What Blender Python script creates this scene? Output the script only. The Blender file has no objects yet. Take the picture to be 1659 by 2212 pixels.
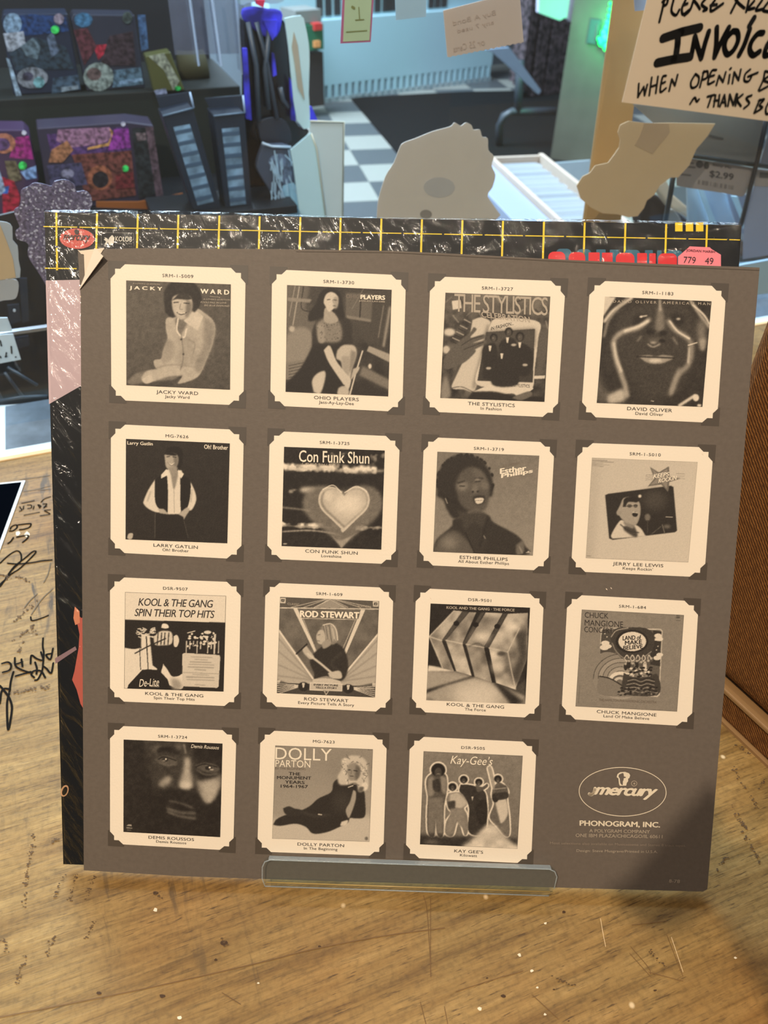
import bpy, math, random
import numpy as np
from mathutils import Matrix, Vector

sc = bpy.context.scene
rnd = random.Random(7)

# ------------------------------------------------------------------ camera, world, lights, exposure
F_PX, CX, CY = 1660.0, 829.5, 1106.0          # focal length of the phone in pixels of the 1659x2212 frame
LEAN = math.radians(34)                        # the sleeves lean back on the easel
r1 = np.array([1.015, -0.0322, 0.0044]); r2 = np.array([0.0322, 0.979, 0.1057])
SLW, SLH = 0.315 * np.linalg.norm(r1), 0.315 * np.linalg.norm(r2)
r1 /= np.linalg.norm(r1); r2 -= r1 * (r1 @ r2); r2 /= np.linalg.norm(r2); r3 = np.cross(r1, r2)
T_BL = np.array([-0.154, -0.184, -0.3945])     # lower left sleeve corner as the camera sees it
SX = np.array([1, 0, 0.0]); SU = np.array([0, math.sin(LEAN), math.cos(LEAN)]); SN = np.cross(SX, SU)
Rcw = np.stack([r1, r2, r3], 1) @ np.stack([SX, SU, SN], 1).T      # world -> camera
BL = np.array([0.0, 0.0, 0.0085])              # sleeve corner on the ledge of the easel
CAM = BL - Rcw.T @ T_BL
cam = bpy.data.objects.new('camera', bpy.data.cameras.new('camera'))
sc.collection.objects.link(cam); sc.camera = cam
mw = Matrix([list(Rcw.T[i]) + [CAM[i]] for i in range(3)] + [[0, 0, 0, 1]])
cam.matrix_world = mw
cam.data.sensor_fit = 'VERTICAL'; cam.data.sensor_height = 36; cam.data.lens = F_PX / 2212 * 36
cam.data.clip_start = 0.02; cam.data.clip_end = 60
cam.data.dof.use_dof = True; cam.data.dof.focus_distance = 0.41; cam.data.dof.aperture_fstop = 13

sc.view_settings.view_transform = 'Standard'; sc.view_settings.look = 'None'
sc.view_settings.gamma = 1; sc.view_settings.use_curve_mapping = False
sc.view_settings.exposure = 0.0
sc.cycles.use_denoising = True
sc.cycles.transparent_max_bounces = 16

w = bpy.data.worlds.new('shop_air'); sc.world = w; w.use_nodes = True
w.node_tree.nodes['Background'].inputs[0].default_value = (0.55, 0.68, 0.85, 1)
w.node_tree.nodes['Background'].inputs[1].default_value = 0.13

def light(name, kind, loc, target, energy, col, size=0.1, size_y=None, spot=None):
    L = bpy.data.lights.new(name, kind); L.energy = energy; L.color = col
    if kind == 'AREA':
        L.size = size
        if size_y: L.shape = 'RECTANGLE'; L.size_y = size_y
    else: L.shadow_soft_size = size
    if spot: L.spot_size = math.radians(spot); L.spot_blend = 0.6
    o = bpy.data.objects.new(name, L); sc.collection.objects.link(o); o.location = loc
    d = Vector(target) - Vector(loc); o.rotation_euler = d.to_track_quat('-Z', 'Y').to_euler()
    return o
WARM = (1.0, 0.85, 0.66)
light('warm_ceiling_bulb', 'POINT', (-0.32, -0.74, 1.65), (0.1, 0, 0), 104, WARM, 0.010)
light('warm_track_bulb', 'POINT', (0.55, -0.75, 1.70), (0, 0, 0), 24, WARM, 0.03)
light('warm_side_bulb', 'POINT', (-0.95, -0.30, 1.50), (0, 0, 0), 13, WARM, 0.03)
light('added_sparkle_far', 'POINT', (1.25, -0.95, 1.75), (0, 0, 0), 7, WARM, 0.03)  # unseen lamp added for more glints on the shrink film
light('added_sparkle_near', 'POINT', (0.1, -0.55, 1.35), (0, 0, 0), 5, WARM, 0.03)  # second lamp added for film sparkle
COOL = (0.72, 0.88, 1.0)
light('shop_daylight', 'AREA', (-1.6, 4.2, 2.6), (0.3, 4.6, -0.9), 640, COOL, 2.5, 2.5)
light('shop_daylight_near', 'AREA', (1.2, 2.1, 2.2), (0.4, 1.9, -0.3), 85, COOL, 1.3, 1.3)
light('added_bag_fill', 'AREA', (0.22, 0.66, 1.05), (0.05, 1.0, 0.1), 4.5, COOL, 0.25, 0.25)  # unseen lamp added to brighten the front of the paper bag
light('display_daylight', 'AREA', (-0.9, 0.75, 1.15), (-0.5, 1.3, 0.0), 9, COOL, 0.5, 0.5)

# ------------------------------------------------------------------ camera rays and the planes of the place
def ray(px, py):
    d = Rcw.T @ np.array([(px - CX), -(py - CY), -F_PX]); return d / np.linalg.norm(d)
def hit(px, py, p, n):
    d = ray(px, py); return CAM + d * ((np.asarray(p) - CAM) @ n) / (d @ n)
def on_z(px, py, z=0.0): return hit(px, py, (0, 0, z), np.array([0, 0, 1.0]))
P0 = on_z(54, 984)                              # far edge of the counter, at the left
YAW = math.radians(22)
GU = np.array([math.cos(YAW), math.sin(YAW), 0]); GD = np.array([-math.sin(YAW), math.cos(YAW), 0])
def g_at(px, py, D):                            # pixel -> (u, D, z) on the upright plane D behind the counter edge
    q = hit(px, py, P0 + GD * D, GD) - P0; return (float(q @ GU), D, float(q[2]))
def g_world(u, D, z): return P0 + GU * u + GD * D + np.array([0, 0, z])
def sleeve_xy(pts, off=0.0):                    # pixels -> sleeve plane coordinates
    out = []
    for x, y in pts:
        q = hit(x, y, BL + SN * off, SN) - BL; out.append((float(q @ SX), float(q @ SU)))
    return np.array(out)
FLOOR = -0.92

# ------------------------------------------------------------------ materials
def lin(c):
    c = np.array(c[:3], float) / 255
    return tuple(float(v) for v in np.where(c <= 0.04045, c / 12.92, ((c + 0.055) / 1.055) ** 2.4)) + (1,)
_m = {}
def mat(name, rgb, rough=0.6, metal=0, var=0.08, scale=30, emit=0, alpha=1, bump=0, spec=0.5, coat=0):
    if name in _m: return _m[name]
    m = bpy.data.materials.new(name); m.use_nodes = True; nt = m.node_tree; b = nt.nodes['Principled BSDF']
    N = nt.nodes.new; Lk = nt.links.new
    tc = N('ShaderNodeTexCoord'); nz = N('ShaderNodeTexNoise'); nz.inputs['Scale'].default_value = scale; nz.inputs['Detail'].default_value = 4
    Lk(tc.outputs['Object'], nz.inputs['Vector'])
    mix = N('ShaderNodeMixRGB'); c = lin(rgb)
    mix.inputs[1].default_value = tuple(v * (1 - var) for v in c[:3]) + (1,)
    mix.inputs[2].default_value = tuple(min(1, v * (1 + var)) for v in c[:3]) + (1,)
    if var > 0.4:
        rp_ = N('ShaderNodeValToRGB'); rp_.color_ramp.elements[0].position = 0.36; rp_.color_ramp.elements[1].position = 0.64
        Lk(nz.outputs[0], rp_.inputs[0]); Lk(rp_.outputs[0], mix.inputs[0])
    else: Lk(nz.outputs[0], mix.inputs[0])
    Lk(mix.outputs[0], b.inputs['Base Color'])
    b.inputs['Roughness'].default_value = rough; b.inputs['Metallic'].default_value = metal
    b.inputs['Specular IOR Level'].default_value = spec; b.inputs['Coat Weight'].default_value = coat
    if emit:
        b.inputs['Emission Color'].default_value = c; b.inputs['Emission Strength'].default_value = emit
    if bump:
        bp = N('ShaderNodeBump'); bp.inputs['Strength'].default_value = bump; bp.inputs['Distance'].default_value = 0.001
        Lk(nz.outputs[0], bp.inputs['Height']); Lk(bp.outputs[0], b.inputs['Normal'])
    if alpha < 1:
        tr = N('ShaderNodeBsdfTransparent'); ms = N('ShaderNodeMixShader'); ms.inputs[0].default_value = alpha
        Lk(tr.outputs[0], ms.inputs[1]); Lk(b.outputs[0], ms.inputs[2]); Lk(ms.outputs[0], nt.nodes['Material Output'].inputs[0])
    _m[name] = m; return m

def clear(name, tint=(1, 1, 1), rough=0.03, gloss=1.0, bump=0, bscale=60, haze=0.0, stretch=None, ior=1.45):
    """clear sheet: straight-through light, fresnel gloss and a trace of haze"""
    m = bpy.data.materials.new(name); m.use_nodes = True; nt = m.node_tree; nt.nodes.clear(); N = nt.nodes.new; Lk = nt.links.new
    out = N('ShaderNodeOutputMaterial'); tr = N('ShaderNodeBsdfTransparent'); tr.inputs[0].default_value = (*tint, 1)
    gl = N('ShaderNodeBsdfGlossy'); gl.inputs['Roughness'].default_value = rough
    fr = N('ShaderNodeFresnel'); fr.inputs['IOR'].default_value = ior
    mu = N('ShaderNodeMath'); mu.operation = 'MULTIPLY'; mu.use_clamp = True; mu.inputs[1].default_value = gloss
    ms = N('ShaderNodeMixShader'); geo = N('ShaderNodeNewGeometry'); fb = N('ShaderNodeMath'); fb.operation = 'SUBTRACT'; fb.inputs[0].default_value = 1.0; Lk(geo.outputs['Backfacing'], fb.inputs[1])
    m3 = N('ShaderNodeMath'); m3.operation = 'MULTIPLY'; Lk(mu.outputs[0], m3.inputs[0]); Lk(fb.outputs[0], m3.inputs[1])
    Lk(fr.outputs[0], mu.inputs[0]); Lk(m3.outputs[0], ms.inputs[0]); Lk(tr.outputs[0], ms.inputs[1]); Lk(gl.outputs[0], ms.inputs[2])
    last = ms
    if bump:
        tc = N('ShaderNodeTexCoord'); mp = N('ShaderNodeMapping'); nz = N('ShaderNodeTexNoise'); bp = N('ShaderNodeBump')
        mp.vector_type = 'TEXTURE'
        if stretch: mp.inputs['Scale'].default_value = stretch[:3]; mp.inputs['Rotation'].default_value = (0, 0, stretch[3])
        nz.inputs['Scale'].default_value = bscale; nz.inputs['Detail'].default_value = 5; nz.inputs['Distortion'].default_value = 0.6
        bp.inputs['Strength'].default_value = bump; bp.inputs['Distance'].default_value = 0.0032
        Lk(tc.outputs['Object'], mp.inputs[0]); Lk(mp.outputs[0], nz.inputs[0]); Lk(nz.outputs[0], bp.inputs['Height']); Lk(bp.outputs[0], gl.inputs['Normal']); Lk(bp.outputs[0], fr.inputs['Normal'])
    if haze:
        df = N('ShaderNodeBsdfDiffuse'); df.inputs[0].default_value = (0.8, 0.85, 0.9, 1)
        m2 = N('ShaderNodeMixShader'); m2.inputs[0].default_value = haze; Lk(ms.outputs[0], m2.inputs[1]); Lk(df.outputs[0], m2.inputs[2]); last = m2
    Lk(last.outputs[0], out.inputs[0]); return m

def print_mat(name):                            # printed ink whose tone is stored per vertex
    m = bpy.data.materials.new(name); m.use_nodes = True; nt = m.node_tree; b = nt.nodes['Principled BSDF']
    at = nt.nodes.new('ShaderNodeAttribute'); at.attribute_name = 'ink'
    nt.links.new(at.outputs['Color'], b.inputs['Base Color']); b.inputs['Roughness'].default_value = 0.55
    b.inputs['Specular IOR Level'].default_value = 0.25; return m

def paper_mat(name, rgb, var, rough=0.6, fleck=0.0):
    m = mat(name, rgb, rough, var=var, scale=14, spec=0.25)
    nt = m.node_tree; b = nt.nodes['Principled BSDF']; N = nt.nodes.new; Lk = nt.links.new
    nz = N('ShaderNodeTexNoise'); nz.inputs['Scale'].default_value = 900; nz.inputs['Detail'].default_value = 3
    tc = N('ShaderNodeTexCoord'); Lk(tc.outputs['Object'], nz.inputs[0])
    bp = N('ShaderNodeBump'); bp.inputs['Strength'].default_value = 0.25; bp.inputs['Distance'].default_value = 0.0003
    Lk(nz.outputs[0], bp.inputs['Height']); Lk(bp.outputs[0], b.inputs['Normal'])
    if fleck:
        mx = N('ShaderNodeMixRGB'); mx.blend_type = 'MULTIPLY'; mx.inputs[0].default_value = fleck
        n2 = N('ShaderNodeTexNoise'); n2.inputs['Scale'].default_value = 420; n2.inputs['Detail'].default_value = 2; Lk(tc.outputs['Object'], n2.inputs[0])
        src = b.inputs['Base Color'].links[0].from_socket; Lk(src, mx.inputs[1]); 
        cr = N('ShaderNodeValToRGB'); cr.color_ramp.elements[0].position = 0.3; cr.color_ramp.elements[1].position = 0.7
        cr.color_ramp.elements[0].color = (0.6, 0.6, 0.6, 1); Lk(n2.outputs[0], cr.inputs[0]); Lk(cr.outputs[0], mx.inputs[2]); Lk(mx.outputs[0], b.inputs['Base Color'])
    return m

def wood_mat():
    m = bpy.data.materials.new('worn_oak_counter'); m.use_nodes = True; nt = m.node_tree; b = nt.nodes['Principled BSDF']; N = nt.nodes.new; Lk = nt.links.new
    tc = N('ShaderNodeTexCoord')
    def noise(scale, sx, sy, rot=0.0, det=6, dist=0.0, rough=0.6):
        mp = N('ShaderNodeMapping'); mp.inputs['Scale'].default_value = (sx, sy, 1); mp.inputs['Rotation'].default_value = (0, 0, rot)
        n = N('ShaderNodeTexNoise'); n.inputs['Scale'].default_value = scale; n.inputs['Detail'].default_value = det
        n.inputs['Distortion'].default_value = dist; n.inputs['Roughness'].default_value = rough
        Lk(tc.outputs['Object'], mp.inputs[0]); Lk(mp.outputs[0], n.inputs[0]); return n.outputs[0]
    def ramp(src, *st):
        r = N('ShaderNodeValToRGB'); e = r.color_ramp.elements
        while len(e) < len(st): e.new(0.5)
        for i, (p, c) in enumerate(st): e[i].position = p; e[i].color = c if len(c) == 4 else (*c, 1)
        Lk(src, r.inputs[0]); return r.outputs[0]
    def mixc(kind, fac, a, c):
        x = N('ShaderNodeMixRGB'); x.blend_type = kind
        if isinstance(fac, (int, float)): x.inputs[0].default_value = fac
        else: Lk(fac, x.inputs[0])
        if isinstance(a, tuple): x.inputs[1].default_value = a
        else: Lk(a, x.inputs[1])
        if isinstance(c, tuple): x.inputs[2].default_value = c
        else: Lk(c, x.inputs[2])
        return x.outputs[0]
    g = lambda v: (v, v, v, 1)
    grain = noise(9, 1.0, 12, det=10, dist=0.25, rough=0.68)
    col = ramp(grain, (0.28, lin((98, 70, 34))), (0.43, lin((140, 108, 58))), (0.6, lin((161, 128, 74))), (0.8, lin((184, 152, 98))))
    patch = noise(3.2, 1, 1.4, det=4)
    col = mixc('MULTIPLY', 0.55, col, ramp(patch, (0.3, lin((185, 170, 140))), (0.5, g(1)), (0.7, lin((240, 200, 150)))))
    # fine fibre streaks
    fib = noise(40, 1, 16, det=7, rough=0.7)
    col = mixc('MULTIPLY', 0.75, col, ramp(fib, (0.32, g(0.42)), (0.47, g(0.92)), (0.6, g(1.1))))
    # short dark pores, gathered in patches
    pore = noise(150, 0.55, 6, det=4); pm = noise(5, 1, 1, det=3)
    pf = mixc('MULTIPLY', 1.0, ramp(pore, (0.33, g(0.75)), (0.41, g(0))), ramp(pm, (0.4, g(0.25)), (0.6, g(1))))
    col = mixc('MIX', pf, col, lin((66, 44, 22)))
    grit = noise(330, 1, 0.8, det=3)
    col = mixc('MULTIPLY', 0.8, col, ramp(grit, (0.3, g(0.72)), (0.5, g(0.98)), (0.72, g(1.12))))
    # scuffs across the grain
    sc_ = noise(16, 6, 1, rot=0.45, det=7, dist=0.8); sm = noise(2.3, 1, 1, det=3)
    sf = mixc('MULTIPLY', 1.0, ramp(sc_, (0.56, g(0)), (0.66, g(0.9))), ramp(sm, (0.52, g(0)), (0.62, g(1))))
    col = mixc('MIX', sf, col, lin((74, 58, 38)))
    # pale nicks
    vo = N('ShaderNodeTexVoronoi'); vo.inputs['Scale'].default_value = 30; Lk(tc.outputs['Object'], vo.inputs[0])
    col = mixc('MIX', ramp(vo.outputs['Distance'], (0.02, g(0.8)), (0.05, g(0))), col, lin((235, 205, 160)))
    Lk(col, b.inputs['Base Color'])
    b.inputs['Roughness'].default_value = 0.5; b.inputs['Specular IOR Level'].default_value = 0.35
    bp = N('ShaderNodeBump'); bp.inputs['Strength'].default_value = 0.5; bp.inputs['Distance'].default_value = 0.0006
    Lk(fib, bp.inputs['Height']); Lk(bp.outputs[0], b.inputs['Normal'])
    return m

# ------------------------------------------------------------------ objects
def link(o): sc.collection.objects.link(o); return o
def mesh(name, verts, faces, m, parent=None, smooth=False, uvink=None):
    me = bpy.data.meshes.new(name); me.from_pydata([tuple(v) for v in verts], [], faces); me.update()
    if m: me.materials.append(m)
    if smooth: me.polygons.foreach_set('use_smooth', [True] * len(me.polygons))
    o = link(bpy.data.objects.new(name, me)); o.parent = parent; return o
def thing(name, label, cat, loc=(0, 0, 0), rot=(0, 0, 0), group=None):
    o = link(bpy.data.objects.new(name, None)); o.location = loc; o.rotation_euler = rot; o.empty_display_size = 0.02
    o['label'] = label; o['category'] = cat
    if group: o['group'] = group
    return o
def tag(o, label, cat, group=None):
    o['label'] = label; o['category'] = cat
    if group: o['group'] = group
    return o
def structure(o): o['kind'] = 'structure'; return o
def box_vf(x0, x1, y0, y1, z0, z1):
    v = [(x, y, z) for z in (z0, z1) for y in (y0, y1) for x in (x0, x1)]
    f = [(0, 2, 3, 1), (4, 5, 7, 6), (0, 1, 5, 4), (2, 6, 7, 3), (0, 4, 6, 2), (1, 3, 7, 5)]
    return v, f
def bevel(o, wd, seg=2):
    md = o.modifiers.new('bevel', 'BEVEL'); md.width = wd; md.segments = seg; md.limit_method = 'ANGLE'; return o
def box(name, x0, x1, y0, y1, z0, z1, m, parent=None, bev=0):
    o = mesh(name, *box_vf(x0, x1, y0, y1, z0, z1), m, parent)
    if bev: bevel(o, bev)
    return o
def prism_vf(pts, lo, hi, axis='z'):            # outline pts (2D) given depth along axis
    n = len(pts); a = sum(pts[i][0] * pts[(i + 1) % n][1] - pts[(i + 1) % n][0] * pts[i][1] for i in range(n))
    if a < 0: pts = pts[::-1]
    put = {'z': lambda p, d: (p[0], p[1], d), 'y': lambda p, d: (p[0], d, p[1]), 'x': lambda p, d: (d, p[0], p[1])}[axis]
    v = [put(p, lo) for p in pts] + [put(p, hi) for p in pts]
    f = [tuple(range(n))[::-1], tuple(range(n, 2 * n))] + [(i, (i + 1) % n, n + (i + 1) % n, n + i) for i in range(n)]
    if axis == 'y': f = [t[::-1] for t in f]
    return v, f
def prism(name, pts, lo, hi, m, parent=None, axis='z', bev=0):
    o = mesh(name, *prism_vf([tuple(p) for p in pts], lo, hi, axis), m, parent)
    if bev: bevel(o, bev, 1)
    return o
def flat(name, pts, z, m, parent):              # flat print on a surface
    pts = [tuple(p) for p in pts]; n = len(pts)
    a = sum(pts[i][0] * pts[(i + 1) % n][1] - pts[(i + 1) % n][0] * pts[i][1] for i in range(n))
    if a < 0: pts = pts[::-1]
    return mesh(name, [(x, y, z) for x, y in pts], [tuple(range(n))], m, parent)
def tube_vf(pts, r, seg=8):
    pts = [np.array(p, float) for p in pts]; v = []; f = []
    for i, p in enumerate(pts):
        t = pts[min(i + 1, len(pts) - 1)] - pts[max(i - 1, 0)]; t /= np.linalg.norm(t) + 1e-9
        a = np.cross(t, [0, 0, 1.0]); a = np.cross(t, [0, 1.0, 0]) if np.linalg.norm(a) < 0.2 else a; a /= np.linalg.norm(a); b = np.cross(t, a)
        for k in range(seg):
            q = 2 * math.pi * k / seg; v.append(tuple(p + r * (a * math.cos(q) + b * math.sin(q))))
    for i in range(len(pts) - 1):
        for k in range(seg): f.append((i * seg + k, i * seg + (k + 1) % seg, (i + 1) * seg + (k + 1) % seg, (i + 1) * seg + k))
    f += [tuple(range(seg))[::-1], tuple(range((len(pts) - 1) * seg, len(pts) * seg))]
    return v, f
def tube(name, pts, r, m, parent=None, seg=8): return mesh(name, *tube_vf(pts, r, seg), m, parent, True)
def merge(*vfs):
    V, Fc = [], []
    for v, f in vfs:
        n = len(V); V += list(v); Fc += [tuple(i + n for i in t) for t in f]
    return V, Fc
def ribbon_vf(pts, wd, seg=8):                  # marker stroke with round ends, in 2D
    V, Fc = [], []
    for i in range(len(pts) - 1):
        a, b = np.array(pts[i], float), np.array(pts[i + 1], float); d = b - a; L = np.linalg.norm(d)
        if L < 1e-9: continue
        ang = math.atan2(d[1], d[0]); n = len(V); ring = []
        for k in range(seg + 1): q = ang + math.pi / 2 + math.pi * k / seg; ring.append((a[0] + wd / 2 * math.cos(q), a[1] + wd / 2 * math.sin(q)))
        for k in range(seg + 1): q = ang - math.pi / 2 + math.pi * k / seg; ring.append((b[0] + wd / 2 * math.cos(q), b[1] + wd / 2 * math.sin(q)))
        V += ring; Fc.append(tuple(range(n, n + len(ring))))
    return V, Fc
def smooth_line(pts, n=5):
    pts = [np.array(p, float) for p in pts]
    if len(pts) < 3: return pts
    q = [2 * pts[0] - pts[1]] + pts + [2 * pts[-1] - pts[-2]]; out = []
    for i in range(1, len(q) - 2):
        for k in range(n):
            t = k / n; out.append(0.5 * ((2 * q[i]) + (-q[i - 1] + q[i + 1]) * t + (2 * q[i - 1] - 5 * q[i] + 4 * q[i + 1] - q[i + 2]) * t * t + (-q[i - 1] + 3 * q[i] - 3 * q[i + 1] + q[i + 2]) * t ** 3))
    out.append(pts[-1]); return out
def homog(src, dst):
    A = []
    for (x, y), (u, v) in zip(src, dst):
        A.append([x, y, 1, 0, 0, 0, -u * x, -u * y, -u]); A.append([0, 0, 0, x, y, 1, -v * x, -v * y, -v])
    return np.linalg.svd(np.array(A, float))[2][-1].reshape(3, 3)
def apply(H, p):
    p = np.atleast_2d(np.asarray(p, float)); q = np.c_[p, np.ones(len(p))] @ H.T; return q[:, :2] / q[:, 2:]

# text is set with Blender's own letters; all strings are turned into mesh together
_text = []
def text(name, s, fn, m, parent, box_=None, stretch=None, bold=0.0, shear=0.0, spacing=1.0):
    """fn maps fitted 2D points (0..1 in the box, y down) to 3D in the parent's space"""
    cu = bpy.data.curves.new(name, 'FONT'); cu.body = s; cu.shear = shear; cu.space_character = spacing
    cu.resolution_u = 3; o = bpy.data.objects.new(name, cu); link(o); _text.append((o, name, fn, m, parent, box_, stretch, bold))
def finish_text():
    bpy.context.view_layer.update(); dg = bpy.context.evaluated_depsgraph_get()
    for o, name, fn, m, parent, bx, st, bold in _text:
        me = bpy.data.meshes.new_from_object(o.evaluated_get(dg)); n = len(me.vertices)
        if n and bold > 0:                       # heavier letters: the outline laid down again slightly to the sides
            co = np.zeros(n * 3); me.vertices.foreach_get('co', co); co = co.reshape(-1, 3); fs = [tuple(p.vertices) for p in me.polygons]
            sh = [(-bold, 0), (bold, 0), (0, bold * .6), (0, -bold * .6)]; V = np.concatenate([co + (dx, dy, 0) for dx, dy in sh])
            me = bpy.data.meshes.new(name); me.from_pydata(V.tolist(), [], [tuple(i + n * k for i in f) for k in range(4) for f in fs]); n = len(V)
        if n:
            co = np.zeros(n * 3); me.vertices.foreach_get('co', co); co = co.reshape(-1, 3)[:, :2]
            lo, hi = co.min(0), co.max(0)
            if st is None:                       # fill the box
                uv = (co - lo) / (hi - lo); uv[:, 1] = 1 - uv[:, 1]
            else:                                # centre (cx, baseline), cap height h, widen by k: st = (cx, yb, h, k, aspect)
                cx, yb, h, k, asp = st
                uv = np.c_[cx + (co[:, 0] - (lo[0] + hi[0]) / 2) / 0.70 * h * k * asp, yb - co[:, 1] / 0.70 * h]
            P3 = np.asarray(fn(uv), float)
            if bold > 0:                         # lift each pass by a hair so that the passes do not coincide
                q3 = np.asarray(fn(np.array([[0, 0], [1, 0], [0, 1.0]])), float); nv = np.cross(q3[1] - q3[0], q3[2] - q3[0]); nv /= -np.linalg.norm(nv)
                P3 += nv * (np.arange(n) // (n // 4))[:, None] * 1.2e-5
            me.vertices.foreach_set('co', P3.ravel()); me.update()
            me.materials.clear(); me.materials.append(m)
            q = link(bpy.data.objects.new(name, me)); q.parent = parent
        bpy.data.objects.remove(o)
    _text.clear()

# ------------------------------------------------------------------ the counter and the shop
WOOD = wood_mat()
counter = thing('wooden_counter', 'worn wooden counter top with dark scuffs and black marker writing under the sleeves', 'counter', tuple(P0), (0, 0, YAW))
def c_loc(px, py, z=0.0):                       # pixel on the counter -> counter coordinates
    q = on_z(px, py, z) - P0; return (float(q @ GU), float(q @ GD))
tx0, tx1, ty0, ty1 = -0.55, 1.35, -0.95, 0.0
box('tabletop', tx0, tx1, ty0, ty1 - 0.003, -0.032, 0, WOOD, counter)
box('edge_band', tx0, tx1, ty1 - 0.003, ty1 + 0.003, -0.034, 0.0012, mat('pale_wood_edge', (226, 190, 140), 0.5), counter, 0.0008)
for lx in (tx0 + 0.05, tx1 - 0.09):
    for ly in (ty0 + 0.05, ty1 - 0.09): box('leg', lx, lx + 0.04, ly, ly + 0.04, FLOOR, -0.032, mat('dark_leg', (60, 44, 30)), counter)
INK = mat('marker_ink', (24, 20, 16), 0.9, var=0.2, spec=0.08)
INK2 = mat('faded_marker_ink', (92, 72, 40), 0.6, var=0.3, scale=200)
SCR = mat('scratch', (112, 80, 42), 0.7, var=0.3, scale=100)
SCRL = mat('pale_scratch', (226, 196, 150), 0.7)
def strokes(name, lists, wd, m, z=0.0004, sm=True, org=(0, 0), sc_=1.0, label=None):
    vf = []
    for ln in lists:
        p = [(org[0] + x / sc_, org[1] + y / sc_) for x, y in ln]
        if sm: p = smooth_line(p, 4)
        vf.append(ribbon_vf([c_loc(x, y) for x, y in p], wd, 5))
    V, Fc = merge(*vf); o = mesh(name, [(x, y, z + 1.5e-7 * i) for i, (x, y) in enumerate(V)], Fc, m, counter)
    if label: o['label'] = label
    return o
K = 6.32
strokes('marker_writing', [[(560, 665), (610, 620), (690, 590)], [(590, 690), (640, 690), (600, 740), (640, 720)], [(540, 735), (520, 700), (560, 720), (540, 745)],
    [(465, 720), (455, 760)], [(380, 755), (430, 740), (425, 705), (375, 705)], [(325, 720), (318, 765)], [(270, 730), (300, 775), (265, 790)],
    [(300, 680), (380, 665), (470, 645)], [(330, 845), (430, 825), (540, 805)], [(690, 770), (610, 780), (640, 800), (680, 830), (550, 855)]], 0.0009, INK, org=(0, 980), sc_=K, label='small black block letters of a marker signature')
strokes('marker_writing', [[(130, 1060), (180, 1055), (235, 1010), (220, 975), (160, 1000), (140, 1035)], [(250, 975), (380, 960), (425, 965), (400, 1010), (330, 1035), (270, 1040)],
    [(230, 1145), (320, 1125), (385, 1120), (370, 1165), (310, 1215)], [(110, 1230), (150, 1200), (185, 1150)]], 0.0013, INK, org=(0, 980), sc_=K, label='four large black marker letters')
strokes('marker_writing', [[(0, 1500), (120, 1390), (230, 1330), (285, 1370), (290, 1460), (240, 1520), (160, 1600), (60, 1740), (0, 1820)],
    [(0, 1790), (150, 1650), (260, 1580), (400, 1450), (490, 1350), (450, 1340), (330, 1440), (200, 1540), (80, 1700)], [(105, 1500), (230, 1510), (420, 1495), (560, 1470), (710, 1455)]], 0.0012, INK, org=(0, 980), sc_=K, label='long looping black signature')
strokes('marker_writing', [[(720, 1850), (600, 1960), (520, 2060), (430, 2200)], [(510, 1915), (400, 2020), (340, 2100)], [(690, 1500), (660, 1640), (600, 1760)]], 0.0008, INK2, org=(0, 980), sc_=K, label='faded brown marker line')
strokes('marker_writing', [[(270, 355), (450, 335), (680, 300)], [(320, 520), (480, 495), (600, 460), (690, 440)], [(520, 500), (690, 485)]], 0.0007, INK2, org=(0, 980), sc_=K, label='thin marker lines near the back edge')
strokes('marker_writing', [[(590, 310), (585, 420), (600, 520), (590, 650), (575, 760), (520, 870), (480, 885)], [(725, 450), (690, 600), (630, 540), (700, 520)], [(560, 500), (590, 610), (500, 590), (430, 545), (420, 660)],
    [(480, 640), (505, 720), (500, 800)], [(730, 650), (700, 790), (640, 730), (600, 700)], [(620, 850), (560, 760), (460, 760), (430, 810), (470, 850)],
    [(205, 580), (215, 690), (310, 750), (440, 790)], [(215, 830), (320, 800), (420, 770)], [(210, 670), (310, 640)], [(295, 600), (310, 700)],
    [(30, 660), (110, 640), (155, 680), (130, 750), (40, 780)]], 0.0012, INK, org=(0, 1330), sc_=K, label='thick black marker letters beside the rear record')
strokes('marker_writing', [[(185, 770), (150, 900), (130, 1050), (100, 1180), (100, 1380), (115, 1560), (150, 1400), (165, 1250), (130, 1130), (60, 1030), (0, 960)], [(0, 1200), (20, 1050), (60, 1000), (140, 1010)]], 0.0013, INK, org=(0, 1330), sc_=K, label='long black marker loop')
strokes('marker_writing', [[(420, 20), (440, 70), (560, 40), (660, 0)]], 0.001, INK, org=(0, 1330), sc_=K)
# scratches and the long crack
strokes('crack', [[(-30, 2203), (130, 2172), (340, 2130), (560, 2080), (680, 2050), (830, 2022), (960, 2005)]], 0.00045, SCR, 0.0003)
sl = []
for a in [[(915, 1935), (923, 1975), (931, 2110)], [(930, 1940), (930, 2110)], [(908, 2165), (920, 2212)], [(960, 2175), (967, 2212)], [(1360, 2060), (1405, 2110)], [(1362, 2045), (1400, 2090), (1405, 2105)],
          [(1400, 2100), (1475, 2120)], [(1440, 2020), (1475, 2110)], [(1150, 2150), (1205, 2200)], [(985, 2142), (1080, 2112), (1130, 2098)], [(1365, 1999), (1440, 1990)], [(480, 2145), (520, 2170)]]: sl.append(a)
strokes('scratches', sl, 0.0003, SCR, 0.0003)['kind'] = 'stuff'
strokes('scratches', [[(1297, 1985), (1302, 2015), (1308, 2045)], [(1450, 2025), (1475, 2100)]], 0.00028, SCRL, 0.0003, label='pale scratches')['kind'] = 'stuff'
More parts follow.
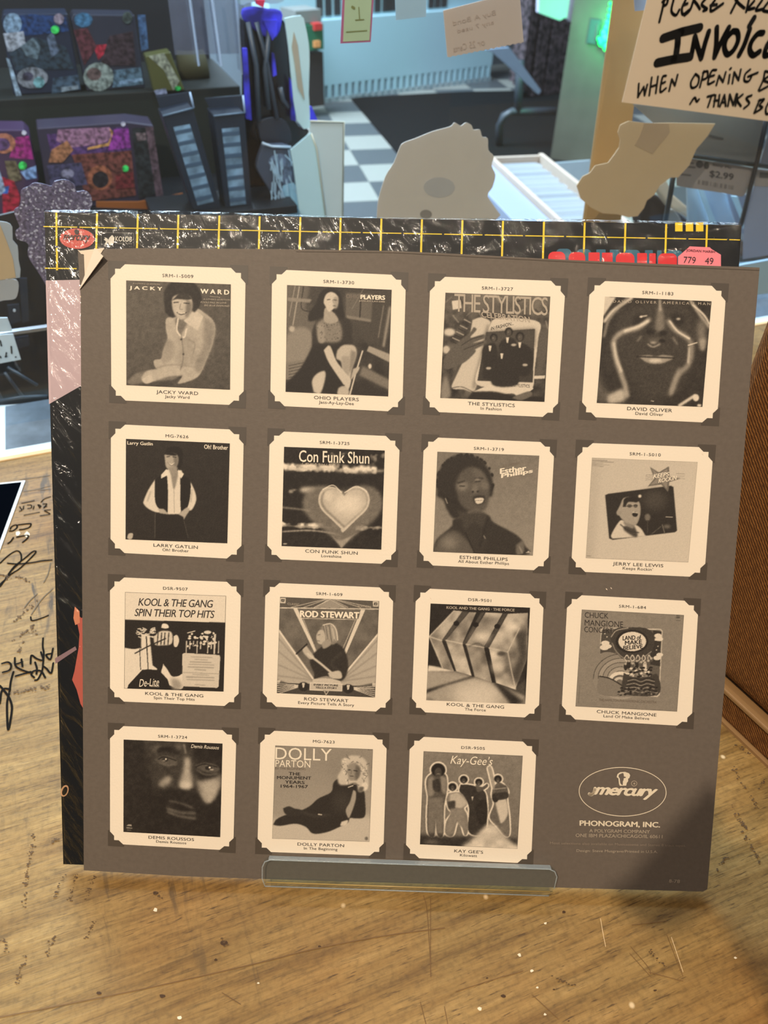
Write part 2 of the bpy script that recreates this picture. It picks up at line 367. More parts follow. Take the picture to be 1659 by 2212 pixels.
blot = [(466, 2074, 5), (690, 2045, 4), (484, 2038, 9), (350, 2152, 7), (1087, 2152, 6), (1218, 1971, 5), (1196, 2138, 3), (1052, 2113, 3), (1415, 2140, 4), (1228, 2206, 3), (336, 1930, 6), (215, 2146, 6)]
vf = []
for x, y, r in blot:
    ring = [(x + r * 1.1 * math.cos(k * .8) * rnd.uniform(.6, 1.1), y + r * .7 * math.sin(k * .8) * rnd.uniform(.6, 1.1)) for k in range(8)]
    vf.append(([c_loc(*p) for p in ring][::-1], [tuple(range(8))]))
V, Fc = merge(*vf); mesh('pits', [(x, y, 0.0003) for x, y in V], Fc, mat('pit', (70, 46, 22), 0.8), counter)['kind'] = 'stuff'
vf = []
for x, y, r in [(336, 1966, 6), (1178, 1995, 4), (1122, 2064, 5), (1148, 2098, 5), (1160, 2134, 4), (1036, 2180, 6), (388, 2199, 6), (1588, 2070, 4), (558, 2124, 3), (1177, 2192, 4), (60, 1155, 9), (38, 1153, 7)]:
    ring = [(x + r * math.cos(k * .9) * rnd.uniform(.5, 1.1), y + r * .8 * math.sin(k * .9) * rnd.uniform(.5, 1.1)) for k in range(7)]
    vf.append(([c_loc(*p) for p in ring][::-1], [tuple(range(7))]))
V, Fc = merge(*vf); mesh('paint_flecks', [(x, y, 0.0004) for x, y in V], Fc, mat('pale_fleck', (236, 216, 184), 0.7), counter)['kind'] = 'stuff'

sc_path = [[(205, 1888), (196, 1915), (186, 1945)], [(165, 1892), (150, 1945)], [(206, 1985), (184, 2030)], [(72, 1800), (60, 1880), (52, 1960)], [(122, 2018), (100, 2064)], [(60, 2060), (34, 2124)], [(8, 2028), (16, 2062)], [(1582, 1652), (1594, 1682)], [(1600, 1690), (1612, 1706)],
           [(1620, 1716), (1634, 1748)], [(1578, 1738), (1612, 1794)], [(1652, 1680), (1640, 1704)], [(1588, 1612), (1622, 1628)], [(1600, 1792), (1642, 1862)], [(1545, 1880), (1570, 1850)], [(82, 1296), (32, 1344)], [(62, 1362), (24, 1384)], [(46, 1386), (40, 1412)], [(70, 1350), (74, 1372)], [(140, 1890), (118, 1940)], [(330, 1926), (350, 1942)], [(480, 2030), (496, 2048)],
           [(0, 1240), (24, 1252)], [(60, 1258), (36, 1246)], [(1440, 2095), (1402, 2052)], [(1190, 2110), (1240, 2130)], [(20, 1500), (60, 1490), (110, 1482)], [(110, 1820), (150, 1800)]]
vf = []
for path in sc_path:
    for i_ in range(len(path) - 1):
        (xa, ya), (xb, yb_) = path[i_], path[i_ + 1]; L_ = math.hypot(xb - xa, yb_ - ya)
        for k in range(int(L_ / 2.2) + 2):
            t = rnd.random(); x = xa + (xb - xa) * t + rnd.gauss(0, 2.6); y = ya + (yb_ - ya) * t + rnd.gauss(0, 2.2); r = rnd.uniform(0.7, 2.6)
            n_ = 6; vf.append(([c_loc(x + r * 1.5 * math.cos(q * 1.05) * rnd.uniform(.5, 1.1), y + r * .8 * math.sin(q * 1.05) * rnd.uniform(.5, 1.1)) for q in range(n_)][::-1], [tuple(range(n_))]))
V, Fc = merge(*vf); mesh('scuffs', [(x, y, 0.0002 + 1e-7 * i) for i, (x, y) in enumerate(V)], Fc, mat('scuff_brown', (88, 64, 36), 0.8, var=0.4, scale=300), counter)['kind'] = 'stuff'

# photo card on the counter at the left
pk, pa_, pb_ = (np.array(c_loc(*p)) for p in [(55, 1040), (-60, 1052), (0, 1192)])
d1_, d2_ = (pa_ - pk) / np.linalg.norm(pa_ - pk), (pb_ - pk) / np.linalg.norm(pb_ - pk)
pc = [tuple(pk), tuple(pk + d1_ * 0.13), tuple(pk + d1_ * 0.13 + d2_ * 0.1), tuple(pk + d2_ * 0.1)]
o = thing('photo_print', 'glossy black photo print with a thin white border lying on the counter', 'photo', tuple(P0), (0, 0, YAW))
prism('paper', pc, 0.0005, 0.0011, mat('white_card', (240, 240, 240), 0.4), o)
cen = np.mean(pc, 0); flat('picture', [tuple(cen + (np.array(p) - cen) * 0.965) for p in pc], 0.00125, mat('black_gloss_print', (5, 7, 12), 0.6, spec=0.0), o)

# brown tweed case at the right, its left side seen receding
A = on_z(1379, 1388); B = on_z(1659, 1657); dAB = (B - A)[:2] / np.linalg.norm((B - A)[:2]); ang = math.atan2(dAB[1], dAB[0])
case = thing('tweed_case', 'brown tweed covered case with a seam along its base at the right', 'case', tuple(A), (0, 0, ang))
def tweed():
    m = bpy.data.materials.new('brown_tweed'); m.use_nodes = True; nt = m.node_tree; b = nt.nodes['Principled BSDF']; N = nt.nodes.new; Lk = nt.links.new
    tc = N('ShaderNodeTexCoord'); mp = N('ShaderNodeMapping'); mp.inputs['Rotation'].default_value = (0, math.radians(45), 0)
    wv = N('ShaderNodeTexWave'); wv.inputs['Scale'].default_value = 190; wv.inputs['Distortion'].default_value = 2.2; wv.inputs['Detail'].default_value = 2; wv.inputs['Detail Scale'].default_value = 3
    nz = N('ShaderNodeTexNoise'); nz.inputs['Scale'].default_value = 260; nz.inputs['Detail'].default_value = 4
    ad = N('ShaderNodeMath'); ad.operation = 'MULTIPLY'
    cr = N('ShaderNodeValToRGB'); cr.color_ramp.elements[0].color = lin((84, 50, 24)); cr.color_ramp.elements[1].color = lin((160, 104, 52)); cr.color_ramp.elements[0].position = 0.08; cr.color_ramp.elements[1].position = 0.62
    Lk(tc.outputs['Object'], mp.inputs[0]); Lk(mp.outputs[0], wv.inputs[0]); Lk(tc.outputs['Object'], nz.inputs[0]); Lk(wv.outputs[1], ad.inputs[0]); Lk(nz.outputs[0], ad.inputs[1]); Lk(ad.outputs[0], cr.inputs[0]); Lk(cr.outputs[0], b.inputs['Base Color'])
    bp = N('ShaderNodeBump'); bp.inputs['Strength'].default_value = 0.6; bp.inputs['Distance'].default_value = 0.0008; Lk(ad.outputs[0], bp.inputs['Height']); Lk(bp.outputs[0], b.inputs['Normal'])
    b.inputs['Roughness'].default_value = 0.9; b.inputs['Specular IOR Level'].default_value = 0.15; return m
TW = tweed()
hz = 0.3
for px, py in [(1632, 690)]:
    q = hit(px, py, A, np.array([-dAB[1], dAB[0], 0])); hz = float(q[2])
CH = 0.272
bevel(box('lid', 0, 0.42, 0.0, 0.22, 0.026, CH, TW, case), 0.016, 5)
bevel(box('base', 0.001, 0.419, 0.001, 0.219, 0.002, 0.0235, TW, case), 0.003, 3)
box('seam', -0.0012, 0.4212, -0.0012, 0.2212, 0.0225, 0.0262, mat('case_piping', (150, 112, 70), 0.5), case, 0.001)
box('foot_rail', -0.001, 0.421, -0.001, 0.221, 0.0, 0.0022, mat('case_piping', (150, 112, 70), 0.5), case)

# unseen board, cord and rail, added and shaped to shade the sleeves' lower right
LAMP = np.array([-0.32, -0.74, 1.65]); HB = 0.62
def from_lamp(q): d = q - LAMP; return tuple((LAMP + d * ((HB - LAMP[2]) / d[2]))[:2])
bo = [from_lamp(hit(x, y, BL, SN)) for x, y in [(1345, 1915), (1440, 1800), (1535, 1695)]] + [from_lamp(on_z(x, y)) for x, y in [(1575, 1845), (1760, 1830), (1760, 2260), (1695, 2240), (1600, 2075), (1537, 1958), (1490, 2003), (1430, 2018), (1370, 1990), (1312, 1930)]]
structure(prism('added_shade_board', bo, HB, HB + 0.004, mat('added_board', (90, 70, 50), 0.8)))
bc = np.mean(bo, 0); structure(tube('added_board_cord', [(bc[0], bc[1], HB), (bc[0], bc[1], 2.4)], 0.0015, mat('cord', (60, 50, 40))))
structure(box('added_board_rail', -1.2, 1.2, bc[1] - 0.02, bc[1] + 0.02, 2.4, 2.44, mat('added_rail', (70, 66, 60))))

# back of the counter: bright strip, slate ledge, window
GR = (0, 0, YAW)
def frame(name, label, cat, u=0, D=0, z=0, group=None): return thing(name, label, cat, tuple(g_world(u, D, z)), GR, group)
def setting(name, x0, x1, y0, y1, z0, z1, m, bev=0):
    o = box(name, x0, x1, y0, y1, z0, z1, m, None, bev); o.location = tuple(P0); o.rotation_euler = GR; return structure(o)
setting('trim_1', -0.6, 1.4, 0.003, 0.016, -0.05, -0.001, mat('bright_strip', (214, 232, 240), 0.4, var=0.03))
def slate():
    return mat('slate_ledge', (92, 104, 116), 0.45, var=0.35, scale=120)
setting('trim_2', -0.6, 1.4, 0.016, 0.094, -0.05, -0.002, slate())
box('ledge_joint', g_at(3, 900, 0.03)[0] - 0.014, g_at(3, 900, 0.03)[0] - 0.004, 0.017, 0.0935, -0.03, -0.0015, mat('bright_strip', (214, 232, 240)), None)
lj = bpy.data.objects['ledge_joint']; lj.name = 'trim_3'; lj.location = tuple(P0); lj.rotation_euler = GR; structure(lj)
GDp = 0.058                                       # window plane
GLASS = clear('window_glass', (0.93, 0.97, 1.0), 0.02, 0.9, haze=0.012)
win = structure(box('window_1', -0.62, 1.5, GDp, GDp + 0.004, -0.0018, 0.62, GLASS)); win.location = tuple(P0); win.rotation_euler = GR
rz = g_at(50, 715, 0.10)[2]
setting('trim_4', -0.6, 0.25, 0.098, 0.104, rz - 0.0015, rz + 0.0015, mat('steel_edge', (170, 170, 175), 0.3, 1))

# floor with checker tiles
FY = math.radians(13); fo = on_z(756, 324, FLOOR)
floor = structure(box('floor', -7, 9, -3, 11, FLOOR - 0.05, FLOOR - 0.003, mat('floor_base', (150, 150, 146), 0.5)))
tile_l = mat('pale_tile', (144, 142, 134), 0.5, var=0.05); tile_d = mat('dark_tile', (78, 80, 82), 0.4, var=0.08)
TS = 0.305; tmesh = {}
for key, m_ in ((0, tile_l), (1, tile_d)):
    me = bpy.data.meshes.new('tile'); v, f = box_vf(0.001, TS - 0.001, 0.001, TS - 0.001, -0.006, 0); me.from_pydata(v, [], f); me.materials.append(m_); tmesh[key] = me
ca, sa = math.cos(FY), math.sin(FY)
for i in range(-7, 10):
    for j in range(-7, 10):
        t = link(bpy.data.objects.new('tile', tmesh[(i + j) % 2])); x, y = i * TS, j * TS
        t.location = (fo[0] + x * ca - y * sa, fo[1] + x * sa + y * ca, FLOOR); t.rotation_euler = (0, 0, FY); t.parent = floor
def floor_pt(px, py): q = on_z(px, py, FLOOR); return q
# mat
mpts = [floor_pt(*p)[:2] for p in [(757, 213), (868, 345), (960, 430), (1330, 330), (1230, 196), (1000, 200)]]
mo = mesh('floor_mat', *prism_vf([tuple(p) for p in mpts], FLOOR, FLOOR + 0.008), mat('black_floor_mat', (20, 21, 22), 0.95, var=0.3, scale=50, spec=0.1))
tag(mo, 'large black rubber floor mat on the checkered floor', 'mat')

def zc(crop, pts):                              # points read in a zoomed view: crop = (x0, y0, scale)
    return [(crop[0] + x / crop[2], crop[1] + y / crop[2]) for x, y in pts]
Z1 = (0, 0, 2.963); Z2 = (500, 0, 2.963); Z3 = (1000, 0, 2.517); Z4 = (1400, 220, 6.143); ZL = (0, 440, 3.95)
def gthing(name, label, cat, px, py, D, group=None):
    u, d, z = g_at(px, py, D); o = frame(name, label, cat, u, D, z, group); o['o'] = (u, D, z); del_o[o.name] = (u, D, z); return o
del_o = {}
def gp(name, pts, D, thick, m, root, bev=0, off=0.0):
    """outline on the upright plane D, thickness going away from the camera; off shifts it towards the viewer"""
    u0, d0, z0 = del_o[root.name]
    q = [g_at(x, y, D - off) for x, y in pts]
    o = prism(name, [(a[0] - u0, a[2] - z0) for a in q], D - off - d0, D - off + thick - d0, m, root, 'y')
    if bev: bevel(o, bev, 2)
    return o
def gline(name, pts, D, r, m, root, seg=6):
    u0, d0, z0 = del_o[root.name]
    q = [g_at(p[0], p[1], D if len(p) < 3 else p[2]) for p in pts]
    return tube(name, [(a[0] - u0, a[1] - d0, a[2] - z0) for a in q], r, m, root, seg)
def gell(name, cx, cy, rx, ry, D, thick, m, root, off=0.0, n=20, rot=0.0):
    c_, s_ = math.cos(rot), math.sin(rot)
    return gp(name, [(cx + rx * math.cos(k * 2 * math.pi / n) * c_ - ry * math.sin(k * 2 * math.pi / n) * s_, cy + rx * math.cos(k * 2 * math.pi / n) * s_ + ry * math.sin(k * 2 * math.pi / n) * c_) for k in range(n)], D, thick, m, root, 0, off)
def wob(pts, n=4): return [tuple(p) for p in smooth_line(list(pts) + [pts[0]], n)[:-1]]
PAPER = paper_mat('cream_paper', (232, 214, 190), 0.03)
TANP = mat('tan_sticker_back', (214, 184, 146), 0.55, var=0.04)
BACKP = mat('grey_sticker_back', (214, 204, 194), 0.5, var=0.05)
GON = GDp - 0.0012                               # in front of the pane
GBK = GDp + 0.0045                               # behind the pane

# ---- stickers and notes on the window
s = gthing('vinyl_sticker', 'pale grey scalloped sticker seen from behind on the window above the records', 'sticker', 940, 470, GBK)
V = wob(zc(Z2, [(930, 1400), (940, 1280), (985, 1130), (1040, 1040), (1075, 950), (1100, 915), (1180, 885), (1290, 840), (1400, 810), (1425, 785), (1450, 795), (1470, 805), (1500, 785), (1535, 800), (1550, 830), (1590, 830), (1605, 875), (1640, 885), (1645, 960), (1680, 1000), (1665, 1060), (1690, 1120), (1670, 1200), (1640, 1260), (1680, 1420)]), 3)
gp('sticker_back', V, GBK, 0.0006, BACKP, s)
gell('print_ghost', 500 + 1330 / 2.963, 1200 / 2.963, 34, 22, GBK, 0.0004, mat('sticker_ghost', (190, 186, 184), 0.6), s, 0.0002)
gell('print_ghost', 500 + 1245 / 2.963, 1372 / 2.963, 13, 10, GBK, 0.0004, mat('sticker_hole', (150, 142, 136), 0.6), s, 0.0002)
s = gthing('vinyl_sticker', 'tan figure shaped sticker seen from behind beside the price tag', 'sticker', 1400, 465, GBK)
V = zc(Z3, [(855, 680), (900, 658), (1000, 670), (1120, 668), (1372, 672), (1330, 740), (1270, 810), (1230, 900), (1170, 965), (1130, 965), (1070, 1010), (1040, 1060), (1000, 1090), (985, 1130), (950, 1175), (900, 1182), (840, 1165), (760, 1160), (700, 1130), (640, 1080), (618, 1010), (650, 960), (690, 940), (720, 900), (790, 885), (830, 830), (850, 800), (855, 760), (842, 720)])
gp('sticker_back', V, GBK, 0.0006, TANP, s)
gp('tape', zc(Z3, [(985, 668), (1120, 672), (1125, 720), (1030, 838), (935, 790), (960, 740)]), GBK, 0.0004, mat('tape_patch', (192, 164, 134), 0.5), s, 0, 0.0003)
GLIT = None
def glitter():
    m = mat('lilac_glitter', (128, 118, 150), 0.35, 0.0, var=0.45, scale=400, spec=0.8)
    nt = m.node_tree; b = nt.nodes['Principled BSDF']; N = nt.nodes.new; Lk = nt.links.new
    vo = N('ShaderNodeTexVoronoi'); vo.inputs['Scale'].default_value = 700; tc = N('ShaderNodeTexCoord'); Lk(tc.outputs['Object'], vo.inputs[0])
    bp = N('ShaderNodeBump'); bp.inputs['Strength'].default_value = 1.0; bp.inputs['Distance'].default_value = 0.004
    Lk(vo.outputs['Color'], bp.inputs['Height']); Lk(bp.outputs[0], b.inputs['Normal'])
    cr = N('ShaderNodeValToRGB'); cr.color_ramp.elements[0].position = 0.82; cr.color_ramp.elements[1].position = 0.9
    sp = N('ShaderNodeSeparateColor'); Lk(vo.outputs['Color'], sp.inputs[0]); Lk(sp.outputs[0], cr.inputs[0]); cr.color_ramp.elements[0].color = (0, 0, 0, 1)
    mx = N('ShaderNodeMixRGB'); Lk(cr.outputs[0], mx.inputs[0]); Lk(b.inputs['Base Color'].links[0].from_socket, mx.inputs[1]); mx.inputs[2].default_value = lin((225, 220, 245)); Lk(mx.outputs[0], b.inputs['Base Color'])
    b.inputs['Metallic'].default_value = 0.25; return m
s = gthing('glitter_sticker', 'lilac glitter sticker with lobed outline behind the left end of the records', 'sticker', 120, 560, GBK)
V = wob(zc(Z1, [(310, 1850), (250, 1750), (180, 1640), (180, 1560), (110, 1530), (100, 1480), (125, 1455), (105, 1400), (90, 1345), (130, 1310), (135, 1220), (180, 1195), (220, 1170), (290, 1180), (330, 1190), (350, 1160), (420, 1150), (475, 1180), (490, 1225), (540, 1220), (580, 1250), (590, 1310), (560, 1400), (560, 1750), (450, 1850)]), 3)
gp('sticker_back', V, GBK, 0.0006, glitter(), s)
V = [(45, 498), (58, 505)]
s = gthing('vinyl_sticker', 'tan sticker with pale rim cut by the left edge of the view', 'sticker', 20, 540, GBK)
gp('rim', wob(zc(ZL, [(-90, 130), (-20, 148), (60, 160), (105, 200), (108, 310), (150, 360), (158, 480), (170, 630), (0, 640), (-90, 640)]), 2), GBK, 0.0006, mat('sticker_rim', (184, 190, 198), 0.5), s)
gp('sticker_back', zc(ZL, [(-90, 160), (0, 180), (60, 330), (110, 470), (135, 630), (0, 652), (-90, 660)]), GBK, 0.0004, TANP, s, 0, 0.0003)
s = gthing('vinyl_sticker', 'pale grey rounded sticker directly below the tan one at the left', 'sticker', 20, 620, GBK)
gp('sticker_back', wob(zc(ZL, [(-90, 650), (60, 645), (140, 650), (160, 700), (145, 790), (110, 818), (30, 825), (-90, 840)]), 2), GBK, 0.0006, mat('pale_sticker', (186, 186, 190), 0.5), s)
s = gthing('price_label', 'blank pale label leaning just above the steel edge at the left', 'label', 10, 705, 0.096)
gp('card', zc(ZL, [(-90, 975), (62, 973), (105, 1085), (-90, 1108)]), 0.096, 0.001, mat('white_label', (214, 226, 232), 0.5), s)
s = gthing('price_label', 'white handwritten label below the steel edge at the left', 'label', 10, 780, 0.096)
gp('card', zc(ZL, [(-90, 1128), (112, 1112), (178, 1330), (-90, 1380)]), 0.096, 0.001, mat('white_label', (214, 226, 232), 0.5), s)
for pts in ([(95, 1215), (100, 1280)], [(0, 1165), (12, 1215)], [(55, 1270), (45, 1310), (62, 1300)], [(0, 1300), (8, 1318)], [(128, 1310), (140, 1308)]): gline('handwriting', zc(ZL, pts), 0.0955, 0.0006, INK, s, 4)

# handwritten notice
s = gthing('handwritten_note', 'cream paper notice in thick black handwriting taped to the window at top right', 'note', 1400, 225, GON)
gp('paper', [(1412, -60), (1344, 221), (1500, 241), (1700, 267), (1760, -60)], GON, 0.0004, PAPER, s)
N6 = (1340, 0, 5.2)
def write(lists, wdpx, m, D, root, crop, name='handwriting', off=0.0004, sm=True):
    u0, d0, z0 = del_o[root.name]; vf = []
    for i, ln in enumerate(lists):
        wp = wdpx
        if isinstance(ln, tuple): wp, ln = ln
        p = zc(crop, ln)
        if sm and len(p) > 2: p = smooth_line(p, 4)
        a = [g_at(x, y, D) for x, y in p]
        e = g_at(p[0][0] + 10, p[0][1], D); wd = abs(e[0] - a[0][0]) / 10 * wp
        V_, F_ = ribbon_vf([(q[0] - u0, q[2] - z0) for q in a], wd, 5)
        vf.append(([(x, D - off - d0 - 0.000005 * i, y) for x, y in V_], F_))
    return mesh(name, *merge(*vf), m, root)
BK = mat('marker_black', (12, 9, 8), 0.5)
write([[(475, 430), (680, 360), (890, 310)], (13, [(645, 400), (640, 500), (620, 640)]), [(410, 705), (600, 665), (770, 640)]], 15, BK, GON, s, N6, sm=False)
write([[(790, 650), (815, 520), (835, 410)], [(835, 410), (870, 540), (905, 655)], [(905, 655), (945, 500), (990, 355)], [(1080, 310), (1075, 480), (1055, 640)], [(1055, 640), (1130, 470), (1215, 310)],
       [(1260, 350), (1190, 430), (1165, 530), (1200, 610), (1270, 560), (1320, 450), (1310, 360), (1260, 350)], [(1330, 620), (1390, 500), (1450, 330)], [(1445, 290), (1500, 200)],
       [(1600, 370), (1540, 380), (1470, 470), (1450, 560), (1490, 620), (1560, 580)], [(1700, 430), (1640, 520), (1620, 620), (1700, 600)], [(1640, 520), (1700, 500)]], 10, BK, GON, s, N6, sm=True)
W = 4.2
write([[(205, 940), (195, 1090)], [(195, 1090), (260, 975)], [(260, 975), (270, 1070)], [(270, 1070), (300, 950)], [(350, 870), (322, 1070)], [(420, 860), (395, 1045)], [(340, 975), (405, 950)],
       [(510, 850), (470, 870), (445, 1030), (510, 990)], [(460, 940), (500, 920)], [(545, 1020), (575, 890)], [(575, 890), (610, 960)], [(610, 960), (640, 840)],
       [(840, 830), (790, 920), (800, 985), (860, 960), (880, 870), (840, 830)], [(935, 800), (890, 980)], [(925, 815), (975, 800), (970, 870), (910, 900)], [(1075, 785), (1020, 800), (980, 940), (1050, 915)], [(1005, 860), (1050, 845)],
       [(1075, 955), (1105, 850)], [(1105, 850), (1150, 920)], [(1150, 920), (1180, 810)], [(1210, 935), (1225, 840)], [(1228, 775), (1240, 765)], [(1255, 935), (1275, 810)], [(1275, 810), (1325, 900)], [(1325, 900), (1350, 780)],
       [(1455, 780), (1400, 830), (1390, 905), (1440, 910), (1470, 850), (1430, 860), (1540, 815)], [(1620, 800), (1600, 900), (1550, 1010)], [(1620, 800), (1700, 820), (1610, 900), (1690, 940), (1560, 1020)],
       [(780, 1165), (830, 1095), (855, 1140), (880, 1115)], [(975, 1085), (1050, 1065)], [(1020, 1080), (980, 1200)], [(1065, 1070), (1045, 1195)], [(1110, 1065), (1095, 1190)], [(1050, 1130), (1105, 1125)],
       [(1115, 1195), (1165, 1065)], [(1165, 1065), (1180, 1190)], [(1130, 1150), (1175, 1145)], [(1205, 1190), (1225, 1060)], [(1225, 1060), (1265, 1180)], [(1265, 1180), (1300, 1055)], [(1310, 1060), (1290, 1185)], [(1370, 1060), (1310, 1120), (1350, 1190)],
       [(1470, 1070), (1410, 1100), (1445, 1160), (1385, 1215)], [(1560, 1120), (1500, 1265)], [(1550, 1130), (1610, 1115), (1560, 1180), (1590, 1210), (1505, 1265)], [(1660, 1150), (1630, 1220), (1640, 1280), (1700, 1250)]], W, BK, GON, s, N6)
write([[(490, 0), (470, 100), (435, 245)], [(470, 20), (530, -30), (520, 40), (480, 70)], [(600, -20), (570, 120), (620, 170), (660, 110)], [(730, 0), (690, 90), (700, 160), (770, 110)], [(700, 60), (750, 40)],
       [(820, 0), (780, 110), (720, 170)], [(820, 0), (860, 50), (890, 100)], [(960, -20), (910, 50), (970, 100), (930, 120)], [(1060, 0), (1020, 60), (1020, 125), (1150, 40)], [(1010, 60), (1080, 50)],
       [(1310, 0), (1240, 140)], [(1290, -10), (1330, 40), (1390, 90)], [(1440, 0), (1410, 130)], [(1500, 10), (1430, 100), (1500, 90)], [(1590, 0), (1520, 110), (1600, 100)], [(1660, 20), (1600, 110), (1660, 130)]], 5, BK, GON, s, N6)

# small tan price note, print showing through
s = gthing('price_note', 'tan perforated price note with faint reversed print on the window at top centre', 'note', 1040, 120, GBK)
Z6 = (650, 0, 2.552)
tl, tr, br, bl = zc(Z6, [(785, 58), (1205, -50), (1228, 232), (808, 315)])
edge = []
for k in range(29):
    t = k / 28; x = bl[0] + (br[0] - bl[0]) * t; y = bl[1] + (br[1] - bl[1]) * t; edge.append((x, y + (1.6 if k % 2 else -0.6)))
gp('paper', [tl] + edge + [br, tr], GBK, 0.0005, mat('tan_note', (218, 196, 182), 0.6, var=0.03), s)
GH = mat('ghost_print', (202, 178, 162), 0.6)
def on_g(root, quad, D, off):
    u0, d0, z0 = del_o[root.name]; H = homog([(0, 0), (1, 0), (1, 1), (0, 1)], quad)
    def fn(uv):
        p = apply(H, uv); return np.array([[a[0] - u0, D - off - d0, a[2] - z0] for a in (g_at(x, y, D - off) for x, y in p)])
    return fn
for st_, q in (('Buy A Bond', [(835, 115), (1070, 55), (1078, 90), (842, 150)]), ('any 7 used', [(860, 160), (1060, 110), (1066, 140), (866, 190)]), ('or 25 Cents', [(838, 255), (1010, 210), (1015, 250), (842, 288)])):
    q = zc(Z6, q); q = [q[1], q[0], q[3], q[2]]; text('print_ghost', st_, on_g(s, q, GBK, 0.0003), GH, s, 1)
s = gthing('window_card', 'tall yellow green card with a pink border on the window at top', 'card', 770, 90, GBK)
gp('border', zc(Z6, [(233, -60), (218, 240), (385, 232), (405, -60)]), GBK, 0.0005, mat('pink_border', (196, 110, 150), 0.6), s)
gp('card', zc(Z6, [(245, -60), (233, 230), (378, 222), (393, -60)]), GBK, 0.0004, mat('lime_card', (200, 220, 182), 0.6), s, 0, 0.0003)
write([[(250, 176), (362, 168)], (5, [(282, 38), (292, 44)]), [(300, 110), (345, 107)], [(318, 40), (322, 108)]], 2, mat('olive_print', (130, 140, 90), 0.6), GBK, s, Z6, 'print_ghost', 0.0006, False)
s = gthing('window_card', 'plain light blue slip on the window right of the lime card', 'card', 880, 40, GBK)
gp('card', zc(Z6, [(518, -60), (524, 112), (690, 92), (692, -60)]), GBK, 0.0005, mat('blue_slip', (182, 214, 236), 0.6), s)
s = gthing('window_card', 'small blue grey slip at the top left of the handwritten notice', 'card', 1380, 20, GBK)
gp('card', [(1368, -20), (1372, 24), (1394, 22), (1400, -20)], GBK, 0.0005, mat('bluegrey_slip', (160, 172, 200), 0.6), s)

# ---- radiator, far wall
ra, rb = floor_pt(672, 224), floor_pt(1062, 172)
rd = (rb - ra)[:2]; RL = float(np.linalg.norm(rd)); rd /= RL; rang = math.atan2(rd[1], rd[0]); rn = np.array([-rd[1], rd[0], 0.0])
def r_at(px, py, off=0.0): q = hit(px, py, ra + rn * off, rn) - ra; return (float(q[:2] @ rd), off, float(q[2]))
rad = thing('radiator', 'long pale blue radiator cover with dark slots under the notes', 'radiator', tuple(ra), (0, 0, rang))
RH = r_at(760, 36)[2]; RADM = mat('radiator_enamel', (176, 208, 218), 0.45, var=0.03)
x_l = r_at(672, 120)[0] - 0.3; x_r = r_at(1058, 140)[0]; zb1 = r_at(800, 172)[2]; zb0 = r_at(800, 205)[2]
box('front_panel', x_l, x_r, -0.03, 0.0, zb1, RH, RADM, rad, 0.006)
box('back_box', x_l, x_r, 0.0, 0.25, 0.0, RH + 0.45, RADM, rad)
box('foot_strip', x_l, x_r, -0.03, 0.0, 0.0, max(zb0, 0.03), mat('radiator_foot', (168, 180, 184), 0.5), rad)
box('slot_shadow', x_l, x_r, -0.008, -0.001, zb0, zb1, mat('slot_dark', (92, 106, 112), 0.8), rad)
n_s = 34
for k in range(n_s):
    x = x_l + (x_r - x_l) * (k + 0.5) / n_s; box('fin', x - 0.018, x + 0.014, -0.03, -0.004, zb0 - 0.004, zb1 + 0.004, RADM, rad)
SD = mat('slot_black', (40, 46, 50), 0.9)
for px in (690, 709, 728, 798, 815, 832, 839, 848, 930, 944, 958):
    a = r_at(px, 25, -0.001)[0]; box('slot', a - 0.025, a + 0.025, -0.006, 0.02, RH + 0.015, RH + 0.40, SD, rad)
wq = ra + rn * 0.45
wb = structure(box('wall_back', -7, 9, 0, 0.1, FLOOR, 2.4, mat('far_wall', (120, 128, 136), 0.8))); wb.location = (wq[0], wq[1], 0); wb.rotation_euler = (0, 0, rang)
s = thing('snack_rack', 'dark rack with green and red packets left of the radiator', 'rack', tuple(floor_pt(650, 238)), (0, 0, rang))
so = s.location.copy(); sx = np.array([rd[0], rd[1], 0])
def r_box(name, x0, x1, yt, yb, m, root, off=-0.35, th=0.1):
    pl = ra + rn * off; a = hit(x0, yb, pl, rn) - np.array(root.location); b = hit(x1, yt, pl, rn) - np.array(root.location)
    return box(name, float(a @ sx), float(b @ sx), float(a @ rn), float(a @ rn) + th, float(a[2]), float(b[2]), m, root)
r_box('rack_body', 640, 698, 112, 236, mat('rack_dark', (40, 34, 36), 0.7), s, -0.35, 0.2)
r_box('rack_body', 640, 694, 20, 52, mat('rack_grey', (122, 124, 120), 0.7), s, -0.35, 0.2)
r_box('packet', 640, 698, 52, 112, mat('green_packet', (30, 100, 74), 0.5), s, -0.38)
r_box('packet', 680, 696, 50, 66, mat('red_packet', (196, 50, 50), 0.5), s, -0.40)
r_box('packet', 680, 692, 88, 103, mat('orange_packet', (226, 150, 90), 0.5), s, -0.40)

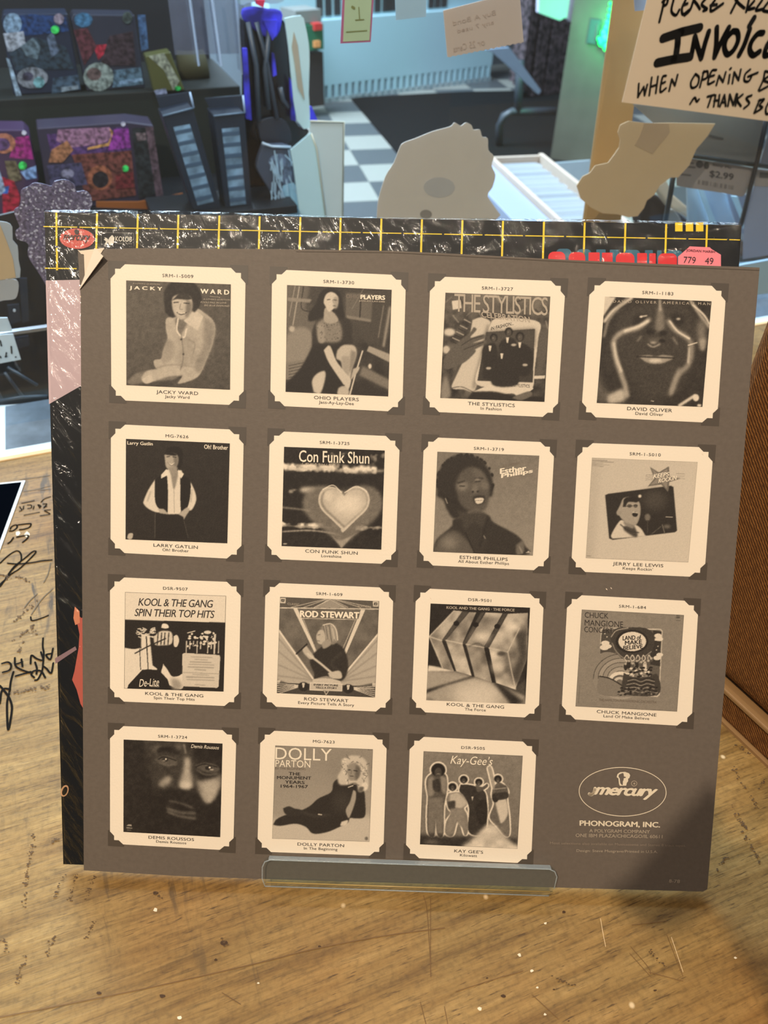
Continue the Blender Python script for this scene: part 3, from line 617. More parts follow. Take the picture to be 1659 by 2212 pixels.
# ---- pillar, green light, hanging textiles
pa, pb = floor_pt(1188, 345), floor_pt(1275, 360)
pd = (pb - pa)[:2]; PW = float(np.linalg.norm(pd)); pang = math.atan2(pd[1], pd[0])
pil = thing('steel_pillar', 'brushed grey green metal pillar left of the wooden post', 'pillar', tuple(pa), (0, 0, pang))
box('shaft', 0, PW, 0, 0.25, 0, 2.3, mat('brushed_steel', (96, 92, 82), 0.45, 0.2, var=0.2, scale=12), pil, 0.004)
pn = np.array([-pd[1] / PW, pd[0] / PW, 0]); px_ = np.array([pd[0] / PW, pd[1] / PW, 0])
def p_at(px, py, off=0.0): q = hit(px, py, pa - pn * off, pn) - pa; return (float(q @ px_), -off, float(q[2]))
a = p_at(1268, 92, 0.0); b = p_at(1300, 42, 0.0)
box('switch_plate', a[0], b[0], -0.012, 0, a[2], b[2], mat('switch_plate', (60, 74, 80), 0.4), pil)
box('switch', a[0] + 0.04, a[0] + 0.05, -0.02, -0.01, a[2] + 0.02, b[2] - 0.02, mat('steel_edge', (170, 170, 175), 0.3, 1), pil)
GE = mat('green_lamp', (20, 250, 96), 0.5, emit=3)
gl_ = thing('light_string', 'string of glowing green fairy lights on the metal pillar', 'lights', tuple(pa), (0, 0, pang))
zz = []
for i, (x, y, r) in enumerate([(1318, 20, .012), (1316, 34, .014), (1313, 48, .016), (1311, 60, .02), (1306, 72, .022), (1309, 84, .03), (1300, 92, .02), (1312, 100, .026), (1294, 84, .012), (1319, 8, .01)]):
    c = p_at(x, y, 0.05); V, Fc = [], []
    bm_v = [(c[0] + r * math.sin(t) * math.cos(q), c[1] + r * math.sin(t) * math.sin(q), c[2] + r * math.cos(t)) for t in np.linspace(0.01, 3.13, 6) for q in np.linspace(0, 2 * math.pi, 8, endpoint=False)]
    Fc = [(m_ * 8 + k, m_ * 8 + (k + 1) % 8, (m_ + 1) * 8 + (k + 1) % 8, (m_ + 1) * 8 + k) for m_ in range(5) for k in range(8)]
    mesh('bulb', bm_v, Fc, GE, gl_, True); zz.append(c)
tube('cable', sorted(zz, key=lambda c: -c[2]), 0.003, mat('dark_cable', (16, 40, 24)), gl_)
lo = p_at(1300, 70, 0.18); L = bpy.data.lights.new('green_glow', 'POINT'); L.energy = 9; L.color = (0.1, 1, 0.35); L.shadow_soft_size = 0.03
lo_ = link(bpy.data.objects.new('green_glow', L)); lo_.parent = gl_; lo_.location = lo

gm = thing('garment_rail', 'dark mottled garments hanging between the radiator and the pillar', 'clothes', tuple(floor_pt(1195, 215)), (0, 0, rang))
cloth = mat('mottled_cloth', (74, 62, 66), 0.9, var=0.95, scale=34)
for k in range(14):
    x = 1122 + k * 9.4
    o = r_box('garment', x, x + 11, -30, 205 + (k % 3) * 5 + (8 if k > 8 else -30 + k * 4), cloth, gm, -0.55 - 0.05 * (k % 3), 0.05)
V = [(1165, -20), (1245, -20), (1240, 45), (1232, 48), (1222, 38), (1210, 45), (1190, 38), (1163, 28)]
s = gthing('white_cloth', 'white cloth hanging over the dark garments at the top', 'cloth', 1200, 40, 3.6)
gp('fabric', V, 3.6, 0.03, mat('white_cloth', (190, 190, 206), 0.8), s, 0.004)
s = gthing('metal_bracket', 'pointed blue grey metal strip pointing down below the tan note', 'bracket', 1170, 205, 2.6)
gp('strip', zc(Z6, [(1010, 275), (1060, 290), (1130, 350), (1310, 520), (1325, 500), (1230, 370), (1150, 262)]), 2.6, 0.02, mat('bluegrey_metal', (128, 144, 162), 0.4, 0.2), s)
s = thing('tube_stand', 'black bent tube stand on the floor mat', 'stand', tuple(floor_pt(1078, 318)), (0, 0, 0))
b0 = np.array(s.location); c0 = floor_pt(1200, 300)
hp = lambda px, py: hit(px, py, b0, np.array([0.1, -1.0, 0])) - b0
tube('frame_tube', [(0, 0, 0), tuple(hp(1079, 270)), tuple(hp(1088, 250)), tuple(hp(1105, 241)), tuple(hp(1200, 240))], 0.022, mat('black_tube', (58, 64, 72), 0.4), s)
tube('upright', [tuple(hp(1118, 245)), tuple(hp(1124, 130))], 0.024, mat('black_tube', (58, 64, 72), 0.4), s)

# ---- wooden post by the window
post = gthing('trim_5', '', '', 1300, 480, 0.11); structure(post)
for k_ in ('label', 'category'): del post[k_]
gp('post_face', [(1398, -500), (1454, -500), (1327, 620), (1243, 620)], 0.11, 0.006, mat('pine_post', (176, 134, 82), 0.6, var=0.15, scale=9), post, 0.002)

# ---- disc bin with white sleeves
ZB = -0.30
def bpt(px, py, z=ZB): q = on_z(px, py, z); return q
c1, c2, c3 = bpt(1066, 338.5), bpt(1163, 334.5), bpt(1300, 462)
ex = (c2 - c1)[:2] / np.linalg.norm((c2 - c1)[:2]); bang = math.atan2(ex[1], ex[0]); ey = np.array([-ex[1], ex[0]]); BW = float(np.linalg.norm((c2 - c1)[:2]))
BLn = -float((c3 - c2)[:2] @ ey) + 0.10
bin_ = thing('disc_bin', 'pale wooden bin filled with white paper sleeves beyond the window', 'bin', (c2[0], c2[1], ZB - 0.16), (0, 0, bang))
PN = mat('bin_wood', (196, 176, 158), 0.6)
box('back_board', -BW, 0.0, -0.012, 0, 0, 0.16, PN, bin_); box('side_board', 0, 0.014, -BLn, 0.0, 0, 0.165, PN, bin_)
box('side_board', -BW - 0.012, -BW, -BLn, 0, 0, 0.16, PN, bin_); box('bottom', -BW, 0, -BLn, 0, 0, 0.01, PN, bin_); box('front_board', -BW, 0, -BLn - 0.012, -BLn, 0, 0.15, PN, bin_)
WS = mat('white_sleeve', (226, 234, 240), 0.55, var=0.03)
def white_sleeve(y, k):
    o = box('paper_sleeve', -0.065, 0.065, -0.001, 0.001, 0, 0.135 + 0.004 * ((k * 7) % 3), WS, None)
    me_off = Vector((-BW / 2 + 0.0 + 0.002 * ((k * 5) % 3), y, 0.012)); M_ = Matrix.Translation(Vector(bin_.location)) @ Matrix.Rotation(bang, 4, 'Z')
    o.location = M_ @ me_off; o.rotation_euler = (math.radians(-14), 0, bang)
    return tag(o, 'white paper sleeve standing in the wooden bin', 'sleeve', 'white sleeves standing in the wooden bin')
k = 0; y = -0.05; white_sleeve(y, 0); base_s = sc.collection.objects[-1] if False else None
proto = [o for o in sc.objects if o.name.startswith('paper_sleeve')][0]
while y > -BLn + 0.05:
    y -= 0.017; k += 1
    o = proto.copy(); o.scale = (1, 1, 1 + 0.014 * ((k * 5) % 4)); link(o)
    if k % 3 == 1:
        if 'ws2' not in tmesh: tmesh['ws2'] = proto.data.copy(); tmesh['ws2'].materials[0] = mat('grey_sleeve', (204, 213, 222), 0.55, var=0.03)
        o.data = tmesh['ws2']
    M_ = Matrix.Translation(Vector(bin_.location)) @ Matrix.Rotation(bang, 4, 'Z'); o.location = M_ @ Vector((-BW / 2 + 0.0015 * ((k * 5) % 3), y, 0.012))
st = thing('bin_table', 'blue grey table top carrying the wooden bin', 'table', (c2[0], c2[1], ZB - 0.20), (0, 0, bang))
TBL = mat('bluegrey_laminate', (150, 160, 184), 0.5, var=0.04)
box('table_top', -BW - 0.12, 0.10, -BLn - 0.1, 0.03, 0, 0.04, TBL, st, 0.003)
bb = box('riser', -BW - 0.115, -BW - 0.013, -BLn - 0.08, 0.02, 0.04, 0.185, TBL, st, 0.003)
for lx in (-BW - 0.10, 0.05):
    for ly in (-BLn - 0.08, -0.02): box('leg', lx, lx + 0.03, ly, ly + 0.03, FLOOR - ZB + 0.20, 0, mat('dark_leg', (60, 44, 30)), st)
s = gthing('paper_sheet', 'pale sheet standing between pillar and post behind the bin', 'sheet', 1235, 400, 1.75)
gp('sheet', [(1198, 352), (1275, 346), (1300, 470), (1262, 430)], 1.75, 0.004, mat('pale_sheet', (186, 204, 214), 0.6), s)

# ---- stepped display with toy boxes, seen through the window at the left
DS = mat('black_display', (18, 20, 26), 0.5, var=0.2)
DT = 0.62                                        # front plane of the toy row, behind the counter edge
def zpx(px, py, D): return g_at(px, py, D)[2]
z_hi = zpx(110, 205, DT + 0.12); z_lo = zpx(150, 452, DT)
u_a = g_at(-60, 300, DT)[0]; u_b = g_at(560, 300, DT)[0]
disp = frame('display_stand', 'black stepped display stand carrying the toy boxes', 'display', u_a, DT, FLOOR)
H0 = lambda z: z - P0[2] - FLOOR
Zf = lambda z: z + P0[2] - FLOOR
box('lower_step', 0, u_b - u_a, -0.03, 0.12, Zf(z_lo) - 0.02, Zf(z_lo), DS, disp, 0.002)
box('step_riser', 0, u_b - u_a, 0.11, 0.12, Zf(z_lo), Zf(z_hi) - 0.012, mat('display_riser', (24, 32, 28), 0.7), disp)
box('upper_step', 0, u_b - u_a, 0.11, 0.34, Zf(z_hi) - 0.014, Zf(z_hi), mat('display_step', (18, 24, 22), 0.7), disp, 0.002)
box('back_panel', -0.3, u_b - u_a, 0.36, 0.375, Zf(z_lo) - 0.3, Zf(z_hi) + 0.45, mat('display_back', (16, 22, 32), 0.6), disp)
box('front_panel', 0, u_b - u_a, -0.02, -0.01, 0, Zf(z_lo) - 0.02, DS, disp)
gs = frame('shelf_strip', 'yellow and orange edging along the lower step of the display', 'trim', u_a, DT, z_lo)
del_o[gs.name] = (u_a, DT, z_lo)
gp('yellow_strip', [(-40, 470), (38, 464), (38, 472), (-40, 479)], DT - 0.035, 0.003, mat('yellow_edge', (196, 170, 50), 0.5), gs)
gp('orange_strip', [(208, 436), (300, 436), (395, 418), (394, 440), (320, 452), (208, 448)], DT - 0.035, 0.003, mat('orange_edge', (150, 84, 34), 0.5), gs)
CLR = clear('clear_plastic', (0.95, 0.97, 1.0), 0.08, 1.2, bump=0.15, bscale=20, haze=0.03)
GDOT = mat('green_dot_sticker', (60, 220, 100), 0.5)
def toy(name, label, outline, D, depth, col, z_base, prints, group=None):
    xs = [p[0] for p in outline]; s_ = gthing(name, label, 'box', outline[0][0], outline[0][1], D, group)
    u0, d0, z0 = del_o[s_.name]
    q = [g_at(x, y, D) for x, y in outline]; zb = z_base
    q = [(a[0], D, max(a[2], zb)) for a in q]; q = [(a[0], D, zb if abs(a[2] - zb) < 0.02 else a[2]) for a in q]
    o = prism('carton', [(a[0] - u0, a[2] - z0) for a in q], 0, depth, mat('carton_' + name + str(len(bpy.data.materials)), col, 0.4, var=0.25, scale=18), s_, 'y'); bevel(o, 0.0015, 1)
    for i, (nm, kind, a, c) in enumerate(prints):
        m_ = mat('print_%d_%d_%d' % c, c, 0.4, var=0.6, scale=170); of = 0.0006 + 0.0002 * i
        if kind == 'p': gp(nm, a, D, 0.0004, m_, s_, 0, of)
        else: gell(nm, a[0], a[1], a[2], a[3], D, 0.0004, m_, s_, of, 14)
    return s_
DU = DT + 0.13
zz1 = lambda pts: zc(Z1, pts)
A_ = toy('figure_pack', 'blue and white boxed toy on the upper step, leftmost, with a green dot', zz1([(95, 640), (10, 130), (20, 90), (430, 85), (520, 590)]), DU, 0.05, (34, 44, 66), z_hi, [
    ('panel', 'p', zz1([(40, 110), (200, 90), (420, 110), (440, 200), (60, 240)]), (30, 60, 110)), ('portrait', 'e', (27, 52, 20, 24), (120, 150, 180)), ('pale_shape', 'p', zz1([(20, 215), (150, 200), (170, 320), (50, 330)]), (150, 160, 176)),
    ('dark_shape', 'p', zz1([(60, 340), (230, 240), (420, 300), (480, 440), (100, 450)]), (40, 56, 70)), ('pale_shape', 'p', zz1([(130, 300), (210, 240), (260, 300), (240, 380), (170, 360)]), (90, 110, 124)), ('pale_shape', 'p', zz1([(300, 240), (340, 200), (380, 330), (330, 370)]), (84, 100, 124)), ('roundel', 'e', (70, 168, 34, 23), (120, 128, 140)), ('roundel', 'e', (60, 165, 12, 10), (60, 60, 80)), ('roundel', 'e', (84, 178, 12, 12), (110, 160, 170)),
    ('roundel', 'e', (127, 41, 11, 12), (150, 140, 160)), ('strip', 'p', zz1([(340, 500), (500, 480), (515, 570), (330, 600)]), (58, 78, 98)), ('letters', 'p', zz1([(390, 560), (500, 545), (502, 570), (395, 590)]), (120, 136, 150)), ('edge', 'p', zz1([(40, 370), (60, 380), (140, 620), (110, 640)]), (150, 176, 200)), ('dot_sticker', 'e', (119, 64, 9, 9), (60, 220, 100))])
B_ = toy('figure_pack', 'dark boxed toy with a red patch on the upper step, second from left', zz1([(560, 600), (455, 130), (470, 90), (860, 95), (930, 570)]), DU, 0.05, (46, 50, 66), z_hi, [
    ('portrait', 'e', (180, 43, 20, 16), (60, 110, 150)), ('red_patch', 'p', zz1([(600, 290), (740, 280), (730, 330), (660, 350), (630, 385), (610, 330)]), (160, 40, 60)), ('maroon_panel', 'p', zz1([(470, 190), (560, 180), (620, 300), (540, 420)]), (84, 44, 54)),
    ('dark_shape', 'p', zz1([(700, 230), (850, 200), (870, 420), (640, 420)]), (56, 44, 52)), ('roundel', 'e', (213, 166, 33, 31), (126, 140, 138)), ('roundel', 'e', (203, 160, 16, 14), (100, 84, 84)), ('strip', 'p', zz1([(730, 450), (900, 430), (920, 540), (720, 560)]), (78, 104, 124)), ('letters', 'p', zz1([(760, 520), (910, 500), (912, 520), (770, 540)]), (120, 150, 180)), ('roundel', 'e', (275, 38, 11, 13), (70, 84, 84)), ('strap', 'p', zz1([(880, 95), (930, 95), (950, 310), (905, 330)]), (60, 90, 130))])
C_ = toy('figure_pack', 'flat purple and orange toy box with a clear window on the lower step', zz1([(320, 1340), (235, 820), (820, 780), (980, 800), (1045, 1290)]), DT, 0.05, (58, 52, 72), z_lo, [
    ('purple_panel', 'p', zz1([(640, 840), (820, 800), (840, 960), (480, 1000), (330, 1000), (300, 860)]), (84, 56, 110)), ('logo_plate', 'p', zz1([(370, 830), (700, 815), (735, 870), (660, 920), (450, 945), (360, 900)]), (150, 110, 140)), ('gold_rim', 'p', zz1([(700, 820), (740, 860), (710, 930), (560, 960), (560, 945), (690, 915), (715, 870)]), (200, 150, 90)),
    ('magenta_panel', 'p', zz1([(730, 830), (822, 822), (838, 945), (690, 962)]), (140, 56, 150)), ('gold_shape', 'p', zz1([(330, 960), (430, 900), (470, 960), (400, 1040), (310, 1040)]), (160, 110, 80)), ('orange_panel', 'p', zz1([(460, 990), (840, 965), (870, 1250), (560, 1290)]), (110, 62, 56)), ('ring', 'e', (216, 384, 27, 27), (150, 90, 66)), ('ring_hole', 'e', (217, 388, 18, 18), (44, 38, 44)), ('violet_panel', 'p', zz1([(300, 1060), (520, 1040), (560, 1180), (330, 1220)]), (70, 66, 96)),
    ('pale_shape', 'e', (146, 375, 14, 10), (130, 126, 150)), ('window', 'p', zz1([(845, 820), (975, 815), (1035, 1240), (890, 1270)]), (40, 44, 48)), ('window_card', 'p', zz1([(870, 850), (930, 850), (935, 895), (880, 905)]), (120, 104, 110)), ('window_edge', 'p', zz1([(930, 815), (980, 812), (1045, 1250), (1000, 1260)]), (92, 74, 84)), ('red_shape', 'p', zz1([(740, 1120), (850, 1100), (860, 1200), (740, 1210)]), (112, 42, 46)), ('dot_sticker', 'e', (271, 364, 7, 7), (60, 220, 100)), ('white_dot', 'e', (266, 268, 5, 5), (190, 190, 230))])
D_ = toy('figure_pack', 'purple and red toy box cut by the left edge of the view', zz1([(-200, 1400), (-200, 830), (150, 830), (190, 870), (250, 1150), (140, 1390)]), DT, 0.05, (70, 50, 84), z_lo, [
    ('magenta_panel', 'p', zz1([(100, 880), (185, 870), (215, 1020), (60, 1010)]), (150, 40, 120)), ('ring', 'e', (8, 310, 26, 22), (170, 110, 90)), ('ring_plate', 'e', (4, 312, 18, 14), (96, 70, 120)), ('blue_patch', 'p', zz1([(130, 1100), (230, 1060), (235, 1140), (170, 1150)]), (130, 160, 220)), ('olive_patch', 'p', zz1([(30, 1030), (100, 1030), (140, 1150), (60, 1170)]), (110, 100, 80)),
    ('red_patch', 'p', zz1([(10, 1130), (90, 1160), (130, 1260), (110, 1370), (20, 1370)]), (170, 30, 60)), ('blue_shape', 'p', zz1([(0, 1200), (60, 1190), (50, 1240), (0, 1240)]), (40, 90, 170)), ('pale_edge', 'p', zz1([(-20, 1050), (10, 1130), (35, 1220), (0, 1250), (-20, 1200)]), (150, 170, 200)), ('dot_sticker', 'e', (49, 358, 9, 9), (60, 220, 100)), ('white_dot', 'e', (52, 287, 5, 5), (190, 190, 230))])
E_ = toy('figure_pack', 'yellow green packaged toy with a pale figure on the upper step below the clear dividers', zz1([(990, 605), (930, 360), (1090, 330), (1180, 560)]), DU - 0.03, 0.03, (84, 86, 48), z_hi, [
    ('pale_shape', 'p', zz1([(950, 360), (1050, 340), (1150, 520), (1110, 580), (1050, 450)]), (140, 146, 130)), ('foot', 'p', zz1([(985, 580), (1060, 565), (1070, 600), (1000, 608)]), (130, 140, 170)), ('dot_sticker', 'e', (384, 191, 7, 5), (40, 170, 80))])
s = gthing('fabric_roll', 'olive yellow roll lying on the upper step behind the clear dividers', 'roll', 415, 165, DU + 0.06)
gline('roll', [(385, 143), (415, 144), (445, 139)], DU + 0.06, 0.022, mat('olive_roll', (58, 56, 30), 0.8), s, 12)
# clear dividers with bright edges
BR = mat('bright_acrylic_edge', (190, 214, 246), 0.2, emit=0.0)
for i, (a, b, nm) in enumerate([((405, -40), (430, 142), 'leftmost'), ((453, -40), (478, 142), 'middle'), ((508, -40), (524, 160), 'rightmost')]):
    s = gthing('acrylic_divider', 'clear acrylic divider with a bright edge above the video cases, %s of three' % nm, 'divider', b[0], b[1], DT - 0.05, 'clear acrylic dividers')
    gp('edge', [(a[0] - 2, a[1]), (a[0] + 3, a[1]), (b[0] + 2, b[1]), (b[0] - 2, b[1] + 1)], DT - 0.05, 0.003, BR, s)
    u0, d0, z0 = del_o[s.name]
    p = g_at(a[0], a[1], DT - 0.05); v = [(0, 0, 0), (0.0, 0.036, 0.0), (p[0] - u0, 0.036, p[2] - z0), (p[0] - u0, 0, p[2] - z0)]
    v = v + [(x + 0.0015, y, z) for x, y, z in v]
    mesh('sheet', v, [(0, 1, 2, 3), (7, 6, 5, 4), (0, 4, 5, 1), (1, 5, 6, 2), (2, 6, 7, 3), (3, 7, 4, 0)], CLR, s)
s = gthing('clear_sleeve', 'hazy clear plastic sleeve standing behind the dividers', 'sleeve', 380, 118, DT - 0.01)
gp('film', [(358, -40), (525, -40), (530, 116), (378, 118)], DT - 0.01, 0.002, mat('hazy_film', (120, 128, 150), 0.4, alpha=0.35, var=0.3), s)
# two black cases
CB = mat('black_case', (34, 42, 56), 0.35, var=0.2); CI = mat('case_insert', (120, 148, 172), 0.4, var=0.5, scale=40); CT = mat('case_top', (70, 84, 100), 0.3)
for nm, front, top, ins in (('left', [(1040, 745), (1235, 695), (1420, 1345), (1240, 1345)], [(1000, 620), (1215, 590), (1240, 690), (1042, 742)], [(1110, 815), (1215, 795), (1368, 1290), (1265, 1315)]),
                      ('right', [(1365, 740), (1565, 722), (1615, 1345), (1445, 1345)], [(1310, 630), (1555, 610), (1567, 720), (1368, 742)], [(1420, 825), (1530, 815), (1575, 1305), (1475, 1318)])):
    s = gthing('video_case', 'tall black plastic case with a pale printed strip, the %s one of the pair' % nm, 'case', zz1([front[2]])[0][0], 452, DT - 0.14, 'black plastic cases')
    o = gp('shell', zz1(front), DT - 0.14, 0.045, CB, s, 0.0015)
    gp('insert', zz1(ins), DT - 0.14, 0.0006, CI, s, 0, 0.0008)
    for k in range(7):
        t = (k + .5) / 7; q = [np.array(p) for p in ins]; l = q[0] + (q[3] - q[0]) * t; r = q[1] + (q[2] - q[1]) * t
        gp('print_bar', zz1([tuple(l + (0, -12)), tuple(r + (0, -12)), tuple(r + (0, 12)), tuple(l + (0, 12))]), DT - 0.14, 0.0004, mat('insert_bar', (70, 92, 116), 0.5), s, 0, 0.0014)
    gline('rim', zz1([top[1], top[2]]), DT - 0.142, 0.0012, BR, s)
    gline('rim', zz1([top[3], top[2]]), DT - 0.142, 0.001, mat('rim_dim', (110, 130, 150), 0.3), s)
    gp('lid', zz1(top), DT - 0.10, 0.003, mat('case_lid', (44, 52, 66), 0.25), s)
s = frame('case_shelf', 'black shelf under the two plastic cases', 'shelf', g_at(330, 460, DT - 0.16)[0], DT - 0.16, g_at(430, 452, DT - 0.14)[2] - 0.013)
box('board', 0, 0.20, 0, 0.095, 0, 0.012, DS, s, 0.001)
box('bracket', 0.02, 0.03, 0.085, 0.13, -0.2, 0.0, DS, s); box('bracket', 0.17, 0.18, 0.085, 0.13, -0.2, 0.0, DS, s)
# black bag with straps, blue cloth, white paper bag, feathered pouch
DB = DT - 0.12
s = gthing('black_bag', 'glossy black vinyl bag with long straps hanging beside the white paper bag', 'bag', 600, 310, DB + 0.03)
BV = mat('black_vinyl', (12, 14, 20), 0.25, var=0.3)
gp('bag_body', wob(zc(Z2, [(80, 130), (200, 130), (335, 130), (370, 300), (400, 760), (505, 840), (380, 940), (200, 930), (140, 860), (150, 760), (100, 500)]), 3), DB + 0.03, 0.03, BV, s, 0.003)
for pts in ([(105, 140), (160, 420), (175, 780)], [(160, 140), (225, 400), (290, 760)], [(245, 150), (215, 450), (240, 700)], [(310, 560), (330, 640), (370, 690)]): gline('strap', zc(Z2, pts), DB + 0.02, 0.0035, mat('grey_strap', (62, 72, 84), 0.4), s)
gp('bag_back', [(530, 40), (560, 30), (615, 45), (640, 270), (668, 300), (664, 345), (640, 480), (512, 480), (528, 250)], DB + 0.06, 0.02, BV, s, 0.002)
gp('pocket', wob(zc(Z2, [(160, 780), (260, 750), (350, 780), (385, 900), (300, 940), (200, 920)]), 3), DB + 0.02, 0.004, mat('grey_vinyl', (40, 46, 58), 0.3), s, 0.001, 0.0)
s = gthing('blue_cloth', 'bright blue cloth showing behind and beside the black bag', 'cloth', 560, 60, DB + 0.08)
BLU = mat('cobalt_cloth', (52, 50, 190), 0.7, var=0.7)
gp('fabric', wob(zc(Z2, [(75, 60), (150, 45), (240, 60), (320, 70), (325, 140), (290, 240), (200, 230), (80, 130)]), 2), DB + 0.02, 0.01, BLU, s, 0.002)
for p in ([(205, 130), (295, 130), (290, 220), (262, 260)], [(262, 340), (275, 345), (290, 480), (268, 490)], [(72, 310), (100, 310), (130, 770), (95, 760)], [(375, 500), (400, 560), (412, 775), (385, 770)], [(490, 680), (515, 685), (552, 772), (490, 772)]):
    gp('fold', zc(Z2, p), DB + 0.015, 0.006, BLU, s)
gp('red_corner', zc(Z2, [(160, 0), (215, 0), (205, 50), (165, 30)]), DB + 0.018, 0.01, mat('red_corner', (210, 40, 80), 0.6), s)
gp('pale_top', wob(zc(Z2, [(50, -60), (330, -60), (330, 10), (250, 25), (180, 10), (100, 20), (60, 30)]), 2), DB + 0.03, 0.02, mat('pale_cloth', (160, 190, 204), 0.6), s)
s = gthing('feather_pouch', 'dark pouch with silvery feather fringe hanging left of the white paper bag', 'pouch', 610, 460, DB)
gp('pouch_body', wob(zc(Z2, [(200, 930), (380, 940), (410, 1100), (440, 1390), (330, 1390), (260, 1250), (170, 1100), (165, 1040)]), 3), DB, 0.012, mat('slate_pouch', (66, 76, 94), 0.6), s, 0.002)
FE = mat('silver_feather', (176, 206, 232), 0.5, var=0.35, scale=200); vf = []
for k in range(34):
    t = rnd.random(); x = 225 + 160 * rnd.random(); y = 950 + 330 * t; dx = rnd.uniform(-10, 70); L_ = rnd.uniform(60, 170)
    if x > 250 + 160 * (1 - abs(t - .3)): continue
    vf.append(ribbon_vf([(g_at(*zc(Z2, [(x + dx * q, y + L_ * q)])[0], DB)[0] - del_o[s.name][0], g_at(*zc(Z2, [(x + dx * q, y + L_ * q)])[0], DB)[2] - del_o[s.name][2]) for q in (0, .5, 1)], 0.0016, 3))
V, Fc = merge(*vf); o = mesh('feather_fringe', [(x, -0.0015 - 0.00002 * i, y) for i, (x, y) in enumerate(V)], Fc, FE, s); o['kind'] = 'stuff'
gp('fringe_patch', wob(zc(Z2, [(330, 1190), (400, 1170), (425, 1250), (435, 1390), (335, 1390), (310, 1290)]), 2), DB, 0.002, mat('pale_feather', (160, 204, 226), 0.5, var=0.2, scale=150), s, 0, 0.001)
gp('fringe_patch', wob(zc(Z2, [(235, 1040), (260, 1000), (330, 985), (375, 1050), (385, 1150), (330, 1180), (270, 1110)]), 2), DB, 0.002, mat('mid_feather', (96, 112, 136), 0.5, var=0.5, scale=120), s, 0, 0.001)
for pts in [[(195, 915), (260, 938), (380, 942)]]: gline('chain', zc(Z2, pts), DB - 0.002, 0.0018, mat('pale_chain', (190, 206, 220), 0.3), s)
s = gthing('paper_bag', 'open white paper bag with a tall folded flap beside the checkered floor', 'bag', 655, 465, DB - 0.01)
WP = mat('white_bag_paper', (196, 226, 230), 0.6, var=0.03); WQ = mat('white_bag_side', (206, 216, 214), 0.6, var=0.03)
gp('back_flap', wob(zc(Z2, [(340, 118), (445, 100), (470, 150), (495, 280), (500, 400), (495, 600), (500, 820), (420, 770), (385, 500), (365, 300)]), 2), DB - 0.01, 0.003, WP, s)
gp('fold', zc(Z2, [(400, 205), (425, 290), (440, 420), (468, 640), (425, 560), (405, 400), (388, 300)]), DB - 0.01, 0.002, mat('bag_fold', (176, 166, 146), 0.7), s, 0, 0.002)
gp('front_face', zc(Z2, [(378, 960), (510, 850), (545, 950), (610, 1400), (440, 1400), (400, 1080)]), DB - 0.02, 0.003, WP, s)
gp('side_face', zc(Z2, [(505, 775), (720, 780), (710, 1400), (600, 1400), (545, 950), (505, 860)]), DB - 0.015, 0.003, WQ, s)
gline('fold_line', zc(Z2, [(512, 855), (545, 950), (605, 1400)]), DB - 0.021, 0.0012, mat('crease', (226, 220, 196), 0.5), s)
gline('fold_line', zc(Z2, [(505, 775), (720, 780), (712, 1400)]), DB - 0.0165, 0.0012, mat('crease', (226, 220, 196), 0.5), s)
# black wire trays at the lower left
s = gthing('wire_tray', 'dark wire tray with slanting bars below the steel edge at the left', 'tray', 40, 865, 0.16)
gp('tray_back', [(-60, 480), (108, 440), (112, 868), (-60, 880)], 0.20, 0.004, mat('tray_black', (10, 12, 18), 0.5), s)
for a, b in (((65, 1395), (320, 1550)), ((40, 1440), (195, 1650)), ((-40, 1560), (20, 1680))): gline('bar', zc(ZL, [a, b]), 0.16, 0.0016, mat('dull_bar', (60, 72, 84), 0.35), s)
gline('bar', zc(ZL, [(-60, 1690), (190, 1648), (400, 1640)]), 0.15, 0.0014, mat('dull_bar', (60, 72, 84), 0.35), s)
for P in ([(60, 870), (160, 860), (180, 1000), (90, 1030)], [(110, 1150), (240, 1130), (250, 1210), (140, 1240)], [(165, 640), (230, 640), (250, 1000), (190, 1020)]): gp('panel', zc(ZL, P), 0.17, 0.003, mat('tray_panel', (30, 36, 48), 0.4), s)
gell('white_pin', 31, 671, 3, 3, 0.165, 0.001, mat('pin_white', (200, 205, 210), 0.5), s)

# ---- wire rack with price tags at the right
DW = GDp + 0.03
s = gthing('wire_rack', 'black wire rack behind the window at the right edge', 'rack', 1600, 485, DW)
WI = mat('black_wire', (28, 22, 26), 0.45)
gline('upright', [(1665, 215), (1640, 330), (1600, 488)], DW, 0.0027, WI, s, 10)
gline('crossbar', [(1480, 334), (1560, 346), (1700, 366)], DW + 0.003, 0.0024, mat('black_wire_bar', (30, 36, 38), 0.45), s, 10)
gline('upright', [(1456, 370), (1448, 420), (1437, 480)], DW + 0.012, 0.003, mat('black_wire_bar', (30, 36, 38), 0.45), s, 10)
DK = DW + 0.012
s = gthing('hang_card', 'grey card with one faint printed line under the notice, above the wire crossbar', 'card', 1500, 350, DK)
gp('card', [(1366, 225), (1662, 255), (1637, 352), (1490, 338), (1450, 300)], DK, 0.0006, mat('grey_card', (132, 124, 116), 0.6, var=0.05), s)
write([[(815, 450), (985, 490)]], 4, mat('faint_ink', (92, 86, 82), 0.6), DK, s, Z4, 'printed_line', 0.0006)
s = gthing('price_tag', 'grey tag printed $2.99 with a barcode below the wire crossbar', 'label', 1560, 420, DK - 0.006)
gp('tag_card', zc(Z4, [(560, 750), (1415, 880), (1370, 1000), (1300, 1210), (1250, 1260), (1000, 1210), (520, 1140), (380, 1110), (380, 1000), (480, 880)]), DK - 0.006, 0.0006, mat('grey_tag', (150, 136, 128), 0.6, var=0.05), s)
GI = mat('tag_ink', (66, 60, 62), 0.6); GI2 = mat('tag_ink_pale', (104, 94, 90), 0.6)
DKT = DK - 0.006
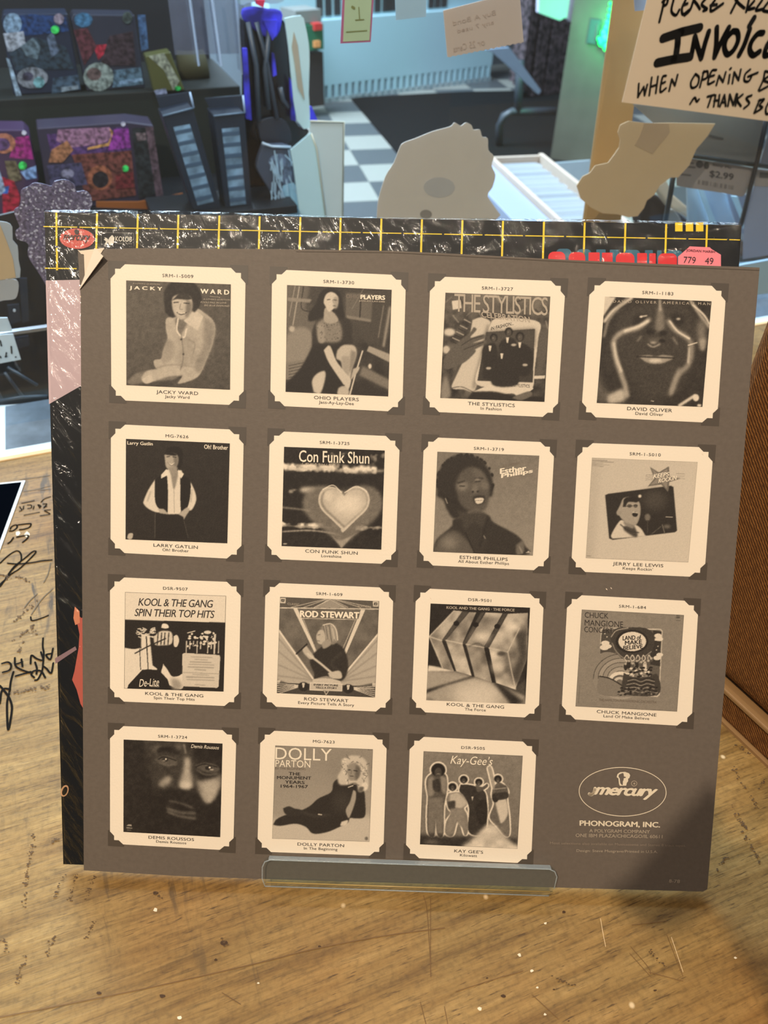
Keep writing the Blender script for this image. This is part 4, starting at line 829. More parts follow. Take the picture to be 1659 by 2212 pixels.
def tagtext(t, q, m_, root=s, bold=0.02): text('lettering', t, on_g(root, zc(Z4, q), DKT, 0.0006), m_, root, 1, bold=bold)
tagtext('$2.99', [(820, 905), (1140, 955), (1130, 1055), (812, 1005)], GI)
tagtext('Sony Pic', [(858, 820), (1112, 862), (1105, 900), (850, 855)], GI)
for k in range(26):
    if rnd.random() < 0.2: continue
    x = 668 + k * 18.3; y = 1035 + k * 3.0; wd = rnd.choice([4, 7, 11]); gp('barcode_bar', zc(Z4, [(x, y), (x + wd, y + 1), (x + wd - 6, y + 58), (x - 6, y + 57)]), DKT, 0.0002, GI2, s, 0, 0.0003)
gell('smudge', *zc(Z4, [(685, 830)])[0], 8, 8, DKT, 0.0002, GI, s, 0.0003); gell('smudge', *zc(Z4, [(775, 845)])[0], 6, 8, DKT, 0.0002, GI, s, 0.0003)
write([[(430, 960), (560, 975)], [(500, 800), (600, 815)], [(520, 860), (620, 870)]], 3, GI2, DKT, s, Z4, 'printed_line', 0.0004)
s = gthing('hang_card', 'blue grey card cut by the right edge, right of the slanting wire', 'card', 1650, 440, DK)
gp('card', [(1640, 365), (1700, 372), (1700, 545), (1605, 560), (1608, 470)], DK, 0.0006, mat('bluegrey_card', (140, 146, 164), 0.6, var=0.05), s)
gp('pale_band', [(1636, 366), (1700, 373), (1700, 405), (1628, 402)], DK, 0.0002, mat('grey_tag', (150, 136, 128), 0.6), s, 0, 0.0004)
gp('band', [(1642, 372), (1700, 378), (1700, 388), (1640, 384)], DK, 0.0002, mat('faint_ink', (92, 86, 82), 0.6), s, 0, 0.0007)
s = gthing('hang_card', 'grey card cut by the right edge above the wire crossbar', 'card', 1655, 350, DK)
gp('card', [(1668, 258), (1700, 262), (1700, 360), (1642, 352)], DK, 0.0006, mat('grey_card2', (124, 122, 130), 0.6, var=0.05), s)
DX = 0.24
s = gthing('sheet_stack', 'bundle of bright blue white sheets leaning under the price tag', 'sheets', 1500, 480, DX)
SH1 = mat('sheet_grey', (176, 190, 196), 0.5, var=0.03); SH2 = mat('sheet_blue', (178, 206, 232), 0.5, var=0.06); SH3 = mat('sheet_bright', (200, 236, 250), 0.5, var=0.03); SH4 = mat('sheet_shade', (138, 146, 164), 0.5)
gp('sheet', zc(Z4, [(520, 1140), (680, 1160), (880, 1700), (700, 1700), (535, 1640)]), DX, 0.003, SH1, s)
gp('sheet', zc(Z4, [(670, 1150), (730, 1160), (920, 1640), (850, 1640)]), DX - 0.02, 0.003, SH3, s)
gp('sheet', zc(Z4, [(700, 1150), (1040, 1220), (1080, 1400), (1180, 1700), (880, 1700)]), DX - 0.01, 0.003, SH2, s)
gp('sheet', zc(Z4, [(1030, 1220), (1300, 1230), (1280, 1560), (1450, 1960), (1200, 1700)]), DX, 0.003, SH4, s)
gp('sheet', zc(Z4, [(1110, 1250), (1190, 1260), (1290, 1560), (1440, 1980), (1360, 1930), (1240, 1560)]), DX - 0.02, 0.003, SH3, s)
gp('sheet', zc(Z4, [(1180, 1240), (1600, 1260), (1640, 1990), (1440, 1960), (1290, 1560)]), DX + 0.01, 0.003, mat('sheet_dusk', (148, 158, 182), 0.5), s)
s = gthing('metal_shelf', 'tan and grey shelf edges between rear record and tweed case', 'shelf', 1620, 560, DX)
gp('shelf_edge', zc(Z4, [(1200, 1800), (1350, 1930), (1650, 1990), (1650, 2100), (1200, 2050)]), DX - 0.03, 0.003, mat('shelf_tan', (120, 104, 92), 0.5), s)
gp('shelf_front', zc(Z4, [(1200, 2050), (1650, 2080), (1650, 2140), (1200, 2130)]), DX - 0.034, 0.003, mat('shelf_grey', (92, 96, 96), 0.4), s)
gp('bright_sheet', [(1590, 575), (1700, 555), (1700, 630), (1600, 640)], -0.02, 0.004, mat('sheet_blue2', (150, 190, 224), 0.5, var=0.1), s)
gp('bright_edge', [(1596, 568), (1700, 560), (1700, 572), (1600, 580)], DX - 0.036, 0.003, SH3, s)
s = gthing('timber_rail', 'slanting pale timber rail behind the black wire at lower right', 'rail', 1460, 440, 0.3)
gp('rail', zc(Z4, [(100, 1130), (250, 1030), (330, 1230), (530, 1400), (530, 1540), (320, 1420)]), 0.3, 0.02, mat('pale_rail', (196, 172, 142), 0.6), s, 0.003)
s = gthing('dark_bundle', 'dark brown fabric bundle right under the tan sticker', 'bundle', 1420, 465, 0.34)
gp('fabric', wob(zc(Z4, [(-60, 1320), (90, 1230), (180, 1290), (300, 1400), (520, 1560), (540, 1700), (-60, 1700)]), 2), 0.34, 0.03, mat('dark_fabric', (48, 38, 36), 0.9, var=0.4, scale=60), s, 0.004)
gp('pale_fold', wob(zc(Z4, [(280, 1430), (360, 1440), (460, 1600), (420, 1700), (260, 1700)]), 2), 0.33, 0.01, mat('greige_fabric', (150, 142, 130), 0.8), s, 0.002)

# ------------------------------------------------------------------ acrylic easel and the two records
ACR = clear('easel_acrylic', (0.93, 0.95, 0.93), 0.06, 1.0, haze=0.012)
ACE = clear('easel_edge', (0.84, 0.87, 0.84), 0.2, 1.6, bump=0.5, bscale=120, haze=0.2)
es = thing('acrylic_easel', 'clear acrylic display easel holding the sleeves behind its front lip', 'easel', (0, 0, 0))
ROT = (math.pi / 2 - LEAN, 0, 0)                 # local x right, y up the sleeve, z towards the viewer
es.location = tuple(BL); es.rotation_euler = ROT
T_ = 0.003; ZF = 0.0012; ZB_ = -0.0095           # inner faces of lip and back plate
e1 = sleeve_xy([(567, 1858), (1204, 1877), (572, 1922), (1190, 1931)], ZF + T_)
xl, xr, yt, yb = e1[0][0], e1[1][0], (e1[0][1] + e1[1][1]) / 2, -0.0026
R8 = 0.004
pl = [(xl + 0.0015, yb), (xl, yb + 0.004), (xl, yt - R8)] + [(xl + R8 - R8 * math.cos(a), yt - R8 + R8 * math.sin(a)) for a in np.linspace(0.2, math.pi / 2, 6)] + [(xr - R8 + R8 * math.sin(a), yt - R8 + R8 * math.cos(a)) for a in np.linspace(0, math.pi / 2 - 0.2, 6)] + [(xr, yt - R8), (xr - 0.001, yb + 0.004), (xr - 0.0035, yb)]
prism('front_lip', pl, ZF, ZF + T_, ACR, es, 'z')
box('lip_top_edge', xl + 0.003, xr - 0.003, yt - 0.0003, yt + 0.0004, ZF - 0.0001, ZF + T_ + 0.0001, ACE, es)
zr = ZF + T_
tube('lip_rim', [(xl + 0.0015, yb, zr), (xl, yb + 0.004, zr), (xl, yt - R8, zr), (xl + 0.0012, yt - 0.0012, zr), (xl + R8, yt, zr), (xr - R8, yt, zr), (xr - 0.0012, yt - 0.0012, zr), (xr, yt - R8, zr), (xr - 0.001, yb + 0.004, zr)], 0.00035, ACE, es)
tube('lip_rim', [(xl + 0.0015, yb, zr), (xr - 0.0035, yb, zr)], 0.00035, ACE, es)
tube('bend_glint_line', [(xl + 0.002, yb + 0.0022, zr), (xr - 0.003, yb + 0.0022, zr)], 0.0003, mat('bend_glint', (170, 140, 80), 0.3), es)  # warm glint along the bend, painted as a coloured tube
box('ledge', xl + 0.001, xr - 0.003, yb, -0.0003, ZB_ - T_, ZF + 0.0001, ACR, es)
box('back_plate', xl + 0.02, xr - 0.02, 0.0, 0.2, ZB_ - T_, ZB_, ACR, es)
# rear leg: from the top of the back plate down to the counter
lt = np.array([0.2, ZB_ - T_]); c_, s_ = math.cos(math.pi / 2 - LEAN), math.sin(math.pi / 2 - LEAN)
def loc_of(y, z): y, z = y - BL[1], z - BL[2]; return (y * math.sin(LEAN) + z * math.cos(LEAN), -y * math.cos(LEAN) + z * math.sin(LEAN))
top_w = (BL[1] + 0.2 * math.sin(LEAN) - lt[1] * math.cos(LEAN), BL[2] + 0.2 * math.cos(LEAN) + lt[1] * math.sin(LEAN))
f1 = loc_of(top_w[0] + 0.05, 0.0004); f2 = loc_of(top_w[0] + 0.053, 0.0004)
mesh('rear_leg', *(lambda q: ([(x, a, b) for x in (xl + 0.04, xr - 0.04) for a, b in q], [(0, 1, 2, 3), (7, 6, 5, 4), (0, 4, 5, 1), (1, 5, 6, 2), (2, 6, 7, 3), (3, 7, 4, 0)]))([(0.2, ZB_ - T_), (0.2 - 0.003, ZB_ - T_), f1, f2]), ACR, es)

front = thing('record_sleeve', 'brown grey record sleeve printed with fifteen framed album pictures, front of the two', 'record sleeve', tuple(BL), ROT)
SLV = paper_mat('sleeve_board', (106, 95, 85), 0.05, 0.55, 0.25)
SLE = mat('sleeve_edge', (86, 74, 62), 0.7)
sp = lambda pts, off=0.0: sleeve_xy(pts, off)
# body: worn upper left corner missing, top edge slightly bowed
top = [(226, 538), (300, 536), (420, 537), (600, 538), (850, 542), (1000, 549), (1200, 560), (1400, 569), (1641, 578)]
body = [(168, 544), (174, 640), (181, 1880)] + [(400, 1893), (700, 1903), (1000, 1911), (1200, 1917), (1518, 1926), (1528, 1921)] + top[::-1]
bxy = sp(body)
prism('cover_board', bxy, -0.0032, 0.0, SLV, front, 'z')
mouth = sp([(640, 543), (850, 545), (1000, 553), (1200, 563), (1400, 573), (1640, 583), (1640, 584.5), (1400, 574.8), (1200, 564.8), (1000, 554.6), (850, 546.5), (640, 544)])
flat('opening_edge', mouth, 0.0002, SLE, front)
tear = mat('torn_paper', (226, 206, 184), 0.8, var=0.06, scale=60)
# torn corner: raw paper triangle and folded flap standing slightly proud
flat('torn_layer', sp([(168, 540), (174, 542), (226, 536), (186, 600), (172, 628), (184, 600), (183, 575), (182, 550), (176, 549)]), 0.0004, tear, front)
fl = sp([(205, 536), (229, 557), (172, 627), (186, 590)])
mesh('folded_flap', [(fl[0][0], fl[0][1], 0.0005), (fl[1][0], fl[1][1], 0.0035), (fl[2][0], fl[2][1], 0.0006), (fl[3][0], fl[3][1], 0.0006), (fl[0][0], fl[0][1], 0.0001), (fl[1][0], fl[1][1], 0.003), (fl[2][0], fl[2][1], 0.0002), (fl[3][0], fl[3][1], 0.0002)],
     [(0, 3, 2, 1), (4, 5, 6, 7), (0, 1, 5, 4), (1, 2, 6, 5), (2, 3, 7, 6), (3, 0, 4, 7)], tear, front)
for x, y in ((1318, 1268), (928, 1290), (172, 638), (1308, 1270), (1515, 979)): flat('nick', sp([(x, y), (x + 3, y + 2), (x + 4, y + 5), (x + 1, y + 3)]), 0.0003, tear, front)

# ---- rear record in shrink wrap
ROFF = -0.0046
rear = thing('wrapped_record', 'shrink wrapped black record with a yellow grid standing behind the grey sleeve', 'record', tuple(BL + SN * ROFF), ROT)
rp = lambda pts: sleeve_xy(pts, ROFF)
rc = [(96, 458), (137, 1872)]
R4 = rp([(96, 458), (137, 1874), (1602, 486)]); RX0 = R4[0]; RX1 = R4[1]
RB = R4[2] + (R4[1] - R4[0])
RB = (R4[2][0] + (R4[1] - R4[0])[0], R4[2][1] + (R4[1] - R4[0])[1])
BLK = mat('black_cover', (13, 12, 11), 0.5, var=0.25, scale=8, spec=0.3)
lowy = 0.0002
prism('cover_board', [tuple(R4[0]), (R4[1][0], max(R4[1][1], lowy)), (RB[0], max(RB[1], lowy)), tuple(R4[2])], -0.004, 0.0, BLK, rear)
PK = mat('mauve_print', (192, 166, 170), 0.5, var=0.06, scale=10)
flat('mauve_panel', rp([(99, 606), (190, 604), (190, 824), (174, 834), (106, 873)]), 0.0001, PK, rear)
YE = mat('yellow_grid', (240, 206, 30), 0.5, var=0.04)
def rline(a, b, wd, m=YE, z=0.00015, nm='grid_line'):
    a, b = np.array(a, float), np.array(b, float); d = (b - a) / np.linalg.norm(b - a); n = np.array([-d[1], d[0]]) * wd / 2
    return flat(nm, rp([a + n, b + n, b - n, a - n]), z, m, rear)
for i, x in enumerate([123, 209, 297, 384.5, 473, 560, 648, 735, 823, 910.5, 998, 1085.5, 1174, 1262, 1350, 1438, 1526]):
    yt = 459 + (x - 96) * 0.0186; 
    if i == 0: rline((122, yt), (122.5, 531), 4); rline((123, 536), (123.5, 584), 4)
    else: rline((x + 1, yt), (x - 2, 580), 4)
    hy = 490 + (x - 123) * 0.0191
    rline((x, hy), (x + 44, hy + 0.9), 2.0); rline((x + 49, hy + 1), (min(x + 87, 1598), hy + 1.7), 2.0)
rline((94, 489.5), (123, 490), 2.0); rline((97, 579.5), (166, 580.5), 2.2)
for x in (1458, 1481, 1503): flat('yellow_block', rp([(x, 481), (x + 16, 481), (x + 16, 500), (x, 500)]), 0.0002, YE, rear)
RED = mat('red_letter', (220, 28, 34), 0.45); TEAL = mat('teal_letter', (34, 96, 120), 0.45)
def blob(nm, x0, x1, y, r, m, z, yb=590):
    pts = [(x0, yb), (x0, y + r)] + [(x0 + r - r * math.cos(a), y + r - r * math.sin(a)) for a in np.linspace(0.1, 1.57, 6)] + [(x1 - r + r * math.sin(a), y + r - r * math.cos(a)) for a in np.linspace(0, 1.47, 6)] + [(x1, yb)]
    flat(nm, rp(pts), z, m, rear)
for x0, x1, y, r in ((1184, 1221, 544, 12), (1228, 1264, 545, 12), (1271, 1295, 545.5, 2), (1300, 1323, 546, 2), (1330, 1370, 546.5, 12), (1376, 1397, 547, 2), (1402, 1416, 547.5, 2), (1421, 1462, 547.5, 12)):
    blob('teal_letter_top', x0 + 17, x1 + 13, y - 6.5, r * .8, TEAL, 0.00015); blob('red_letter_top', x0, x1, y, r, RED, 0.0003)
# label oval and boxed mark
def ell_px(cx, cy, rx, ry, rot=0, n=36): return [(cx + rx * math.cos(t) * math.cos(rot) - ry * math.sin(t) * math.sin(rot), cy + rx * math.cos(t) * math.sin(rot) + ry * math.sin(t) * math.cos(rot)) for t in np.linspace(0, 2 * math.pi, n, endpoint=False)]
flat('label_oval', rp(ell_px(167, 516, 37.5, 22, 0.03)), 0.0003, mat('oval_red', (190, 60, 44), 0.45), rear)
def on_r(quad, z):
    H = homog([(0, 0), (1, 0), (1, 1), (0, 1)], quad)
    return lambda uv: np.c_[rp(apply(H, uv)), np.full(len(uv), z)]
DKI = mat('dark_logo', (40, 20, 16), 0.5); WHI = mat('white_print', (214, 206, 190), 0.5)
text('lettering', 'mercury', on_r([(137, 507), (196, 509), (196, 526), (137, 524)], 0.0005), DKI, rear, 1, bold=0.03, shear=0.4)
flat('head_mark', rp([(161, 500), (163, 496), (169, 496), (172, 499), (170, 507), (164, 507)]), 0.0005, DKI, rear)
for a, b in (((219, 502.5), (289, 504)), ((289, 504), (290, 532)), ((219, 502.5), (219.5, 531))): rline(a, b, 0.8, mat('grey_print', (120, 116, 106), 0.5), 0.0002, 'mark_frame')
text('lettering', 'KOLOB', on_r([(250, 511), (286, 512), (286, 523), (250, 522)], 0.0005), WHI, rear, 1, bold=0.02)
text('lettering', 'PRODUCTIONS', on_r([(250, 524), (286, 525), (286, 529), (250, 528)], 0.0005), mat('grey_print', (120, 116, 106), 0.5), rear, 1)
flat('bee_mark', rp([(237, 530), (233, 522), (237, 514), (243, 508), (248, 514), (247, 524), (244, 530)]), 0.0005, WHI, rear)
flat('bee_mark', rp([(227, 528), (230, 522), (225, 518), (228, 516), (226, 513), (232, 515), (235, 519), (232, 528)]), 0.0005, WHI, rear)
# red figure, ring and pink line lower down on the picture side
flat('red_shape', rp([(176, 1335), (160, 1320), (160, 1340), (168, 1350), (172, 1370), (170, 1400), (161, 1450), (156, 1468), (166, 1490), (174, 1520), (180, 1530), (200, 1530), (200, 1320)]), 0.00012, mat('red_skin_print', (190, 92, 76), 0.5), rear)
flat('pale_shape', rp([(162, 1310), (172, 1320), (173, 1345), (163, 1350), (159, 1335)]), 0.0002, mat('peach_print', (214, 132, 96), 0.5), rear)
flat('mauve_line', rp([(119, 1422), (163, 1396), (166, 1403), (120, 1434)]), 0.0002, mat('mauve_line', (140, 112, 116), 0.5), rear)
flat('ring_mark', rp(ell_px(140, 1708, 8, 13, 0.35)), 0.0002, mat('peach_print2', (196, 150, 110), 0.5), rear)
flat('ring_mark', rp(ell_px(140.5, 1708, 5, 9.5, 0.35)), 0.0004, BLK, rear)
# price sticker
PS = link(bpy.data.objects.new('price_sticker', bpy.data.meshes.new('price_sticker'))); PS.parent = rear
v, f = prism_vf([tuple(p) for p in rp([(1462, 556), (1484, 537), (1487, 534), (1530, 536), (1534, 540), (1554, 552), (1554, 590), (1462, 590)])], 0.0014, 0.0017)
PS.data.from_pydata(v, [], f); PS.data.materials.append(mat('pink_sticker', (236, 128, 138), 0.5, var=0.03)); PS['label'] = 'pink notched price sticker'
text('lettering', 'JORDAN MARSH', on_r([(1479, 540), (1541, 543.5), (1541, 550), (1479, 546.5)], 0.0019), mat('maroon_print', (110, 34, 50), 0.5), PS, 1, bold=0.02)
text('lettering', '779', on_r([(1474, 556), (1500, 557), (1499, 571), (1473, 570)], 0.0019), mat('number_print', (50, 14, 24), 0.5), PS, 1)
text('lettering', '49', on_r([(1520, 558), (1538, 559), (1537, 573), (1519, 572)], 0.0019), mat('number_print', (50, 14, 24), 0.5), PS, 1)
# wrinkled film
FILM = clear('shrink_film', (0.97, 0.97, 0.97), 0.10, 1.35, bump=1.0, bscale=150, haze=0.0005, stretch=(1, 4.5, 1, 0.55))
nx, ny = 260, 90; V = []; Fc = []
o0 = R4[0]; ex_ = (R4[2] - R4[0]); ey_ = (R4[1] - R4[0])
nr = np.random.RandomState(3)
def film_h(u, v_, X, Y):
    h = 0.00035 * math.sin(X * 300 + 5 * math.sin(Y * 130)) * math.exp(-v_ * 9) + 0.0004 * math.sin((X * 0.9 + Y) * 520 + 3 * math.sin(X * 60)) * math.exp(-min(v_, 0.3) * 8)
    d = math.hypot(u * 1.0, v_); a = math.atan2(v_, u + 1e-6); h += 0.0008 * max(0, math.sin(a * 26)) * math.exp(-d * 9)
    d2 = math.hypot(1 - u, v_); a2 = math.atan2(v_, 1 - u + 1e-6); h += 0.0009 * max(0, math.sin(a2 * 30)) * math.exp(-d2 * 10)
    return 0.0007 + h
for j in range(ny + 1):
    v_ = (j / ny) ** 2.0
    for i in range(nx + 1):
        u = i / nx; p = o0 + ex_ * u + ey_ * v_ * 0.998; bulge = 0.0006 if j == 0 else 0
        V.append((p[0] + (0 if 0 < i < nx else (-0.0006 if i == 0 else 0.0006)), p[1] + (0.0012 + 0.0008 * math.sin(u * 9) * math.exp(-u) if j == 0 else 0), film_h(u, v_, p[0], p[1]) if 0 < i < nx and j else -0.001))
Fc = [(j * (nx + 1) + i, (j + 1) * (nx + 1) + i, (j + 1) * (nx + 1) + i + 1, j * (nx + 1) + i + 1) for j in range(ny) for i in range(nx)]
mesh('shrink_film', V, Fc, FILM, rear, True)

# ------------------------------------------------------------------ fifteen framed album pictures printed on the front sleeve
CREAM = paper_mat('card_cream', (238, 222, 200), 0.02, 0.55)
MOUNT = mat('corner_mount', (76, 66, 56), 0.55, var=0.06)
CINK = mat('card_ink', (52, 44, 38), 0.55)
PRINT = print_mat('halftone_print')
DARK, PAP = np.array(lin((37, 31, 27))[:3]), np.array(lin((236, 219, 196))[:3])
NA = 168; SS = 2
class Art:
    """ink tones laid on a small grid; shapes are given in zoom-view points"""
    def __init__(s, crop, quad, bg=0.2):
        s.crop, s.quad = crop, quad; s.H = homog(quad, [(0, 0), (1, 0), (1, 1), (0, 1)]); s.W = np.linalg.norm(np.subtract(quad[1], quad[0]))
        n = NA * SS; g = (np.arange(n) + 0.5) / n; s.X, s.Y = np.meshgrid(g, g); s.a = np.full((n, n), float(bg)); s.n = n; s.rs = np.random.RandomState(int(quad[0][0]))
    def blur(s, a, sg):
        if sg < 0.4: return a
        r = int(sg * 2.5) + 1; k = np.exp(-0.5 * (np.arange(-r, r + 1) / sg) ** 2); k /= k.sum()
        a = np.apply_along_axis(lambda v: np.convolve(np.pad(v, r, 'edge'), k, 'valid'), 0, a); return np.apply_along_axis(lambda v: np.convolve(np.pad(v, r, 'edge'), k, 'valid'), 1, a)
    def put(s, m, val, soft, al):
        m = m.astype(float)
        if soft: m = s.blur(m, soft * s.n / s.W)
        s.a += m * al * (val - s.a); return s
    def mask(s, p):
        p = apply(s.H, p); m = np.zeros(s.a.shape, bool); n = len(p)
        for i in range(n):
            (x1, y1), (x2, y2) = p[i], p[(i + 1) % n]
            if y1 == y2: continue
            m ^= ((y1 > s.Y) != (y2 > s.Y)) & (s.X < (x2 - x1) * (s.Y - y1) / (y2 - y1) + x1)
        return m
    def P(s, p, v, soft=0, al=1): return s.put(s.mask(p), v, soft, al)
    def S(s, p, v, soft=0, al=1): return s.put(s.mask(wob(p, 5)), v, soft, al)
    def E(s, cx, cy, rx, ry, v, soft=0, al=1, rot=0):
        t = np.linspace(0, 2 * math.pi, 26, endpoint=False)
        return s.P([(cx + rx * math.cos(q) * math.cos(rot) - ry * math.sin(q) * math.sin(rot), cy + rx * math.cos(q) * math.sin(rot) + ry * math.sin(q) * math.cos(rot)) for q in t], v, soft, al)
    def L(s, p, w_, v, soft=0, al=1, curve=True):
        if curve and len(p) > 2: p = smooth_line(p, 5)
        m = np.zeros(s.a.shape, bool); q = apply(s.H, [tuple(x) for x in p]); r = w_ / s.W / 2
        for a, b in zip(q[:-1], q[1:]):
            d = b - a; L2 = d @ d + 1e-12; t = np.clip(((s.X - a[0]) * d[0] + (s.Y - a[1]) * d[1]) / L2, 0, 1)
            m |= (s.X - a[0] - t * d[0]) ** 2 + (s.Y - a[1] - t * d[1]) ** 2 < r * r
        return s.put(m, v, soft, al)
    def G(s, v0, v1, ang=90, al=1):
        t = s.X * math.cos(math.radians(ang)) + s.Y * math.sin(math.radians(ang)); t = (t - t.min()) / (t.max() - t.min()); s.a += al * (v0 + (v1 - v0) * t - s.a); return s
    def cloud(s, cell, lo=0, hi=1):
        k = s.rs.rand(int(cell) + 3, int(cell) + 3); x = s.X * cell; y = s.Y * cell; i, j = x.astype(int), y.astype(int); fx, fy = x - i, y - j; fx = fx * fx * (3 - 2 * fx); fy = fy * fy * (3 - 2 * fy)
        return lo + (hi - lo) * ((k[j, i] * (1 - fx) + k[j, i + 1] * fx) * (1 - fy) + (k[j + 1, i] * (1 - fx) + k[j + 1, i + 1] * fx) * fy)
    def N(s, amp, cell=40):
        s.a += amp * (s.cloud(cell) - 0.5) + amp * 0.6 * (s.cloud(cell * 2.3) - 0.5); return s
    def done(s):
        a = s.a.reshape(NA, SS, NA, SS).mean((1, 3)); a = a + 0.02 * s.rs.randn(NA, NA); return np.clip(a, 0, 1)

CA, CB_, CC, CD_, CE, CF, CG, CH_ = (150, 530, 2.212), (880, 530, 2.1296), (150, 890, 2.212), (880, 920, 2.304), (150, 1220, 2.212), (850, 1240, 2.212), (150, 1550, 2.212), (830, 1560, 2.1545)
def a11():
    a = Art(CA, [(272, 168), (772, 187), (768, 690), (273, 668)], .27).G(.30, .24, 60); a.E(330, 330, 120, 120, .32, 60, .5)
    a.S([(275, 670), (280, 630), (340, 600), (420, 595), (520, 620), (620, 640), (760, 650), (768, 690), (275, 690)], .20, 6); a.S([(275, 650), (330, 605), (430, 598), (520, 610), (500, 640), (380, 650), (300, 665)], .42, 4)
    a.S([(640, 580), (720, 620), (765, 680), (600, 690), (510, 680), (520, 640)], .24, 3)
    a.S([(505, 345), (465, 350), (462, 400), (470, 450), (450, 500), (440, 540), (405, 550), (420, 590), (490, 600), (540, 620), (520, 660), (610, 630), (650, 560), (690, 450), (692, 370), (640, 320), (600, 305)], .68, 2)
    a.S([(640, 330), (690, 380), (690, 450), (650, 560), (615, 610), (600, 560), (640, 470)], .50, 8); a.S([(470, 440), (500, 470), (490, 540), (450, 560), (445, 520)], .56, 6); a.S([(520, 440), (600, 430), (590, 560), (520, 570)], .60, 10)
    a.S([(505, 360), (525, 430), (560, 380), (560, 350), (520, 340)], .40, 4); a.L([(520, 350), (515, 410), (548, 440), (560, 400)], 8, .86, 1); a.P([(545, 360), (600, 310), (640, 340), (612, 408), (570, 380)], .80, 2)
    a.L([(535, 420), (545, 530), (530, 600)], 5, .42, 2); a.L([(570, 450), (600, 470), (590, 520)], 4, .5, 2); a.E(535, 450, 5, 5, .2, 1); a.E(545, 520, 5, 5, .25, 1)
    a.L([(420, 585), (480, 570), (560, 575), (640, 590)], 4, .50, 3); a.S([(345, 632), (370, 600), (430, 590), (520, 590), (540, 620), (480, 625), (400, 650), (360, 655)], .70, 3); a.S([(345, 640), (385, 620), (400, 645), (370, 660)], .78, 2)
    a.E(540, 245, 88, 82, .10, 4); a.S([(455, 250), (460, 320), (500, 345), (490, 280)], .10, 3); a.S([(610, 200), (632, 260), (600, 320), (585, 290)], .10, 3)
    a.S([(490, 265), (500, 245), (540, 235), (580, 250), (588, 290), (575, 330), (545, 355), (515, 345), (495, 310)], .74, 3); a.S([(560, 260), (588, 280), (575, 330), (555, 345)], .42, 5); a.S([(490, 265), (540, 225), (585, 255), (560, 262), (520, 258)], .14, 2)
    a.L([(500, 275), (522, 273)], 5, .18, 1); a.L([(548, 277), (572, 280)], 5, .15, 1); a.L([(533, 280), (528, 305), (542, 308)], 3, .45, 1); a.L([(515, 322), (535, 332), (560, 322)], 5, .25, 1); a.L([(520, 325), (552, 325)], 3, .92, .5); a.N(.06, 30); return a
